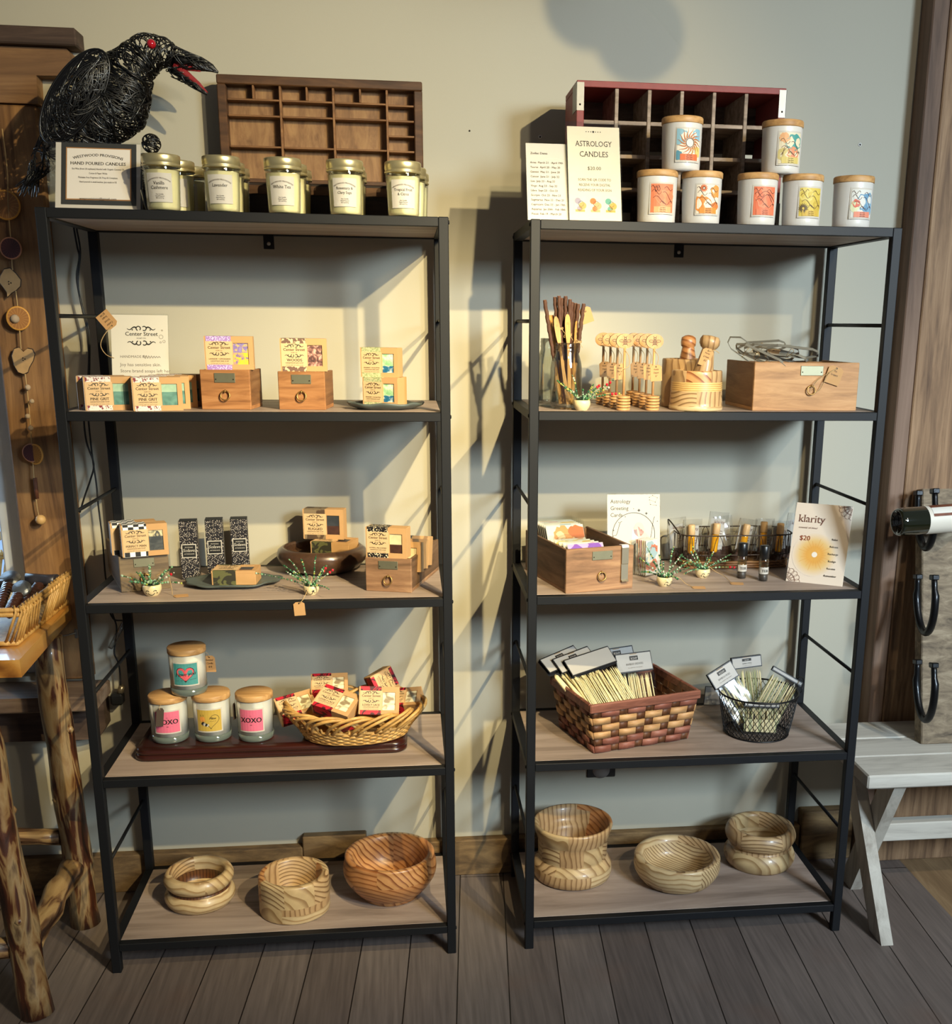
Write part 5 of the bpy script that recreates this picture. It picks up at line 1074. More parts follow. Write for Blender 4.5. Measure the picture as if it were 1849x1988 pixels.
# honey dippers in two files
DIP = wood('dipper_beech', '#976c40', '#b38655', '#c09465', 'z', 12, 8, 0.5, bump=0.03); BURN = colr('#4a2a14')
def dipper(label, loc, rz=0.0, tagged=True):
    t = T('honey_dipper', label, 'honey dipper', loc, rz, 'honey dippers'); H = 0.146
    P = [(0, 0), (0.0135, 0)]; z = 0.0
    for k in range(5): P += [(0.0145 + 0.0014 * sin(pi * (k + .5) / 5), z + 0.0006), (0.0145 + 0.0014 * sin(pi * (k + .5) / 5), z + 0.0050), (0.0120, z + 0.0054), (0.0105, z + 0.0062)]; z += 0.0064
    P += [(0.008, z), (0, z + 0.001)]
    b = B(); b.lathe(P, 24, mf=lambda q, j: 1 if j > 1 and (j - 1) % 4 in (3,) else 0); b.build('dipper_head', [DIP, BURN], t)
    b = B(); b.tube([(0, 0, z), (0, 0, H - 0.010)], 0.0029, 10); b.build('handle', DIP, t)
    b = B(); n = 28; b.prism([(0.0198 * cos(k / n * 2 * pi), H + 0.0015 + 0.0158 * sin(k / n * 2 * pi)) for k in range(n)], -0.0025, 0.0025, lambda u, v, k: (u, k, v), 0, 1); b.build('oval_plaque', [DIP, flat('burnt_edge', '#6e4522', 0.6)], t)
    s = Ink(); c = H + 0.001
    for k in range(4): s.rect(-0.0038 + 0.0002 * k, c - 0.0070 + 0.0030 * k, 0.0038 - 0.0002 * k, c - 0.0050 + 0.0030 * k)
    s.ring(0, c + 0.0062, 0.0024, 0.0013)
    for sx in (-1, 1): s.ring(sx * 0.0082, c + 0.001, 0.0048, 0.0011, sv=0.5); s.stroke([(sx * 0.001, c + 0.007), (sx * 0.004, c + 0.0115)], 0.0010); s.stroke([(sx * 0.003, c - 0.004), (sx * 0.006, c - 0.0095)], 0.0010); s.stroke([(sx * 0.003, c - 0.001), (sx * 0.0065, c - 0.004)], 0.0009)
    s.lay(lambda u, v, k: (u, -0.0027, v)); s.build('burnt_bee', BURN, t)
    if tagged:
        twine([(0, -0.0034, H - 0.018), (0.007, -0.008, H - 0.030), (0.006, -0.008, H - 0.046), (0.003, -0.0085, H - 0.052)], t, 0.0006)
        price_tag(t, (0.003, -0.0075, H - 0.052), 0.026, 0.036, (0.06, -0.08, 0.0), ('Honey', 'Dipper', '$7'), ts=0.15)
    return t
dF = dipper('honey dipper at the front of the left file, its tag string loose', (xat(1210, -0.345, Y2), -0.345, Y2), 0.10, tagged=False); twine([(0, -0.0034, 0.128), (0.008, -0.006, 0.115), (0.009, -0.004, 0.095), (-0.006, -0.006, 0.088), (-0.012, -0.008, 0.082)], dF, 0.0008)
dR = dipper('honey dipper at the front of the right file, its price tag facing out', (xat(1266.5, -0.343, Y2), -0.343, Y2), 0.10)
for k, (sx, l) in enumerate(((0, 'second honey dipper in the left file'), (1, 'third honey dipper in the left file'), (2, 'rearmost honey dipper of the left file'))):
    y = -0.345 + 0.062 * (k + 1); dup(dR, (xat(1210 - 13.5 * (k + 1), y, Y2), y, Y2), 0.1 - 0.1 * k, l)
for k, l in enumerate(('second honey dipper in the right file', 'third honey dipper in the right file', 'rearmost honey dipper of the right file')):
    y = -0.343 + 0.062 * (k + 1); dup(dR, (xat(1266.5 - 13 * (k + 1), y, Y2), y, Y2), 0.05 + 0.08 * k, l)
# mortars and pestles
def mortar(label, px, y, Rb, Rt, H, prof, mf, pest, dip, plab):
    x = xat(px, y, Y2); b = B(); b.lathe(prof(Rb, Rt, H), 56, mf=mf); tag(b.build('mortar', RW, None, (x, y, Y2)), label, 'mortar')
    t = T('pestle', plab, 'pestle', (x + pest[0], y + pest[1], Y2 + H * 0.45)); ax = Vector(pest[2]).normalized(); L = pest[3]; kr = pest[4]
    xa_ = (Vector((1, 0, 0)) - ax * ax.x).normalized(); t.rotation_euler = Matrix((xa_, ax.cross(xa_), ax)).transposed().to_euler()
    b = B(); b.lathe([(0, 0), (kr * 1.15, 0.003), (kr * 1.3, 0.015), (kr * 1.05, L * 0.4), (kr * 0.72, L * 0.72), (kr * 0.66, L * 0.76)] + ([(kr * 0.9, L * 0.79), (kr * 1.12, L * 0.85), (kr * 1.12, L * 0.92), (kr * 0.9, L * 0.985), (0, L)] if dip else [(kr * 0.8, L * 0.78), (kr * 0.86, L * 0.86), (kr * 0.78, L * 0.95), (kr * 0.4, L * 0.99), (0, L)]), 28); b.build('body', [RW[6], RW[3]][0 if dip else 1], t)
    return t
solid = lambda Rb, Rt, H: [(0, 0), (Rb * 0.98, 0), (Rb, H * 0.03), (Rb, H * 0.10), (Rb * 0.985, H * 0.115)] + [(Rb * 0.985 + (Rt - Rb * 0.985) * q, H * (0.115 + 0.86 * q)) for q in (0.1, 0.25, 0.4, 0.44, 0.6, 0.7, 0.74, 0.9)] + [(Rt, H * 0.97), (Rt * 0.98, H), (Rt * 0.80, H), (Rt * 0.76, H * 0.9), (Rt * 0.6, H * 0.4), (0, H * 0.3)]
pb = mortar('taller plain wooden mortar at the back, behind the honey dippers', 1330, -0.225, 0.0575, 0.0560, 0.108, solid, seg((0, 14, 1, [6], 0), (15, 30, 2, [6, 3], 0)), (0.004, 0.01, (0.02, 0.05, 1), 0.112, 0.0205), False, 'darker wooden pestle standing in the taller back mortar')
pf = mortar('banded wooden mortar at the front with a pale wavy stripe', 1350.5, -0.318, 0.0595, 0.0555, 0.086, solid, seg((0, 3, 1, [0], 0), (4, 7, 5, [2, 6, 3, 2, 6], 0.1), (8, 9, 1, [8], 0), (10, 14, 6, [6, 2, 6, 7, 6, 4], 0.2), (15, 30, 2, [6, 3], 0)), (0.006, -0.004, (0.16, -0.04, 1), 0.124, 0.0200), True, 'pale ringed pestle with a hang tag, leaning in the front mortar')
price_tag(pf, (-0.004, -0.0185, 0.092), 0.025, 0.040, (0.06, 0.14, 0.05), ('Mortar', '& Pestle', '$32'), ts=0.13); twine([(-0.010, -0.012, 0.094), (-0.004, -0.0195, 0.091), (0.012, -0.016, 0.094), (0.022, -0.015, 0.090)], pf, 0.0008)
# long drawer of pot scrapers
yd = -0.345; xa, xb = xat(1458.5, yd, Y2), xat(1661.5, yd, Y2); wd_ = xb - xa; hd = zat((xa, yd, Y2), 700) - Y2 - 0.003
D5 = drawer('long pale wooden drawer holding pot scrapers, a tag tied to its ring', wd_, hd, 0.205, ((xa + xb) / 2, yd + 0.1025, Y2), 0.02, 'pale', ring=(0.045, 0.43), plate=(0.045, 0.83), pw=0.215)
price_tag(D5, (0.066, -0.108, hd * 0.88), 0.036, 0.041, (0.04, 0.30, 0.0), ('Pot', 'Scrapers'), ts=0.15); twine([(0.011, -0.110, hd * 0.42), (0.020, -0.112, hd * 0.62), (0.048, -0.111, hd * 0.80), (0.066, -0.1095, hd * 0.88), (0.046, -0.111, hd * 0.76), (0.030, -0.1105, hd * 0.45), (0.018, -0.110, hd * 0.38)], D5, 0.0008)
STEEL = flat('polished_steel', '#b5ae9c', 0.30, 0.75)
def scraper(label, loc, rot, L=0.13, w=0.034):
    t = T('pot_scraper', label, 'scraper', loc, rot, 'steel pot scrapers heaped in the long drawer')
    b = B(); P = [(-L / 2 + 0.02, w / 2), (-L / 2, w * 0.1), (-L / 2 + 0.004, -w * 0.3), (-L / 2 + 0.02, -w / 2), (L / 2 - 0.028, -w / 2), (L / 2 - 0.004, -w * 0.12), (L / 2 - 0.010, w * 0.28), (L / 2 - 0.028, w / 2)]; n = len(P); hw = 0.0032; th = 0.0007
    i = b.verts([(u, -hw, v) for u, v in P]); j = b.verts([(u, hw, v) for u, v in P]); k_ = b.verts([(u * 0.985, -hw, v * 0.93) for u, v in P]); l_ = b.verts([(u * 0.985, hw, v * 0.93) for u, v in P])
    for k in range(n):
        k2 = (k + 1) % n; b.face((i + k, i + k2, j + k2, j + k)); b.face((k_ + k, l_ + k, l_ + k2, k_ + k2)); b.face((i + k, k_ + k, k_ + k2, i + k2)); b.face((j + k, j + k2, l_ + k2, l_ + k))
    b.build('steel_strip', STEEL, t)
    twine([(-0.012, -0.006, -w * .5), (-0.016, -0.007, 0), (-0.014, -0.006, w * .52), (-0.006, -0.008, w * .3), (-0.012, -0.007, -w * .3)], t, 0.0006); return t
zz = Y2 + hd; q0 = ((xa + xb) / 2 - 0.055, yd + 0.07)
for k, (dx_, dy_, dz_, rr_, l) in enumerate(((0.034, -0.040, 0.022, (0.95, 0.10, 0.05), 'steel pot scraper on top, reaching farthest right'), (-0.012, -0.030, 0.024, (0.80, 0.04, -0.12), 'steel pot scraper second from the top of the heap'), (-0.058, -0.015, 0.016, (0.5, 0.55, 0.2), 'steel pot scraper standing up at the left end of the heap'),
        (-0.022, 0.010, 0.030, (0.65, -0.06, 0.25), 'steel pot scraper at the back of the heap'), (0.014, -0.008, 0.014, (1.0, 0.20, -0.3), 'steel pot scraper crossing under the top one'), (-0.040, -0.045, 0.010, (0.9, 0.40, -0.35), 'steel pot scraper poking over the drawer front at the left'), (0.010, 0.020, 0.010, (1.2, 0.1, 0.5), 'steel pot scraper lowest in the drawer'))):
    sc = scraper(l, (q0[0] + dx_, q0[1] + dy_, zz + dz_), rr_)
    if k == 1: price_tag(sc, (0.0, -0.008, 0.010), 0.030, 0.020, (0.3, 0, 0), ())
# ------------------------------------------------------------------ right rack, third shelf
D6, w6, h6, r6 = drawer_px('brown wooden drawer of greeting cards with a steel clip on its rim', (1098.5, 1153), (1228.5, 1142), Y3, 1063, 0.26, 'brown', ring=(0.02, 0.35), plate=(0.03, 0.82), pw=0.30)
def local(o, p): return o.matrix_basis @ Vector(p)
# steel clip over the front
b = B(); y = -0.13; xq = w6 * 0.36
b.prism([(y + 0.012, h6 + 0.0008), (y - 0.0022, h6 + 0.002), (y - 0.004, h6 - 0.004), (y - 0.004, h6 * 0.60), (y - 0.0022, h6 * 0.585), (y - 0.0030, h6 * 0.22), (y - 0.009, h6 * 0.19), (y - 0.010, h6 * 0.20), (y - 0.0046, h6 * 0.235), (y - 0.0036, h6 * 0.585), (y - 0.0054, h6 * 0.60), (y - 0.0054, h6 - 0.003), (y - 0.003, h6 + 0.0032), (y + 0.012, h6 + 0.002)], xq - 0.0085, xq + 0.0085, lambda u, v, k: (k, u, v))
k = tag(b.build('steel_clip', STEEL, None, D6.location, D6.rotation_euler), 'bent steel clip hooked over the front of the card drawer', 'clip')
def art_card(kind, w, h, seed):
    rr = random.Random(seed); s = Ink(); pal = {'purple': ['#b99ac4', '#7d4aa6', '#a678bc', '#c98f35', '#4a2a66'], 'cream': ['#d9d0bd', '#c9a54a', '#d9c27a', '#7d8a54', '#6d5a40'], 'rose': ['#dccfcb', '#cf8a98', '#d9a8a8', '#b5606e', '#6a4a50'], 'forest': ['#c9c6c0', '#b56a50', '#8fa4a8', '#d9b9a0', '#3d4a4c'], 'rust': ['#d6cbbb', '#b5602f', '#cf8a50', '#d9b58a', '#6b4a34']}[kind]
    s.rect(0.001, 0.001, w - 0.001, h - 0.001, 0)
    for k in range(11): u, v, r = w * rr.uniform(.15, .85), h * rr.uniform(.2, .92), h * rr.uniform(.10, .2); s.fan(u, v, [(min(max(u + r * (0.7 + .5 * rr.random()) * cos(a), 0.001), w - .001), min(max(v + r * (0.7 + .5 * rr.random()) * sin(a), .001), h - .001)) for a in [q / 14 * 2 * pi for q in range(14)]], 1 + k % 3, 0.0001 * (k + 1))
    i = s.mark()
    for k in range(5): s.ring(w * .5, h * .45, h * (.1 + .06 * k), h * .008, 4, a0=rr.random() * 3, a1=3.5 + rr.random() * 2, n=12)
    lift(s, i, 0.0009); return s, [colr(c) for c in pal]
def greeting(label, k_, y, kind, cw=0.105, chh=0.135, lean=-0.45, dx_=0.0, dz=0.016, group='greeting cards filed in the drawer', D=None, sleeve=True):
    D = D or D6; P = local(D, (dx_ - cw / 2, y, dz)); t = T('greeting_card', label, 'card', P, (lean, 0, D.rotation_euler.z), group)
    b = B(); b.box(0, cw, 0, 0.0012, 0, chh); b.build('card', PAPER, t); s, m = art_card(kind, cw, chh, k_); s.lay(lambda u, v, k: (u, -0.0003 - k, v)); s.build('picture', m, t)
    if sleeve: b = B(); b.box(-0.003, cw + 0.003, -0.0018, -0.0015, -0.001, chh + 0.010); b.build('clear_sleeve', FILM, t)
    return t
KN = ['purple', 'rose', 'cream', 'cream', 'rust', 'forest', 'rust', 'cream', 'rose', 'forest']
for k in range(5): greeting(('greeting card with purple swirl at the front of the file', 'rose coloured greeting card right behind the purple one', 'third greeting card in the front file', 'fourth greeting card in the front file', 'rearmost greeting card of the front file')[k], k + 1, -0.085 + 0.016 * k, KN[k], cw=0.092, chh=0.098, lean=-0.62, dx_=0.006 - 0.004 * k, dz=0.012)
for k in range(6): greeting(('large greeting card at the front of the back file, rust print', 'second large card of the back file', 'third large card of the back file', 'fourth large card of the back file', 'fifth large card of the back file', 'rearmost large card in the drawer')[k], k + 11, 0.020 + 0.014 * k, KN[4 + k], cw=0.098, chh=0.118, lean=-0.50, dx_=-0.004, dz=0.014)
# astrology greeting cards sign
yb = -0.175; BL = Vector((xat(1180, yb, Y3), yb, Y3 + .0005)); BR = Vector((xat(1282, yb, Y3), yb, Y3 + .0005)); TL = onY(1177.5, 960, yb + 0.035)
t, w, h = card('shop_sign', 'white hand lettered greeting cards sign with an arch and stars', 'sign', BL, BR, TL); b = B(); b.box(-0.001, w + 0.001, 0.0014, 0.003, 0, h + 0.002); b.build('acrylic_stand', ACRYL, t)
s = Ink()
for k, l in enumerate(('Astrology', 'Greeting', 'Cards')): s.text(l, w * 0.06, h * (0.89 - 0.085 * k), h * 0.068, 0, 'l', xs=0.95)
s.ring(w * .5, h * .50, w * .40, w * .010, 0, a0=-0.2, a1=pi + .2, n=30); s.stroke([(w * (.9 - .1 * q), h * (.72 - .3 * q + .03 * sin(q * 6))) for q in [k / 14 for k in range(15)]], w * .008); s.stroke([(w * (.28 - .2 * q), h * (.66 - .25 * q + .03 * sin(q * 9))) for q in [k / 14 for k in range(15)]], w * .008)
for (u, v, r) in ((.6, .8, .035), (.74, .76, .03), (.5, .82, .012), (.34, .72, .014), (.22, .65, .014), (.95, .66, .014), (.12, .55, .018)): s.poly([(w * u + w * r * (1 if q % 2 == 0 else .4) * cos(q * pi / 4), h * v + w * r * (1 if q % 2 == 0 else .4) * sin(q * pi / 4)) for q in range(8)])
P_ = [(.80, .96), (.86, .985), (.95, .955), (.91, .90), (.80, .93), (.82, .87), (.93, .86)]; s.stroke([(w * a, h * c) for a, c in P_], w * .004, 1)
for a, c in P_: s.disc(w * a, h * c, w * .008, 0, n=6)
s.fan(w * .60, h * .56, [(w * (.60 + .10 * cos(a)), h * (.56 + .09 * sin(a))) for a in [q / 14 * 2 * pi for q in range(14)]], 2); s.fan(w * .66, h * .5, [(w * .58, h * .6), (w * .8, h * .47), (w * .76, h * .43), (w * .62, h * .48)], 2); s.fan(w * .52, h * .46, [(w * .47, h * .56), (w * .56, h * .56), (w * .60, h * .36), (w * .46, h * .36)], 3)
s.lay(lambda u, v, k: (u, -0.0004 - k, v)); s.build('lettering', [INK, INKG, colr('#d8a8a0'), colr('#b5bcc4')], t)
# card rack with printed cards
a = onZ(1242, 1122, Y3); c = onZ(1288, 1114, Y3); rz = atan2((c - a).y, (c - a).x) + 0.15; w = 0.052
t = T('card_rack', 'small clear acrylic rack of printed cards beside the card drawer', 'rack', fwd(Vector(((a.x + c.x) / 2 + 0.001, (a.y + c.y) / 2, Y3)), rz, 0.018), rz)
b = B(); b.box(-w / 2, w / 2, -0.018, 0.022, 0, 0.003, ch=0.0006); b.box(-w / 2, w / 2, -0.0195, -0.018, 0, 0.035); b.box(-w / 2, w / 2, 0.020, 0.022, 0, 0.075); b.box(-w / 2 - .0015, -w / 2, -0.0195, 0.022, 0, 0.05); b.box(w / 2, w / 2 + .0015, -0.0195, 0.022, 0, 0.05); b.build('acrylic_body', ACRYL, t)
for k in range(6):
    nm = ('front card in the acrylic rack, pale forest scene', 'second card in the acrylic rack', 'third card in the acrylic rack', 'fourth card in the acrylic rack', 'fifth card in the acrylic rack', 'rearmost card in the acrylic rack')[k]
    g = greeting(nm, 31 + k, -0.0165 + 0.006 * k, ('forest', 'rust', 'cream', 'rose', 'rust', 'forest')[k], cw=0.046, chh=0.086, lean=-0.03, dx_=0.0, dz=0.0032, group='cards in the clear rack', D=t, sleeve=False)
p = onZ(1290, 1137.5, Y3); q = onZ(1358, 1141, Y3) - p
beadpot('smiling bead plant before the clear card rack, its face turned right', (p.x, p.y, Y3), 23, R=0.0185, reds=0, fa=0.5, spread=1.05, hgt=1.35, nst=13, tagpts=[(0.016, -0.004, 0.022), (0.034, -0.002, 0.020), (0.050, -0.004, 0.006), (q.x - 0.014, q.y, 0.0015)], tagat=(q.x - 0.014, q.y, 0.0014), tagrot=(-pi / 2, 0, pi / 2 - 0.15))
p = onZ(1364, 1121, Y3); q = onZ(1432, 1133, Y3) - p
beadpot('smiling bead plant in front of the wire basket of oil bags', (p.x, p.y, Y3), 31, R=0.0185, reds=1, fa=0.25, spread=1.5, hgt=1.15, nst=13, tagpts=[(0.014, -0.006, 0.028), (0.030, -0.010, 0.016), (0.050, -0.014, 0.006), (q.x - 0.014, q.y, 0.0015)], tagat=(q.x - 0.014, q.y, 0.0014), tagrot=(-pi / 2, 0, pi / 2 - 0.25))
# wire basket with bagged oil bottles
IRON = flat('rusty_iron_wire', '#3c3028', 0.55, 0.5); RAT = wood('brown_rattan', '#4a2e18', '#75502e', '#95703f', 'x', 20, 3, 0.6)
fa_, fb = onZ(1328, 1106, Y3), onZ(1540, 1106, Y3); cxm, cym = (fa_.x + fb.x) / 2, fa_.y + 0.062; bw, bd, bh = (fb.x - fa_.x) / 2, 0.062, 0.085
t = T('wire_basket', 'rusty wire basket with a rattan foot, full of bagged oil bottles', 'basket', (cxm, cym, Y3))
def sq(a, rx, ry): e = 0.45; return (rx * math.copysign(abs(cos(a)) ** e, cos(a)), ry * math.copysign(abs(sin(a)) ** e, sin(a)))
n = 60
for z, g in ((bh, 1.07), (bh * 0.42, 1.03)):
    b = B(); b.tube([(*sq(k / n * 2 * pi, bw * g, bd * g), z) for k in range(n)], 0.0017, 6, closed=True); b.build('rim_wire', IRON, t)
for k in range(30):
    a0 = k / 30 * 2 * pi; b = B(); b.tube([(*sq(a0 + 0.15 * (q - .5), bw * 1.05, bd * 1.05), bh * (0.42 + 0.58 * sin(pi * q))) for q in [i / 10 for i in range(11)]], 0.0009, 5); b.tube([(*sq(a0, bw * 1.03, bd * 1.03), bh * .42), (*sq(a0, bw * 0.97, bd * 0.97), 0.01)], 0.0009, 5); b.build('wire_arch', IRON, t)
b = B()
for k in range(3): b.tube([(sq(a, bw * 0.99, bd * 0.99)[0] * (1 + 0.012 * sin(a * 34 + k * pi)), sq(a, bw * 0.99, bd * 0.99)[1] * (1 + 0.03 * sin(a * 34 + k * pi)), 0.0045 + 0.006 * k) for a in [i / 200 * 2 * pi for i in range(200)]], 0.0034, 6, closed=True)
b.v += []; b.build('rattan_foot', RAT, t)
b = B(); b.box(-bw * .93, bw * .93, -bd * .93, bd * .93, 0.001, 0.006); b.build('floor_panel', RAT, t)
b = B()
for q in range(3): b.tube([(-bw * 1.07 - 0.018 * sin(pi * i / 20), bd * (0.95 - 1.9 * i / 20), bh + 0.030 * sin(pi * i / 20) + 0.0012 * sin(i * 1.6 + q * 2.1)) for i in range(21)], 0.0013, 6)
b.build('twisted_handle', IRON, t)
AMB = flat('amber_oil', '#cf8f12', 0.12, coat=1.0, spec=0.7); HERB = flat('dried_herbs', '#4a3226', 0.9, var=0.5, vscale=150, bump=0.8, bscale=250); CORK = wood('beech_cap', '#b08a5a', '#c9a474', '#d6b486', 'z', 20, 6, 0.5)
def bag(label, px, dy, rx, rz, tilt, hgt, bottle=True):
    y = cym + dy; x = xat(px, y, Y3 + 0.08); t = T('oil_bag', label, 'bag', (x, y, Y3 + 0.008), (rx, tilt, rz), 'bagged oil bottles in the wire basket'); w = 0.050
    b = B(); b.box(-0.0185, 0.0185, 0.004, 0.0046, 0.030, hgt - 0.018); cdm = b.build('card', PAPER, t)
    s = Ink(); s.text('klarity', 0.004, hgt - 0.030, 0.0105, serif=True); 
    for k in range(3): s.rect(0.004, hgt - 0.050 - 0.007 * k, 0.014, hgt - 0.0487 - 0.007 * k)
    s.lay(lambda u, v, k: (u, 0.0036, v)); s.build('lettering', colr('#5f3527'), cdm)
    if bottle:
        b = B(); b.lathe([(0, 0.026), (0.0088, 0.026), (0.0092, 0.03), (0.0092, 0.068), (0.0075, 0.072), (0, 0.072)], 18); b.xf(Tr(-0.004, -0.006, 0)); b.build('bottle', AMB, t)
        b = B(); b.lathe([(0.0088, 0.072), (0.0098, 0.073), (0.0090, 0.097), (0.0078, 0.099), (0, 0.099)], 18); b.xf(Tr(-0.004, -0.006, 0)); b.build('wooden_cap', CORK, t)
    b = B(); b.grid(8, 5, lambda q, c: (0.021 * cos(q * 2 * pi) * (1 - .2 * c), 0.011 * sin(q * 2 * pi) * (1 - .3 * c) + 0.001, 0.002 + 0.030 * c), wrap=True); b.build('herbs', HERB, t)
    def film(q, c):
        a = q * 2 * pi; th = 0.014 * (1 - 0.92 * c ** 1.5) * (0.3 + 0.7 * min(1, c * 6)); return (w / 2 * cos(a) * (1 + 0.02 * sin(9 * a + c * 7)), th * sin(a) + 0.0015 * sin(7 * c + 3 * a), hgt * c)
    b = B(); b.grid(28, 12, film, wrap=True); b.build('clear_film', FILM2, t); return t
for a_ in ((1318, 0.020, 0.1, 0.1, -0.10, 0.112, False, 'oil bag at the far left of the wire basket'), (1345, -0.012, 0.05, 0.05, -0.03, 0.112, True, 'oil bag at the front left of the wire basket'), (1388, -0.006, 0.0, -0.05, 0.08, 0.128, True, 'tallest oil bag, second from the left with a high wooden cap'), (1440, -0.014, 0.05, 0.1, 0.14, 0.112, True, 'oil bag with a slanting bottle in the middle of the wire basket'),
          (1486, 0.006, -0.05, -0.05, 0.0, 0.106, True, 'oil bag behind the right roller bottle'), (1514, -0.010, 0.02, 0.05, 0.03, 0.104, True, 'oil bag with a big wooden cap near the white price card'), (1538, 0.020, 0.0, -0.1, 0.1, 0.118, False, 'oil bag at the right end, half behind the price card'), (1412, 0.030, -0.1, 0.0, -0.1, 0.110, False, 'oil bag at the back of the wire basket')):
    bag(a_[7], *a_[:7])
def roller(label, pc, pyt):
    P = onZ(*pc, Y3); H = zat(P, pyt) - Y3; R = 9.4 * mpp(P); t = T('roller_bottle', label, 'bottle', (P.x, P.y, Y3), 0, 'roller bottles on the shelf')
    b = B(); b.lathe([(0, 0), (R * 0.9, 0), (R, 0.002), (R, H * 0.62), (R * 0.8, H * 0.66), (0, H * 0.66)], 22); b.build('bottle', GLASS, t)
    b = B(); b.lathe([(0, 0.002), (R * 0.86, 0.002), (R * 0.86, H * 0.20), (0, H * 0.20)], 16); b.build('stones', flat('dark_stones', '#4d4540', 0.4, var=0.6, vscale=220), t); b = B(); b.lathe([(0, H * 0.2), (R * 0.86, H * 0.201), (R * 0.86, H * 0.5), (0, H * 0.5)], 16); b.build('oil', thin_glass('pale_oil', (0.93, 0.87, 0.66), 0.05), t)
    b = B(); b.lathe([(R * 0.98, H * 0.64), (R * 1.02, H * 0.645), (R * 0.99, H * 0.985), (R * 0.9, H), (0, H)], 22); b.build('cap', flat('black_cap', '#0e0e0f', 0.35), t)
    fn = wrapped(R, 0, 0.0, 0.0003); b = B(); b.grid(10, 1, lambda q, c: fn((q - 0.5) * R * 2.4, H * (0.21 + 0.19 * c), 0)); b.build('label', PAPER, t); s = Ink(); s.text('TER', 0.0, H * 0.265, H * 0.105, bold=0.06); s.lay(wrapped(R, 0, 0.0, 0.0008)); s.build('lettering', INK, t)
roller('clear roller bottle with black cap, the left one before the wire basket', (1439.5, 1122), 1054); roller('clear roller bottle with black cap, the right one nearest the white price card', (1481.5, 1127), 1059)
# the price card at the right
BL = onZ(1526, 1127.5, Y3 + .0005); BR = onZ(1636, 1139, Y3 + .0005); TL = onY(1547.5, 975, BL.y + 0.060)
t, w, h = card('price_card', 'cream price card with a glowing sun print, leaning at the right end', 'sign', BL, BR, TL, mat=flat('cream_card', '#ddcbb6', 0.5)); b = B(); b.box(0.001, w - 0.001, 0.0014, 0.003, 0, h); b.build('acrylic_stand', ACRYL, t)
s = Ink(); cu, cv = w * .44, h * .36
def glow_print(name, c, r):
    m, nt, b = _new(name); tc = nt.nodes.new('ShaderNodeTexCoord'); mp = nt.nodes.new('ShaderNodeMapping'); mp.inputs['Location'].default_value = (-c[0] / r, 0, -c[1] / r); mp.inputs['Scale'].default_value = (1 / r, 0, 1 / r)
    nt.links.new(tc.outputs['Object'], mp.inputs['Vector']); g = nt.nodes.new('ShaderNodeVectorMath'); g.operation = 'LENGTH'; nt.links.new(mp.outputs[0], g.inputs[0])
    nt.links.new(ramp(nt, g.outputs['Value'], [(0.0, '#e9b050'), (0.35, '#dda048'), (0.65, '#dcb878'), (0.99, '#ddcbb6')]), b.inputs['Base Color']); b.inputs['Roughness'].default_value = 0.5; return m
s.disc(cu, cv, w * .40, 1, 0.0001, n=40)
i = s.mark()
for k in range(24): a = k / 24 * 2 * pi; s.stroke([(cu + w * .05 * cos(a), cv + w * .05 * sin(a)), (cu + w * (.2 + .05 * (k % 3)) * cos(a), cv + w * (.2 + .05 * (k % 3)) * sin(a))], w * .006, 3)
lift(s, i, 0.0003); s.disc(cu, cv, w * .05, 5, 0.0004); i = s.mark()
s.text('klarity', w * .31, h * .76, h * .13, 6, serif=True); s.text('essential oil blend', w * .26, h * .68, h * .032, 6, shear=.3); s.text('$20', w * .23, h * .53, h * .085, 7, serif=True, bold=.05)
for k, l in enumerate(('Relax', 'Release', 'Recharge', 'Realign', 'Receive', 'Remember')): s.text(l, w * .76, h * (.555 - .091 * k), h * .034, 0, bold=.03)
for (u, v, sx, sy) in ((w, h, -1, -1), (0, 0, 1, 1)):
    for r in (.07, .13, .20):
        for k in range(5): a = (k + .0) / 4 * pi / 2; s.ring(u + sx * w * r * cos(a), v + sy * w * r * sin(a), w * r * .26, w * .005, 6, n=10)
s.crop(0.0005, 0.0005, w - 0.0005, h - 0.0005); s.v[i:] = [(u, v, 0.0006) for u, v, k in s.v[i:]]; s.lay(lambda u, v, k: (u, -0.0003 - k, v))
s.build('lettering', [INK, glow_print('sun_print', (cu, cv), w * .40), colr('#dcb470'), colr('#d69f4e'), colr('#d89a42'), colr('#e8dccb'), colr('#6b4436'), colr('#a05a3c')], t)
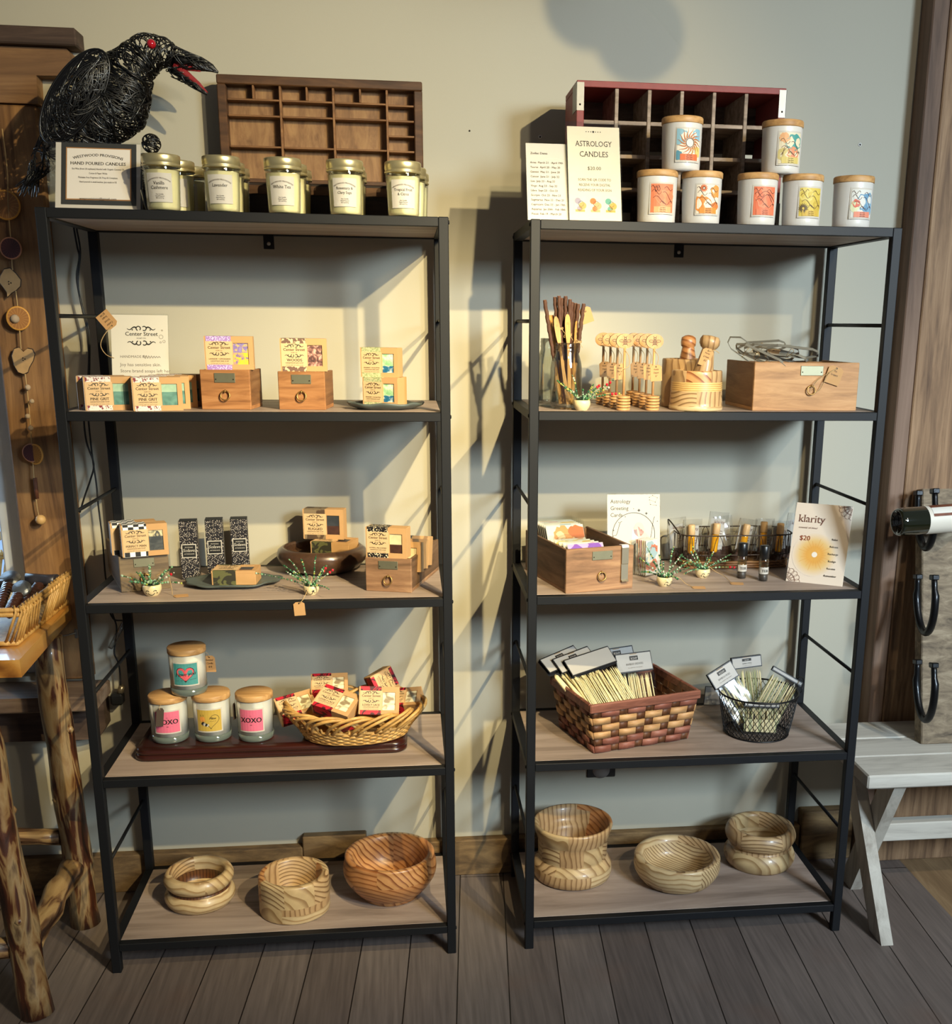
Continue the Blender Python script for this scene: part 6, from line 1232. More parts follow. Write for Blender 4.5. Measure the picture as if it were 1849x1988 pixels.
# ------------------------------------------------------------------ right rack, fourth shelf
m, rz, w, _ = span((1155, 1463.5), (1334, 1435), Y4, 1400); wb_, db, hb = w, 0.200, zat(m, 1350) - Y4
a = onZ(1080, 1395, Y4); t = T('splint_basket', 'square woven wood splint basket of bamboo skewers', 'basket', fwd(m, rz, db / 2), rz)
SP = [wood('splint_tan', '#8a6440', '#b58a5c', '#c9a274', 'x', 12, 6, 0.55), wood('splint_red', '#5b3126', '#865142', '#9d6a58', 'x', 12, 6, 0.55), wood('splint_dark', '#3a2114', '#593620', '#70482e', 'z', 12, 6, 0.55)]
tp = 0.15; rowsn = 6; rh_ = (hb - 0.020) / rowsn
def side(ax, nx_, half, other, sgn):
    """one woven side; flat splints over and under upright stakes"""
    b = B()
    for r in range(rowsn):
        z0 = 0.002 + r * rh_; z1 = z0 + rh_ * 0.94
        wds = [2.0 if (k + r) % 2 == 0 else 1.0 for k in range(nx_)]; tot = sum(wds); acc = 0.0
        for k in range(nx_):
            u0 = -1 + 2 * acc / tot; acc += wds[k]; u1 = -1 + 2 * acc / tot; over = (k + r) % 2 == 0; mt = ((1, 1, 0, 0, 0, 1)[r] if over else 2)
            pts = []
            for (u, z) in ((u0, z0), (u1, z0), (u1, z1), (u0, z1)):
                f = 1 + tp * z / hb; bulge = 0.0022 if over else 0.0; pts.append((u * half * f, sgn * (other * f + bulge), z))
            mid = [((pts[0][0] + pts[1][0]) / 2, pts[0][1] + sgn * (0.0016 if over else 0), z0), ((pts[2][0] + pts[3][0]) / 2, pts[2][1] + sgn * (0.0016 if over else 0), z1)]
            i = b.verts([pts[0], mid[0], pts[1], pts[2], mid[1], pts[3]])
            j = b.verts([(x, y - sgn * 0.004, z) for x, y, z in [pts[0], mid[0], pts[1], pts[2], mid[1], pts[3]]])
            for q in ((0, 1, 4, 5), (1, 2, 3, 4)): b.face([i + e for e in q], mt, True); b.face([j + e for e in q][::-1], 2)
            for q in ((0, 1), (1, 2), (2, 3), (3, 4), (4, 5), (5, 0)): b.face((i + q[0], j + q[0], j + q[1], i + q[1]), mt)
    if ax == 'x': b.v = [(-y, x, z) for x, y, z in b.v]
    b.build('woven_side', SP, t)
side('y', 8, wb_ / 2, db / 2, -1); side('y', 8, wb_ / 2, db / 2, 1); side('x', 7, db / 2, wb_ / 2, -1); side('x', 7, db / 2, wb_ / 2, 1)
b = B(); b.box(-wb_ / 2 + .004, wb_ / 2 - .004, -db / 2 + .004, db / 2 - .004, 0, 0.004); b.build('floor_panel', SP[2], t)
g = 1 + tp; RWD = wood('basket_rim', '#4d2a1e', '#7c4c3b', '#976556', 'x', 10, 8, 0.5)
b = B(); X, Yy = wb_ / 2 * g + 0.004, db / 2 * g + 0.004; z0, z1 = hb - 0.022, hb
b.box(-X, X, -Yy, -Yy + 0.009, z0, z1, ch=0.0025); b.box(-X, X, Yy - 0.009, Yy, z0, z1, ch=0.0025); b.box(-X, -X + 0.009, -Yy + 0.009, Yy - 0.009, z0, z1, ch=0.0025); b.box(X - 0.009, X, -Yy + 0.009, Yy - 0.009, z0, z1, ch=0.0025); b.build('rim', RWD, t)
SKB = t; SKEW = flat('bamboo_skewer', '#dccb9c', 0.55, var=0.12, vscale=90); SKG = flat('green_bamboo', '#a8a878', 0.55, var=0.15, vscale=90); HDR = flat('header_card', '#a19d97', 0.5); NAVY = flat('dark_header_edge', '#17171c', 0.5)
def skewers(label, M_, w, L, hh, title=None, group=None, cnt=34, green=False, knots=False, cat='skewers', seed=1):
    """bag of skewers: local x across, z along the sticks (up), -y the front; header card on top"""
    rr = random.Random(seed); t = T('skewer_pack', label, cat, group=group); t.matrix_world = M_
    for k in range(cnt):
        x = -w / 2 + w * (k + 0.5) / cnt; b = B(); l = L * rr.uniform(.95, 1.0); dx_ = rr.uniform(-1, 1) * w / cnt * .8; yy = rr.uniform(-0.003, 0.003); r = w / cnt * 0.42
        m_ = 1 if green and rr.random() < .35 else 0
        b.tube([(x, yy, 0.003), (x + dx_, yy, l - 0.008), (x + dx_ * 1.02, yy, l)], [r, r, r * .15], 5, m_)
        if knots: b.box(x - r * 2, x + r * 2, yy - r, yy + r, 0.004, 0.035, m_)
        b.build('skewer', [SKEW, SKG], t)
    b = B(); e = 0.005; b.grid(6, 6, lambda q, c: ((q - .5) * (w + 2 * e), -0.0048 - 0.0012 * sin(q * 9 + c * 5), c * (L + 0.012))); b.grid(6, 6, lambda q, c: ((q - .5) * (w + 2 * e), 0.0048 + 0.001 * sin(q * 8), c * (L + 0.012))); b.build('clear_bag', FILM, t)
    b = B(); z0 = L + 0.004; b.box(-w / 2 - e, w / 2 + e, -0.0062, -0.0052, z0, z0 + hh, m=1); b.box(-w / 2 - e + .002, w / 2 + e - .002, -0.0066, -0.0060, z0 + 0.003, z0 + hh - 0.003, m=0); b.box(-w / 2 - e, w / 2 + e, 0.0050, 0.0060, z0, z0 + hh, m=1); b.box(-w / 2 - e, w / 2 + e, -0.0062, 0.0060, z0 + hh - .0008, z0 + hh, m=1)
    hd_ = b.build('header_card', [HDR, NAVY], t)
    if title:
        s = Ink(); s.rect(-0.012, z0 + hh * .60, 0.012, z0 + hh * .82); i = s.mark(); s.text('RSVP', 0, z0 + hh * .63, hh * .17, 1, serif=True, bold=.05); lift(s, i, 0.0003); s.text(title, 0.0, z0 + hh * .36, hh * .145, 0, serif=True, xs=.78 if len(title) < 15 else .6); s.text('8" LENGTH / 90 COUNT'.replace('"', ' in.'), 0, z0 + hh * .2, hh * .07, 2, serif=True); s.rect(-.010, z0 + hh * .9, .010, z0 + hh * .93, 3)
        s.lay(lambda u, v, k: (u, -0.0069 - k, v)); s.build('lettering', [INK, HDR, INKG, colr('#8a6a3a')], hd_)
    return t
def lean(o, x, y, z, back, roll=0.0, yaw=0.0): return o.matrix_basis @ (Tr(x, y, z) @ Rz(yaw) @ Rx(-back) @ Ry(roll))
G_ = 'bamboo skewer packs in the splint basket'
skewers('pack of bamboo skewers at the front left of the splint basket, its header bent back', lean(SKB, -0.030, -0.070, 0.060, 0.86, -0.20), 0.125, 0.150, 0.050, None, G_, 36, seed=3)
skewers('bamboo skewers pack with its printed header facing forward, right side of the basket', lean(SKB, 0.058, -0.005, 0.018, 0.45, 0.0), 0.092, 0.128, 0.050, 'BAMBOO SKEWERS', G_, 26, seed=5)
skewers('skewer pack second from the front on the left', lean(SKB, -0.055, -0.052, 0.068, 0.90, -0.25), 0.100, 0.150, 0.048, 'BAMBOO SKEWERS', G_, 12, seed=7)
skewers('skewer pack third from the front on the left, header only visible', lean(SKB, -0.075, -0.038, 0.075, 0.94, -0.30), 0.100, 0.150, 0.048, 'BAMBOO SKEWERS', G_, 8, seed=9)
skewers('rearmost skewer pack behind the printed header', lean(SKB, 0.045, 0.040, 0.010, 0.50, -0.03), 0.088, 0.140, 0.050, 'BAMBOO SKEWERS', G_, 8, seed=11)
# black mesh basket
P = onZ(1468, 1420, Y4); Rb = 61 * mpp(P); zr_ = zat(P, 1341); Rt = 76 * mpp(P); H = zr_ - Y4
BWIRE = flat('black_wire', '#121214', 0.4, 0.3)
t = T('mesh_basket', 'round black wire mesh basket of knotted bamboo picks', 'basket', (P.x, P.y, Y4))
for r, z in ((Rb, 0.002), (Rt, H)): b = B(); b.tube([(r * cos(k / 48 * 2 * pi), r * sin(k / 48 * 2 * pi), z) for k in range(48)], 0.0022, 7, closed=True); b.build('ring', BWIRE, t)
b = B(); nd = 44
for k in range(nd):
    for sg in (1, -1):
        b.tube([((Rb + (Rt - Rb) * q ** .8) * cos(k / nd * 2 * pi + sg * q * 0.75), (Rb + (Rt - Rb) * q ** .8) * sin(k / nd * 2 * pi + sg * q * 0.75), 0.002 + (H - 0.002) * q) for q in [i / 8 for i in range(9)]], 0.00085, 4)
o = b.build('mesh_side', BWIRE, t)
b = B()
for k in range(-8, 9):
    u = k / 8.5 * Rb; l = sqrt(max(0, Rb * Rb - u * u)); b.tube([(u, -l, 0.002), (u, l, 0.002)], 0.0008, 4); b.tube([(-l, u, 0.002), (l, u, 0.002)], 0.0008, 4)
b.build('mesh_floor', BWIRE, t)
b = B(); b.tube([(Rt * 1.0 + 0.012 * sin(pi * q), 0.03 * cos(pi * q), H + 0.002 + 0.030 * sin(pi * q)) for q in [i / 12 for i in range(13)]], 0.0014, 6); b.build('handle', BWIRE, t)
G_ = 'knotted pick packs in the mesh basket'
def inb(x, y, z, back, roll, yaw): return Tr(P.x + x, P.y + y, Y4 + z) @ Rz(yaw) @ Rx(-back) @ Ry(roll)
skewers('pick pack leaning left out of the mesh basket, flat grey header', inb(-0.018, 0.004, 0.030, 0.35, -0.50, 0.05), 0.062, 0.105, 0.045, 'BAMBOO PICKS', G_, 18, True, True, seed=21)
skewers('pick pack standing at the back of the mesh basket', inb(-0.004, 0.026, 0.030, 0.22, -0.10, 0.0), 0.068, 0.122, 0.030, 'BAMBOO PICKS', G_, 18, True, True, seed=23)
skewers('pick pack leaning right in front, many green sticks', inb(0.010, -0.012, 0.034, 0.30, 0.52, -0.1), 0.075, 0.118, 0.012, None, G_, 22, True, True, seed=25)
skewers('pick pack low in the mesh basket, seen through the wires', inb(0.0, -0.030, 0.006, 0.25, 0.08, 0.0), 0.080, 0.062, 0.012, None, G_, 20, True, True, seed=27)
# card lying between the baskets
BL = onZ(1366, 1369, Y4 + .0005); t = T('skewer_card', 'dark edged pack card leaning between the two baskets', 'card', BL, (-0.15, 0.12, 0.1)); b = B(); b.box(0, 0.050, 0, 0.0014, 0, 0.052, m=1); b.box(0.002, 0.048, -0.0004, 0, 0.002, 0.050, m=0); b.build('card', [HDR, NAVY], t)
# outlet on the wall behind the right rack
o1 = onY(1140, 1474, WALL_Y); o2 = onY(1194, 1510, WALL_Y); t = T('wall_outlet', 'black wall outlet under the fourth shelf of the right rack', 'outlet', ((o1.x + o2.x) / 2, WALL_Y, (o1.z + o2.z) / 2)); w, h = o2.x - o1.x, 0.085
b = B(); b.box(-w / 2, w / 2, -0.006, 0, -h * .28, h * .72, ch=0.002); b.build('cover_plate', flat('black_plastic', '#131315', 0.35), t)
b = B(); b.lathe([(0, 0), (w * .30, 0), (w * .30, 0.001), (0, 0.001)], 24); b.xf(Tr(0, -0.0062, -h * 0.02) @ Rx(pi / 2)); b.build('socket', flat('grey_plastic', '#8d8a88', 0.4), t)
# ------------------------------------------------------------------ the black raven on the left rack
GLIT = flat('black_glitter_twine', '#030304', 0.35, 0.0, coat=0.25, spec=0.5); REDG = flat('red_glitter', '#8e1a20', 0.45, coat=0.4, bump=0.8, bscale=900, var=0.4, vscale=400); RUBY = flat('red_glass_eye', '#a8081c', 0.05, coat=1.0, spec=0.9)
ry = -0.165
def rp(px, py, dy=0.0): return onY(px, py, ry + dy)
t = T('raven_figure', 'black glittery wire raven with red eye and open beak, left end of the rack top', 'raven', rp(215, 300) * 1.0)
t.location.z = ZT; o0 = Vector(t.location); mm = mpp(o0)
SPN = [(60, 352, 9), (84, 312, 26), (128, 268, 50), (172, 230, 72), (212, 194, 84), (240, 152, 64), (262, 124, 46), (287, 104, 41), (316, 104, 31), (338, 113, 20)]
def sec(u):
    x = u * (len(SPN) - 1); i = min(int(x), len(SPN) - 2); f = x - i; a, c = SPN[i], SPN[i + 1]; f2 = f * f * (3 - 2 * f) if False else f
    return [a[k] + (c[k] - a[k]) * f for k in range(3)]
def surf(u, v, k=1.0):
    x, y, r = sec(u); x2, y2, _ = sec(min(1, u + 0.02)); x1, y1, _ = sec(max(0, u - 0.02)); dx, dy = x2 - x1, y2 - y1; l = sqrt(dx * dx + dy * dy) or 1; nx, ny = -dy / l, dx / l
    thick = 0.62 if u < 0.6 else 0.75
    P = rp(x + nx * r * cos(v) * k, y + ny * r * cos(v) * k); P.y = ry + r * mm * thick * sin(v) * k; return P - o0
rr = random.Random(4); b = B()
for i in range(950):
    u, v = rr.random(), rr.random() * 2 * pi; 
    if rr.random() > 0.35 + 0.65 * (sec(u)[2] / 84): u = rr.uniform(.25, .6)
    du, dv = rr.uniform(-.010, .010), rr.uniform(-.16, .16); k = 1.0 + rr.uniform(-.03, .03); P = []
    for q in range(rr.randint(8, 15)):
        P.append(surf(min(max(u, 0), 1), v, k)); u += du; v += dv; dv += rr.uniform(-.03, .03)
    b.tube(P, rr.choice((0.0010, 0.0013, 0.0017)), 4, cap=False)
b.build('wire_body', GLIT, t)
b = B()                                              # the wing on the near side
for i in range(300):
    a = rr.random() * 2 * pi; q = sqrt(rr.random()) if rr.random() < .8 else 1.0; da = rr.uniform(-.2, .2); dq = rr.uniform(-.07, .07); P = []
    for k in range(10):
        q_ = min(max(q, 0), 1); lx, ly = q_ * cos(a) * 100, q_ * sin(a) * 46; px_, py_ = 160 + lx * -0.52 - ly * 0.85, 197 + lx * 0.85 - ly * 0.52
        X = rp(px_, py_); X.y = ry - mm * (50 + 18 * (1 - q_ * q_)); P.append(X - o0); a += da; q += dq
    b.tube(P, rr.choice((0.0010, 0.0014, 0.0018)), 4, cap=False)
P = []
for k in range(40): a = k / 40 * 2 * pi; lx, ly = cos(a) * 101, sin(a) * 47; X = rp(160 - lx * .52 - ly * .85, 197 + lx * .85 - ly * .52); X.y = ry - mm * 50; P.append(X - o0)
b.tube(P, 0.0024, 6, closed=True); b.build('wing', GLIT, t)
def beak(name, pts, mat, strands, fill=None):
    b = B(); C_ = [rp(x, y) - o0 for x, y, r in pts]; R_ = [r * mm for _, _, r in pts]
    if fill: b.tube(C_, [r * fill for r in R_], 10)
    for i in range(strands):
        P = []; v = rr.random() * 6.28; x0 = rr.random(); dv = rr.uniform(-.5, .5)
        for k in range(9):
            x = min(0.999, max(0, x0 + (k - 4) * 0.06)) * (len(pts) - 1); j = int(x); f = x - j; c = C_[j].lerp(C_[j + 1], f); r = R_[j] + (R_[j + 1] - R_[j]) * f
            P.append(c + Vector((0.25 * r * cos(v), r * 0.8 * sin(v), r * cos(v)))); v += dv
        b.tube(P, 0.0011, 4, cap=False)
    return b.build(name, mat, t)
beak('upper_beak', [(328, 112, 24), (360, 118, 16), (392, 125, 11), (412, 132, 6), (423, 140, 1.5)], GLIT, 80, 0.55); beak('lower_beak', [(330, 132, 13), (355, 148, 10), (380, 166, 6.5), (402, 183, 1.5)], GLIT, 40, 0.6)
beak('mouth', [(338, 127, 7), (362, 144, 6.5), (385, 163, 4.5), (403, 180, 1.2)], REDG, 0, 1.0); beak('palate', [(338, 126, 6), (365, 132, 5), (390, 137, 2.5)], REDG, 0, 1.0)
b = B(); e = rp(301, 93) - o0; b.ball((e.x, -mm * 31, e.z), 8.5 * mm, 14); b.build('eye', RUBY, t)
b = B()
for (cx_, cy_, r, dy) in ((300, 283, 17, -0.03), (286, 318, 16, -0.02), (270, 345, 18, 0.03)):
    c = rp(cx_, cy_) - o0; c.y = dy
    for i in range(70):
        a, e_ = rr.random() * 6.28, rr.uniform(-1.3, 1.3); da, de = rr.uniform(-.4, .4), rr.uniform(-.3, .3); P = []
        for k in range(8): P.append(c + Vector((cos(a) * cos(e_), sin(a) * cos(e_), sin(e_))) * r * mm); a += da; e_ += de
        b.tube(P, 0.0011, 4, cap=False)
for sx in (-0.03, 0.035): f = Vector(((rp(262, 300) - o0).x, sx, 0.0)); b.tube([f + Vector((0, 0, 0.09)), f + Vector((0.01, 0, 0.03)), f + Vector((0.02, 0, 0.004)), f + Vector((0.05, 0, 0.003))], 0.006, 6)
b.build('feet', GLIT, t)
b = B()
for i in range(70): a = rr.uniform(-.7, .7); s0 = rp(76, 322) - o0; L = rr.uniform(0.03, 0.07); d_ = Vector((-0.55 + 0.4 * a, rr.uniform(-.3, .3), -0.8)); b.tube([s0, s0 + d_ * L * .5 + Vector((rr.uniform(-.008, .008), 0, 0)), s0 + d_ * L + Vector((rr.uniform(-.012, .012), 0, rr.uniform(-.01, .01)))], 0.0012, 4)
b.build('tail', GLIT, t)

# ------------------------------------------------------------------ dried fruit garland on the casing
gy = -0.022
def gp(px, py, dy=0.0): return onY(px, py, gy + dy)
t = T('fruit_garland', 'hanging garland of dried citrus and apple slices on twine', 'garland', gp(20, 330)); o0 = Vector(t.location)
twine([gp(*q) - o0 for q in ((4, 250), (14, 330), (16, 400), (22, 480), (24, 520), (30, 560), (36, 615), (42, 690), (50, 735), (57, 800), (60, 840), (63, 880), (66, 930), (72, 985), (78, 1010))], t, 0.0014)
def slice_mat(name, c, rim):
    m, nt, b = _new(name); tc = nt.nodes.new('ShaderNodeTexCoord'); sp = nt.nodes.new('ShaderNodeSeparateXYZ'); nt.links.new(tc.outputs['Object'], sp.inputs[0])
    at = nt.nodes.new('ShaderNodeMath'); at.operation = 'ARCTAN2'; nt.links.new(sp.outputs['X'], at.inputs[0]); nt.links.new(sp.outputs['Z'], at.inputs[1])
    ml = nt.nodes.new('ShaderNodeMath'); ml.operation = 'MULTIPLY'; ml.inputs[1].default_value = 9; sn = nt.nodes.new('ShaderNodeMath'); sn.operation = 'SINE'; nt.links.new(at.outputs[0], ml.inputs[0]); nt.links.new(ml.outputs[0], sn.inputs[0])
    ab = nt.nodes.new('ShaderNodeMath'); ab.operation = 'ABSOLUTE'; nt.links.new(sn.outputs[0], ab.inputs[0])
    nt.links.new(ramp(nt, ab.outputs[0], [(0.0, rim), (0.18, c), (1.0, c)]), b.inputs['Base Color']); b.inputs['Roughness'].default_value = 0.45; b.inputs['Coat Weight'].default_value = 0.3; return m
SM = {'orange': (slice_mat('dried_orange', '#8f5a18', '#c99a4e'), flat('orange_rind', '#c98f3c', 0.6)), 'blood': (slice_mat('dried_blood_orange', '#3f0d12', '#7a3a30'), flat('blood_rind', '#b0785a', 0.6))}
def citrus(px, py, r, kind, sx=0.9, rz=0.2):
    R = r * mm; b = B(); b.lathe([(0, -0.0018), (R * 0.86, -0.0018), (R * 0.88, 0.0018), (0, 0.0018)], 30, 0, False); b.lathe([(R * 0.88, -0.0024), (R, -0.0020), (R, 0.0020), (R * 0.88, 0.0024)], 30, 1)
    b.xf(Matrix.Diagonal((sx, 1, 1, 1)) @ Rx(pi / 2)); b.build('orange_slice', list(SM[kind]), t, gp(px, py) - o0, (0, 0, rz))
citrus(11, 398, 29, 'orange', 0.95); citrus(21, 482, 22, 'blood', 0.95, 0.1); citrus(35.5, 618, 24.5, 'orange', 0.93, 0.25); citrus(68, 882, 22, 'orange', 0.8, -0.2); citrus(61, 879, 20, 'blood', 0.9, 0.15)
APP = flat('dried_apple', '#ac8a5e', 0.7, var=0.25, vscale=60, bump=0.3, bscale=120); APR = flat('apple_skin', '#2b1d14', 0.7)
def apple(pts):
    P = [gp(*q) - o0 for q in pts]; c = sum(P, Vector()) / len(P); b = B(); lo = [(p.x - c.x, p.z - c.z) for p in P]
    i = b.verts([(0, -0.002, 0)]); j = b.verts([(u * .93, -0.002, v * .93) for u, v in lo]); k_ = b.verts([(u, 0.0, v) for u, v in lo]); l_ = b.verts([(0, 0.002, 0)]); n = len(lo)
    for k in range(n): k2 = (k + 1) % n; b.face((i, j + k, j + k2)); b.face((j + k, k_ + k, k_ + k2, j + k2), 1); b.face((l_, k_ + k2, k_ + k), 1)
    for a in range(3): b.ball((0.003 * cos(a * 2.1), -0.0025, 0.003 * sin(a * 2.1)), 0.0016, 6, 1)
    b.build('apple_slice', [APP, APR], t, c)
apple([(0, 535), (8, 521), (20, 519), (32, 530), (42, 543), (41, 556), (33, 564), (23, 570), (15, 578), (13, 568), (6, 558), (-2, 548)])
apple([(22, 690), (27, 676), (37, 673), (46, 682), (54, 675), (64, 677), (69, 687), (66, 700), (58, 714), (55, 724), (46, 728), (35, 724), (27, 711)])
BEADW = flat('felt_bead', '#a8947c', 0.9); b0 = flat('wooden_bead', '#c09a64', 0.5)
for (px, py, r, m_) in ((29, 619, 9, BEADW), (54, 752, 6, BEADW), (62, 779, 5, BEADW), (54, 808, 5.5, BEADW), (60, 831, 5.5, BEADW), (79, 1009, 11, b0)): b = B(); b.ball((0, 0, 0), r * mm, 12); b.build('bead', m_, t, gp(px, py, -0.006) - o0)
b = B(); b.tube([gp(68, 928) - o0, gp(72, 968) - o0], 0.0045, 8); b.build('cinnamon_stick', flat('cinnamon', '#5c3420', 0.7, var=.2), t)

# ------------------------------------------------------------------ log table and basket at the far left
def log_mat(name, bark):
    m, nt, b = _new(name); tc = nt.nodes.new('ShaderNodeTexCoord'); mp = nt.nodes.new('ShaderNodeMapping'); mp.inputs['Scale'].default_value = (14, 14, 2.4); nt.links.new(tc.outputs['Object'], mp.inputs['Vector'])
    n = nt.nodes.new('ShaderNodeTexNoise'); n.inputs['Scale'].default_value = 2.2; n.inputs['Detail'].default_value = 6; n.inputs['Distortion'].default_value = 1.2; nt.links.new(mp.outputs[0], n.inputs['Vector'])
    c = ramp(nt, n.outputs['Fac'], [(0.34, '#1c0e08'), (0.46, '#4a2513'), (0.50, '#7d5f3c'), (0.57, '#927a56'), (0.66, '#5e4a34'), (0.74, '#3c2012')]) if bark else ramp(nt, n.outputs['Fac'], [(0.38, '#2a170d'), (0.46, '#6f5034'), (0.52, '#9c7c50'), (0.7, '#ae9060')])
    nt.links.new(c, b.inputs['Base Color']); b.inputs['Roughness'].default_value = 0.42; b.inputs['Coat Weight'].default_value = 0.25
    bp = nt.nodes.new('ShaderNodeBump'); bp.inputs['Strength'].default_value = 0.6; bp.inputs['Distance'].default_value = 0.006; nt.links.new(n.outputs['Fac'], bp.inputs['Height']); nt.links.new(bp.outputs['Normal'], b.inputs['Normal']); return m
LOGM, LOGP = log_mat('peeled_log', True), log_mat('pale_log', False)
tz = 0.795; c1 = onZ(38, 1281, tz); c2 = onZ(145, 1164, tz)
t = T('log_table', 'rustic log legged table at the far left holding a wicker basket', 'table', (c1.x - 0.3, -0.25, 0)); o0 = Vector(t.location)
ang = atan2(c2.x - c1.x, c2.y - c1.y); L = (c2 - c1).length
PLK = wood('golden_pine_top', '#7a4a1c', '#b07834', '#c8954e', 'y', 5.0, 10.0, 0.4, rings=1.4, bump=0.15, coat=0.3)
b = B(); e1, e2 = c1 - o0, c2 - o0; th = 0.038
ye = min(e2.y, WALL_Y - 0.005 - o0.y); b.prism([(e1.x, e1.y), (e2.x, ye), (e2.x - 0.8, ye), (e1.x - 0.8, e1.y)], tz - th, tz, lambda u, v, k: (u, v, k)); b.build('table_top', PLK, t)
def log(name, a, c, r0, r1, mat, seed, knots=0):
    """a rough log between two points; built along local z so the grain follows it"""
    a, c = Vector(a), Vector(c); d = c - a; L = d.length; b = B(); n = 14
    P = [(0.0028 * sin(k * .9 + seed), 0.0028 * cos(k * 1.1 + seed), L * k / n) for k in range(n + 1)]; b.tube(P, [r0 + (r1 - r0) * k / n + 0.0014 * sin(k * 1.7 + seed) for k in range(n + 1)], 18)
    for k in range(knots): q = (k + 1) / (knots + 1.3); an = seed + k * 2.0; b.ball((r0 * .86 * cos(an), r0 * .86 * sin(an), L * q), r0 * 0.30, 8)
    o = b.build(name, mat, t, a - o0); o.rotation_euler = d.to_track_quat('Z', 'Y').to_euler(); return o
f1 = onZ(74, 1958, 0.012); f2 = onZ(167, 1783, 0.012)
u1 = Vector((f1.x - 0.075, f1.y + 0.06, tz - th)); u2 = Vector((xat(90, f2.y - 0.02, 0.74), f2.y - 0.02, tz - th))
f1.z = 0.0; f2.z = 0.0
log('leg', f1, u1, 0.0335, 0.034, LOGM, 1.0, 2); log('leg', f2, u2, 0.0345, 0.033, LOGM, 2.6, 3)
mid = lambda A, C, z: A + (C - A) * (z / C.z)
log('stretcher', mid(f2, u2, 0.165) + Vector((-0.01, -0.02, 0)), mid(f1, u1, 0.150) + Vector((0, 0.02, 0)), 0.029, 0.028, LOGP, 0.4)
log('stretcher', mid(f2, u2, 0.245) + Vector((-0.03, 0, 0)), mid(f2, u2, 0.245) + Vector((-0.75, 0, 0)), 0.021, 0.022, LOGP, 3.3); log('stretcher', mid(f1, u1, 0.155) + Vector((-0.03, 0, 0)), mid(f1, u1, 0.155) + Vector((-0.7, 0, 0)), 0.024, 0.024, LOGP, 5.1)
log('leg', f1 + Vector((-0.72, 0, 0)), u1 + Vector((-0.58, 0, 0)), 0.0335, 0.034, LOGM, 4.0); log('leg', f2 + Vector((-0.72, 0, 0)), u2 + Vector((-0.58, 0, 0)), 0.0345, 0.033, LOGM, 6.0)
# basket of carved tools on it
k1 = onZ(36, 1256, tz); k2 = onZ(139, 1138, tz); bx1, by0, by1 = k1.x - 0.006, k1.y + 0.008, k2.y; bh = 0.085; bx0 = bx1 - 0.34
t = T('wicker_basket', 'rectangular split willow basket with bent handle on the log table', 'basket', ((bx0 + bx1) / 2, (by0 + by1) / 2, tz)); o0 = Vector(t.location); wx, wy = (bx1 - bx0) / 2, (by1 - by0) / 2; fl = 0.022
SPL = wood('split_willow', '#8f6530', '#bd9150', '#d6ae70', 'z', 14, 8, 0.5, bump=0.15)
def edge(q, g):                                      # walk round the rim: q in 0..1
    per = [(-wx - g, -wy - g), (wx + g, -wy - g), (wx + g, wy + g), (-wx - g, wy + g)]; x = q * 4; i = int(x) % 4; f = x - int(x); a, c = per[i], per[(i + 1) % 4]; return (a[0] + (c[0] - a[0]) * f, a[1] + (c[1] - a[1]) * f)
b = B()
for z in (bh, bh - 0.010): b.tube([(*edge(k / 48, fl), z) for k in range(48)], 0.0055, 8, closed=True)
b.build('rim', SPL, t)
b = B(); b.box(-wx, wx, -wy, wy, 0, 0.006, ch=0.002); b.tube([(*edge(k / 48, 0.0), 0.006) for k in range(48)], 0.006, 6, closed=True); b.build('base', SPL, t)
for grp in range(22):
    b = B()
    for k in range(5):
        q = (grp + 0.12 + 0.17 * k) / 22; q2 = q + (0.010 if grp % 2 else -0.010); a, c = edge(q % 1, 0.0), edge(q2 % 1, fl + 0.006); b.tube([(a[0], a[1], 0.004), ((a[0] + c[0]) / 2, (a[1] + c[1]) / 2, bh * .5), (c[0], c[1], bh - 0.004), (edge(q2 % 1, fl)[0], edge(q2 % 1, fl)[1], bh + 0.008), (*edge(q2 % 1, fl - 0.008), bh - 0.004)], 0.0032, 5)
    b.build('splint_bundle', SPL, t)
b = B(); hx = wx - 0.055
P = [(-0.5 * wx + (hx + 0.5 * wx) * k / 16, wy + fl - 0.004, bh + 0.005 + 0.062 * sin(pi * k / 16) ** 0.8) for k in range(17)]
rows = [b.verts([(x, y - 0.006, z - 0.011), (x, y + 0.006, z - 0.011), (x, y + 0.006, z + 0.011), (x, y - 0.006, z + 0.011)]) for x, y, z in P]
for i, j in zip(rows, rows[1:]):
    for k in range(4): b.face((i + k, i + (k + 1) % 4, j + (k + 1) % 4, j + k), 0, False)
b.face([rows[0] + k for k in range(4)][::-1]); b.face([rows[-1] + k for k in range(4)]); b.build('bent_handle', wood('pale_bent_wood', '#8c6b44', '#b3906a', '#c4a27c', 'x', 8, 8, 0.5), t)
TWI = flat('dark_twisted_wood', '#3a2018', 0.3, coat=0.4, var=0.3, vscale=40); PEW = flat('pewter_head', '#7a7d80', 0.35, 0.6, var=0.2, vscale=90, bump=0.3, bscale=200); DKH = flat('dark_carved_head', '#2c2a30', 0.35, coat=0.3)
BK = Vector(t.location)
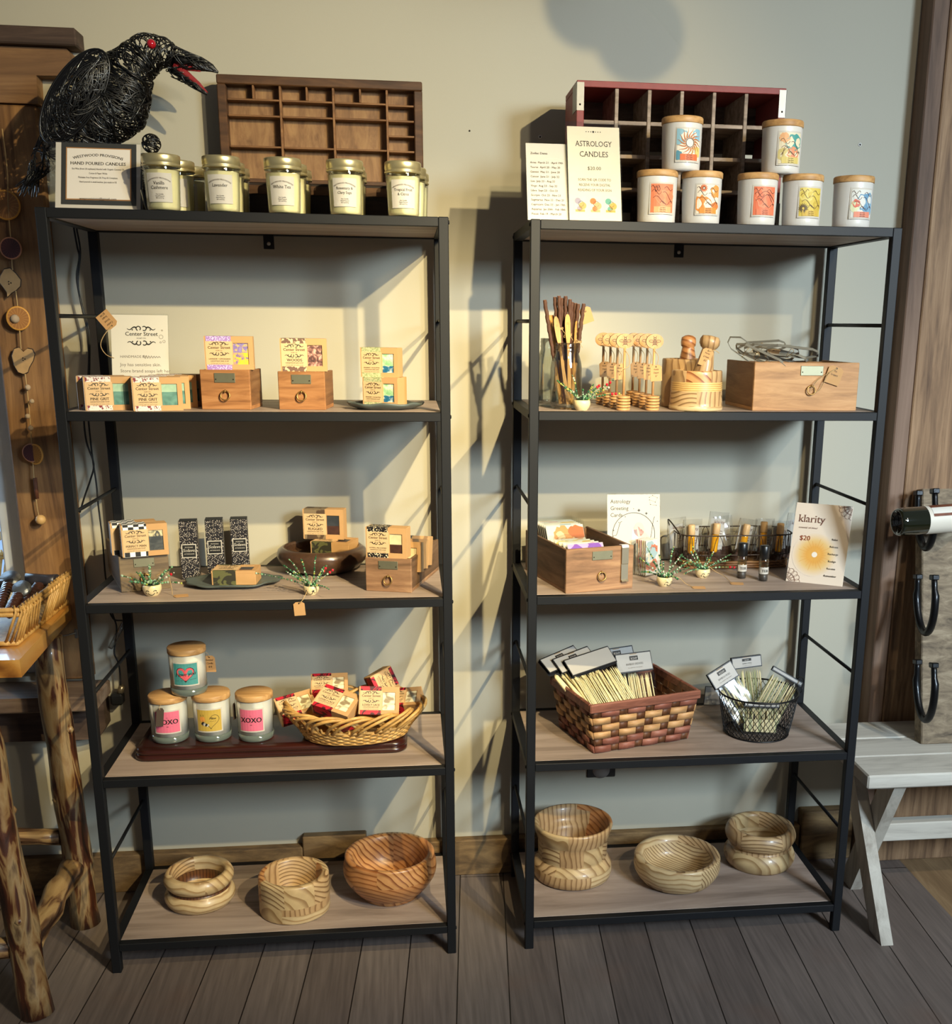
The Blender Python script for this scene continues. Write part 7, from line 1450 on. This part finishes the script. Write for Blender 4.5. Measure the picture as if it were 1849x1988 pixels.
def tool(label, pa, pb, z0, z1, head, hr=0.022):
    a = onZ(*pa, tz + z0); c = onZ(*pb, tz + z1); d = c - a; L = d.length; t = T('carved_tool', label, 'tool', a, tuple(d.to_track_quat('Z', 'Y').to_euler()), 'twisted handled carved tools in the basket')
    b = B(); n = 40; r = 0.0105
    for ph in (0, 2.1, 4.2): b.tube([(r * .45 * cos(k * .5 + ph), r * .45 * sin(k * .5 + ph), L * .85 * k / n) for k in range(n + 1)], r * .75, 8)
    b.build('twisted_handle', TWI, t)
    b = B()
    if head == 'disc': b.lathe([(0, 0), (hr, 0.001), (hr * 1.06, 0.006), (hr, 0.011), (0, 0.012)], 24); b.xf(Tr(0, 0.004, L + hr * .6) @ Rx(1.2))
    elif head == 'mallet': b.tube([(-hr * 1.5, 0, L), (-hr * .5, 0, L + 0.004), (hr * .6, 0, L + 0.004), (hr * 1.6, 0, L)], [hr * .75, hr * .62, hr * .7, hr * .85], 12)
    else: b.lathe([(0, -hr * .5), (hr * .8, -hr * .4), (hr, 0), (hr * .8, hr * .5), (0, hr * .6)], 20); b.xf(Tr(0, 0, L))
    b.build('head', {'disc': PEW, 'mallet': DKH, 'ball': PEW}[head], t); return t
tool('carved tool with a broad dark mallet head, nearest the basket rim', (38, 1188), (82, 1128), 0.045, 0.085, 'mallet'); tool('carved tool with a round grey felted head in the middle', (16, 1192), (38, 1150), 0.045, 0.078, 'disc', 0.020); tool('carved tool with a glittering pewter head at the left', (-4, 1186), (18, 1128), 0.045, 0.080, 'disc', 0.022)
tool('carved tool with dark handle lying behind the mallet headed one', (60, 1180), (96, 1135), 0.030, 0.055, 'ball', 0.014); tool('carved tool at the left edge of the picture, dark headed', (-30, 1190), (-6, 1138), 0.045, 0.07, 'mallet')

# ------------------------------------------------------------------ cord behind the left rack
CORD = flat('black_cord', '#0b0b0c', 0.5); cy0 = -0.008
t = T('power_cord', 'black power cord with inline clip and plug hanging behind the left rack', 'cord', onY(150, 440, cy0)); o0 = Vector(t.location)
def cord(pts, r=0.0021):
    b = B(); P = [onY(*q, cy0 + 0.002 * sin(i)) - o0 for i, q in enumerate(pts)]; Q = []
    for i in range(len(P) - 1):
        p0, p1, p2, p3 = P[max(0, i - 1)], P[i], P[i + 1], P[min(len(P) - 1, i + 2)]
        for k in range(6): s = k / 6; Q.append(0.5 * ((2 * p1) + (p2 - p0) * s + (2 * p0 - 5 * p1 + 4 * p2 - p3) * s * s + (3 * p1 - p0 - 3 * p2 + p3) * s ** 3))
    Q.append(P[-1]); b.tube(Q, r, 6); b.build('cable', CORD, t)
cord([(143, 425), (143, 440), (150, 480), (154, 500), (149, 540), (159, 596), (171, 652), (172, 715), (166, 780), (163, 815), (168, 858), (182, 900), (176, 930), (165, 962), (155, 995)]); cord([(148, 425), (149, 445), (156, 490), (152, 560), (172, 640), (174, 700), (172, 790), (172, 818), (180, 891), (187, 938), (191, 981), (199, 1047), (205, 1120), (217, 1185), (226, 1215), (225, 1241), (222, 1268), (231, 1291), (234, 1330), (232, 1345)])
cord([(212, 1186), (222, 1203), (240, 1206), (232, 1222), (224, 1232)])
b = B(); a, c = onY(244, 1204, cy0 - 0.006) - o0, onY(214, 1258, cy0 - 0.006) - o0; b.tube([a, c], 0.006, 8); b.build('clear_clip', thin_glass('clip_plastic', (0.75, 0.77, 0.78), 0.15, 0.1), t)
b = B(); a = onY(231, 1350, cy0) - o0; b.box(a.x - 0.018, a.x + 0.012, -0.018, 0.012, a.z - 0.022, a.z + 0.008, ch=0.005); b.tube([a + Vector((0.002, 0, 0.004)), a + Vector((0.010, 0, 0.026))], 0.008, 8, 1); b.build('plug', [CORD, flat('foil_wrap', '#8a7a60', 0.3, 0.7)], t)
p = onY(148, 1230, -0.006); t = T('coat_hook', 'small steel key hook on the casing left of the rack', 'hook', (p.x, -0.004, p.z)); b = B(); b.box(-0.004, 0.004, -0.003, 0, -0.012, 0.012, ch=0.001); b.tube([(0, -0.003, 0.002), (-0.012, -0.008, 0.0), (-0.026, -0.009, -0.003), (-0.036, -0.008, -0.001)], 0.002, 6); b.build('hook', flat('steel_hook', '#aaa69c', 0.3, 0.9), t)
# wall plugs left in the plaster
for k, (px, py, l) in enumerate(((912, 254, 'small dark screw hole plug in the wall between the racks'), (1049, 266, 'white wall plug just above the zodiac card'), (1670, 281, 'white wall plug at the right, above the last candle'))):
    p = onY(px, py, WALL_Y); t = T('wall_plug', l, 'wall plug', (p.x, WALL_Y, p.z)); r = 0.0022 if k == 0 else 0.0046; b = B(); b.lathe([(0, 0), (r, 0), (r * .9, 0.0015), (r * .45, 0.0016), (r * .4, 0.0004), (0, 0.0004)], 14, mf=lambda q, j: 1 if j > 2 else 0); b.xf(Rx(pi / 2)); b.build('sleeve', [flat('white_plug', '#cfcdc6', 0.5) if k else flat('plug_dark', '#3a3630', 0.6), NAIL], t)
# ------------------------------------------------------------------ white bench at the right
WHB = wood('whitewashed_boards', '#979086', '#beb7aa', '#cec8bb', 'x', 5.0, 10.0, 0.7, bump=0.35); WHL = wood('whitewashed_leg', '#958b7e', '#b8b0a2', '#c9c2b4', 'z', 5.0, 8.0, 0.7, bump=0.35)
bz = 0.43; t = T('bench', 'whitewashed wooden bench with crossed legs at the right', 'bench', (1.5, -0.225, 0)); o0 = Vector(t.location)
for k, (y0, y1) in enumerate(((-0.405, -0.285), (-0.283, -0.165), (-0.163, -0.045))):
    b = B(); b.box(1.086 - 1.5, 0.75, y0 + .225, y1 + .225, bz - 0.036, bz, ch=0.004); b.build('seat_board', WHB, t)
def xleg(x):
    for (y0, y1, xo) in ((-0.145, -0.425, 0.0), (-0.350, -0.150, 0.032)):
        a = Vector((x + xo, y0, bz - 0.055)); c = Vector((x + xo, y1, 0.0)); w = 0.036; b = B()
        b.prism([(y0 - w, bz - 0.036), (y0 + w, bz - 0.036), (y1 + w, 0), (y1 - w, 0)], x + xo, x + xo + 0.031, lambda u, v, k: (k - 1.5, u + .225, v)); b.build('leg', WHL, t)
    b = B(); b.box(x - 0.002 - 1.5, x + 0.066 - 1.5, -0.375 + .225, -0.08 + .225, bz - 0.050, bz - 0.0362, ch=0.002); b.build('cleat', WHL, t)
xleg(1.135); xleg(1.62)
b = B(); b.box(1.20 - 1.5, 1.62 - 1.5, -0.275 + .225, -0.235 + .225, 0.185, 0.235, ch=0.003); b.build('stretcher', WHB, t)
# ------------------------------------------------------------------ horseshoe bottle rack leaning on the post
RKW = wood('grey_rough_plank', '#463c31', '#7d6d58', '#a3937a', 'x', 9.0, 3.0, 0.8, bump=0.7); SHOE = flat('black_forged_iron', '#0d0d0f', 0.38, 0.5, coat=0.2, bump=0.15, bscale=120)
fy = -0.222; x0 = onZ(1790, 1446, bz).x; ty = -0.085; tp_ = onY(1778, 949, ty); H = sqrt((tp_.z - bz) ** 2 + (ty - fy) ** 2); lean_ = atan2(ty - fy, tp_.z - bz)
t = T('bottle_rack', 'leaning plank rack with black horseshoe rings, standing on the white bench', 'rack', (x0, fy, bz), (-lean_, 0, 0))
b = B(); b.box(0, 0.20, 0, 0.042, 0.0, H, ch=0.003); b.xf(Tr(0, 0, 0)); b.build('plank', RKW, t)
for k, (pt, pb) in enumerate(((960, 1068), (1125, 1233), (1293, 1402))):
    P = onY(1800, (pt + pb) / 2, fy); 
    # height along the plank of the shoe's foot
    lo, hi = 0, H
    for _ in range(30):
        m = (lo + hi) / 2; q = t.matrix_basis @ Vector((0, -0.05, m))
        if pix(q)[1] > pb: lo = m
        else: hi = m
    zb = lo; lo, hi = zb, zb + 0.3
    for _ in range(30):
        m = (lo + hi) / 2; q = t.matrix_basis @ Vector((0, -0.05, m))
        if pix(q)[1] > pt: lo = m
        else: hi = m
    hh = lo - zb; b = B(); n = 26; wy_ = 0.052; pts = []
    for i in range(n + 1):
        a = -pi * 0.5 - (i / n - 0.5) * 2 * pi * 0.60; r = 1.0; pts.append((-0.012, -0.045 - wy_ * cos(a + 0) * (1.0 if sin(a) < 0 else 0.9), zb + hh * (1 + sin(a)) / 1.31 + 0.006))
    b.tube(pts, [0.0075 + 0.0022 * (abs(i / n - .5) < .4) for i in range(n + 1)], 10)
    for e in (0, -1): b.box(pts[e][0] - 0.009, pts[e][0] + 0.009, pts[e][1] - 0.011, pts[e][1] + 0.011, pts[e][2] - 0.006, pts[e][2] + 0.007, ch=0.002)
    b.build('horseshoe', SHOE, t)
# wine bottle through the top ring
q = t.matrix_basis @ Vector((-0.012, -0.045, 0)); BOT = flat('dark_green_bottle', '#12160a', 0.06, coat=1.0, spec=0.8)
cz = None; P0 = onY(1741, 1014, -0.215); yb_ = P0.y
R = 27.5 * mpp(P0); bt = T('wine_bottle', 'dark green bottle lying through the top horseshoe of the rack', 'bottle', (P0.x, yb_, P0.z), (0, pi / 2 - 0.05, 0.06))
b = B(); b.lathe([(0, 0.030), (R * 0.35, 0.028), (R * 0.68, 0.012), (R * 0.80, 0.001), (R * 0.88, 0.0), (R * 0.98, 0.006), (R, 0.014), (R, 0.185), (R * 0.85, 0.205), (R * 0.45, 0.225), (R * 0.38, 0.29), (0, 0.29)], 40); b.build('glass', BOT, bt)
b = B(); b.lathe([(R + .0004, 0.072), (R + .0004, 0.165)], 40, 0); b.build('label', flat('cream_bottle_label', '#cfc6b6', 0.5), bt)
s = B()
for (a0, a1, z0, z1, m_) in ((1.9, 4.3, 0.082, 0.160, 0), (3.55, 4.1, 0.082, 0.160, 1)):
    s.grid(12, 1, lambda u, v: ((R + .0008 + .0002 * m_) * cos(a0 + (a1 - a0) * u), (R + .0008 + .0002 * m_) * sin(a0 + (a1 - a0) * u), z0 + (z1 - z0) * v), m=m_)
s.build('label_picture', [flat('food_picture', '#6b3a26', 0.5, var=0.7, vscale=90), flat('label_white', '#d6d0c4', 0.5)], bt)
# frosted globes of the hanging lamp cluster: their shade falls on the wall above the racks
t = T('pendant_lamp', 'hanging lamp cluster of frosted globes above the picture, shading the wall', 'lamp', (0.88, -1.2, 2.38)); o0 = Vector(t.location)
FRG = flat('frosted_globe', '#c9c6c0', 0.4); CBL = flat('lamp_cable', '#15110f', 0.6)
for g, r in (((0.922, -1.20, 2.351), 0.061), ((0.853, -1.20, 2.392), 0.062)):
    g = Vector(g) - o0; b = B(); b.ball(g, r, 28); b.build('globe', FRG, t); b = B(); b.lathe([(0, 0), (0.016, 0), (0.016, 0.04), (0, 0.045)], 16, 0, True, (g.x, g.y, g.z + r - 0.004)); b.tube([g + Vector((0, 0, r + 0.03)), g + Vector((0, 0, 0.95))], 0.003, 6); b.build('cable', CBL, t)
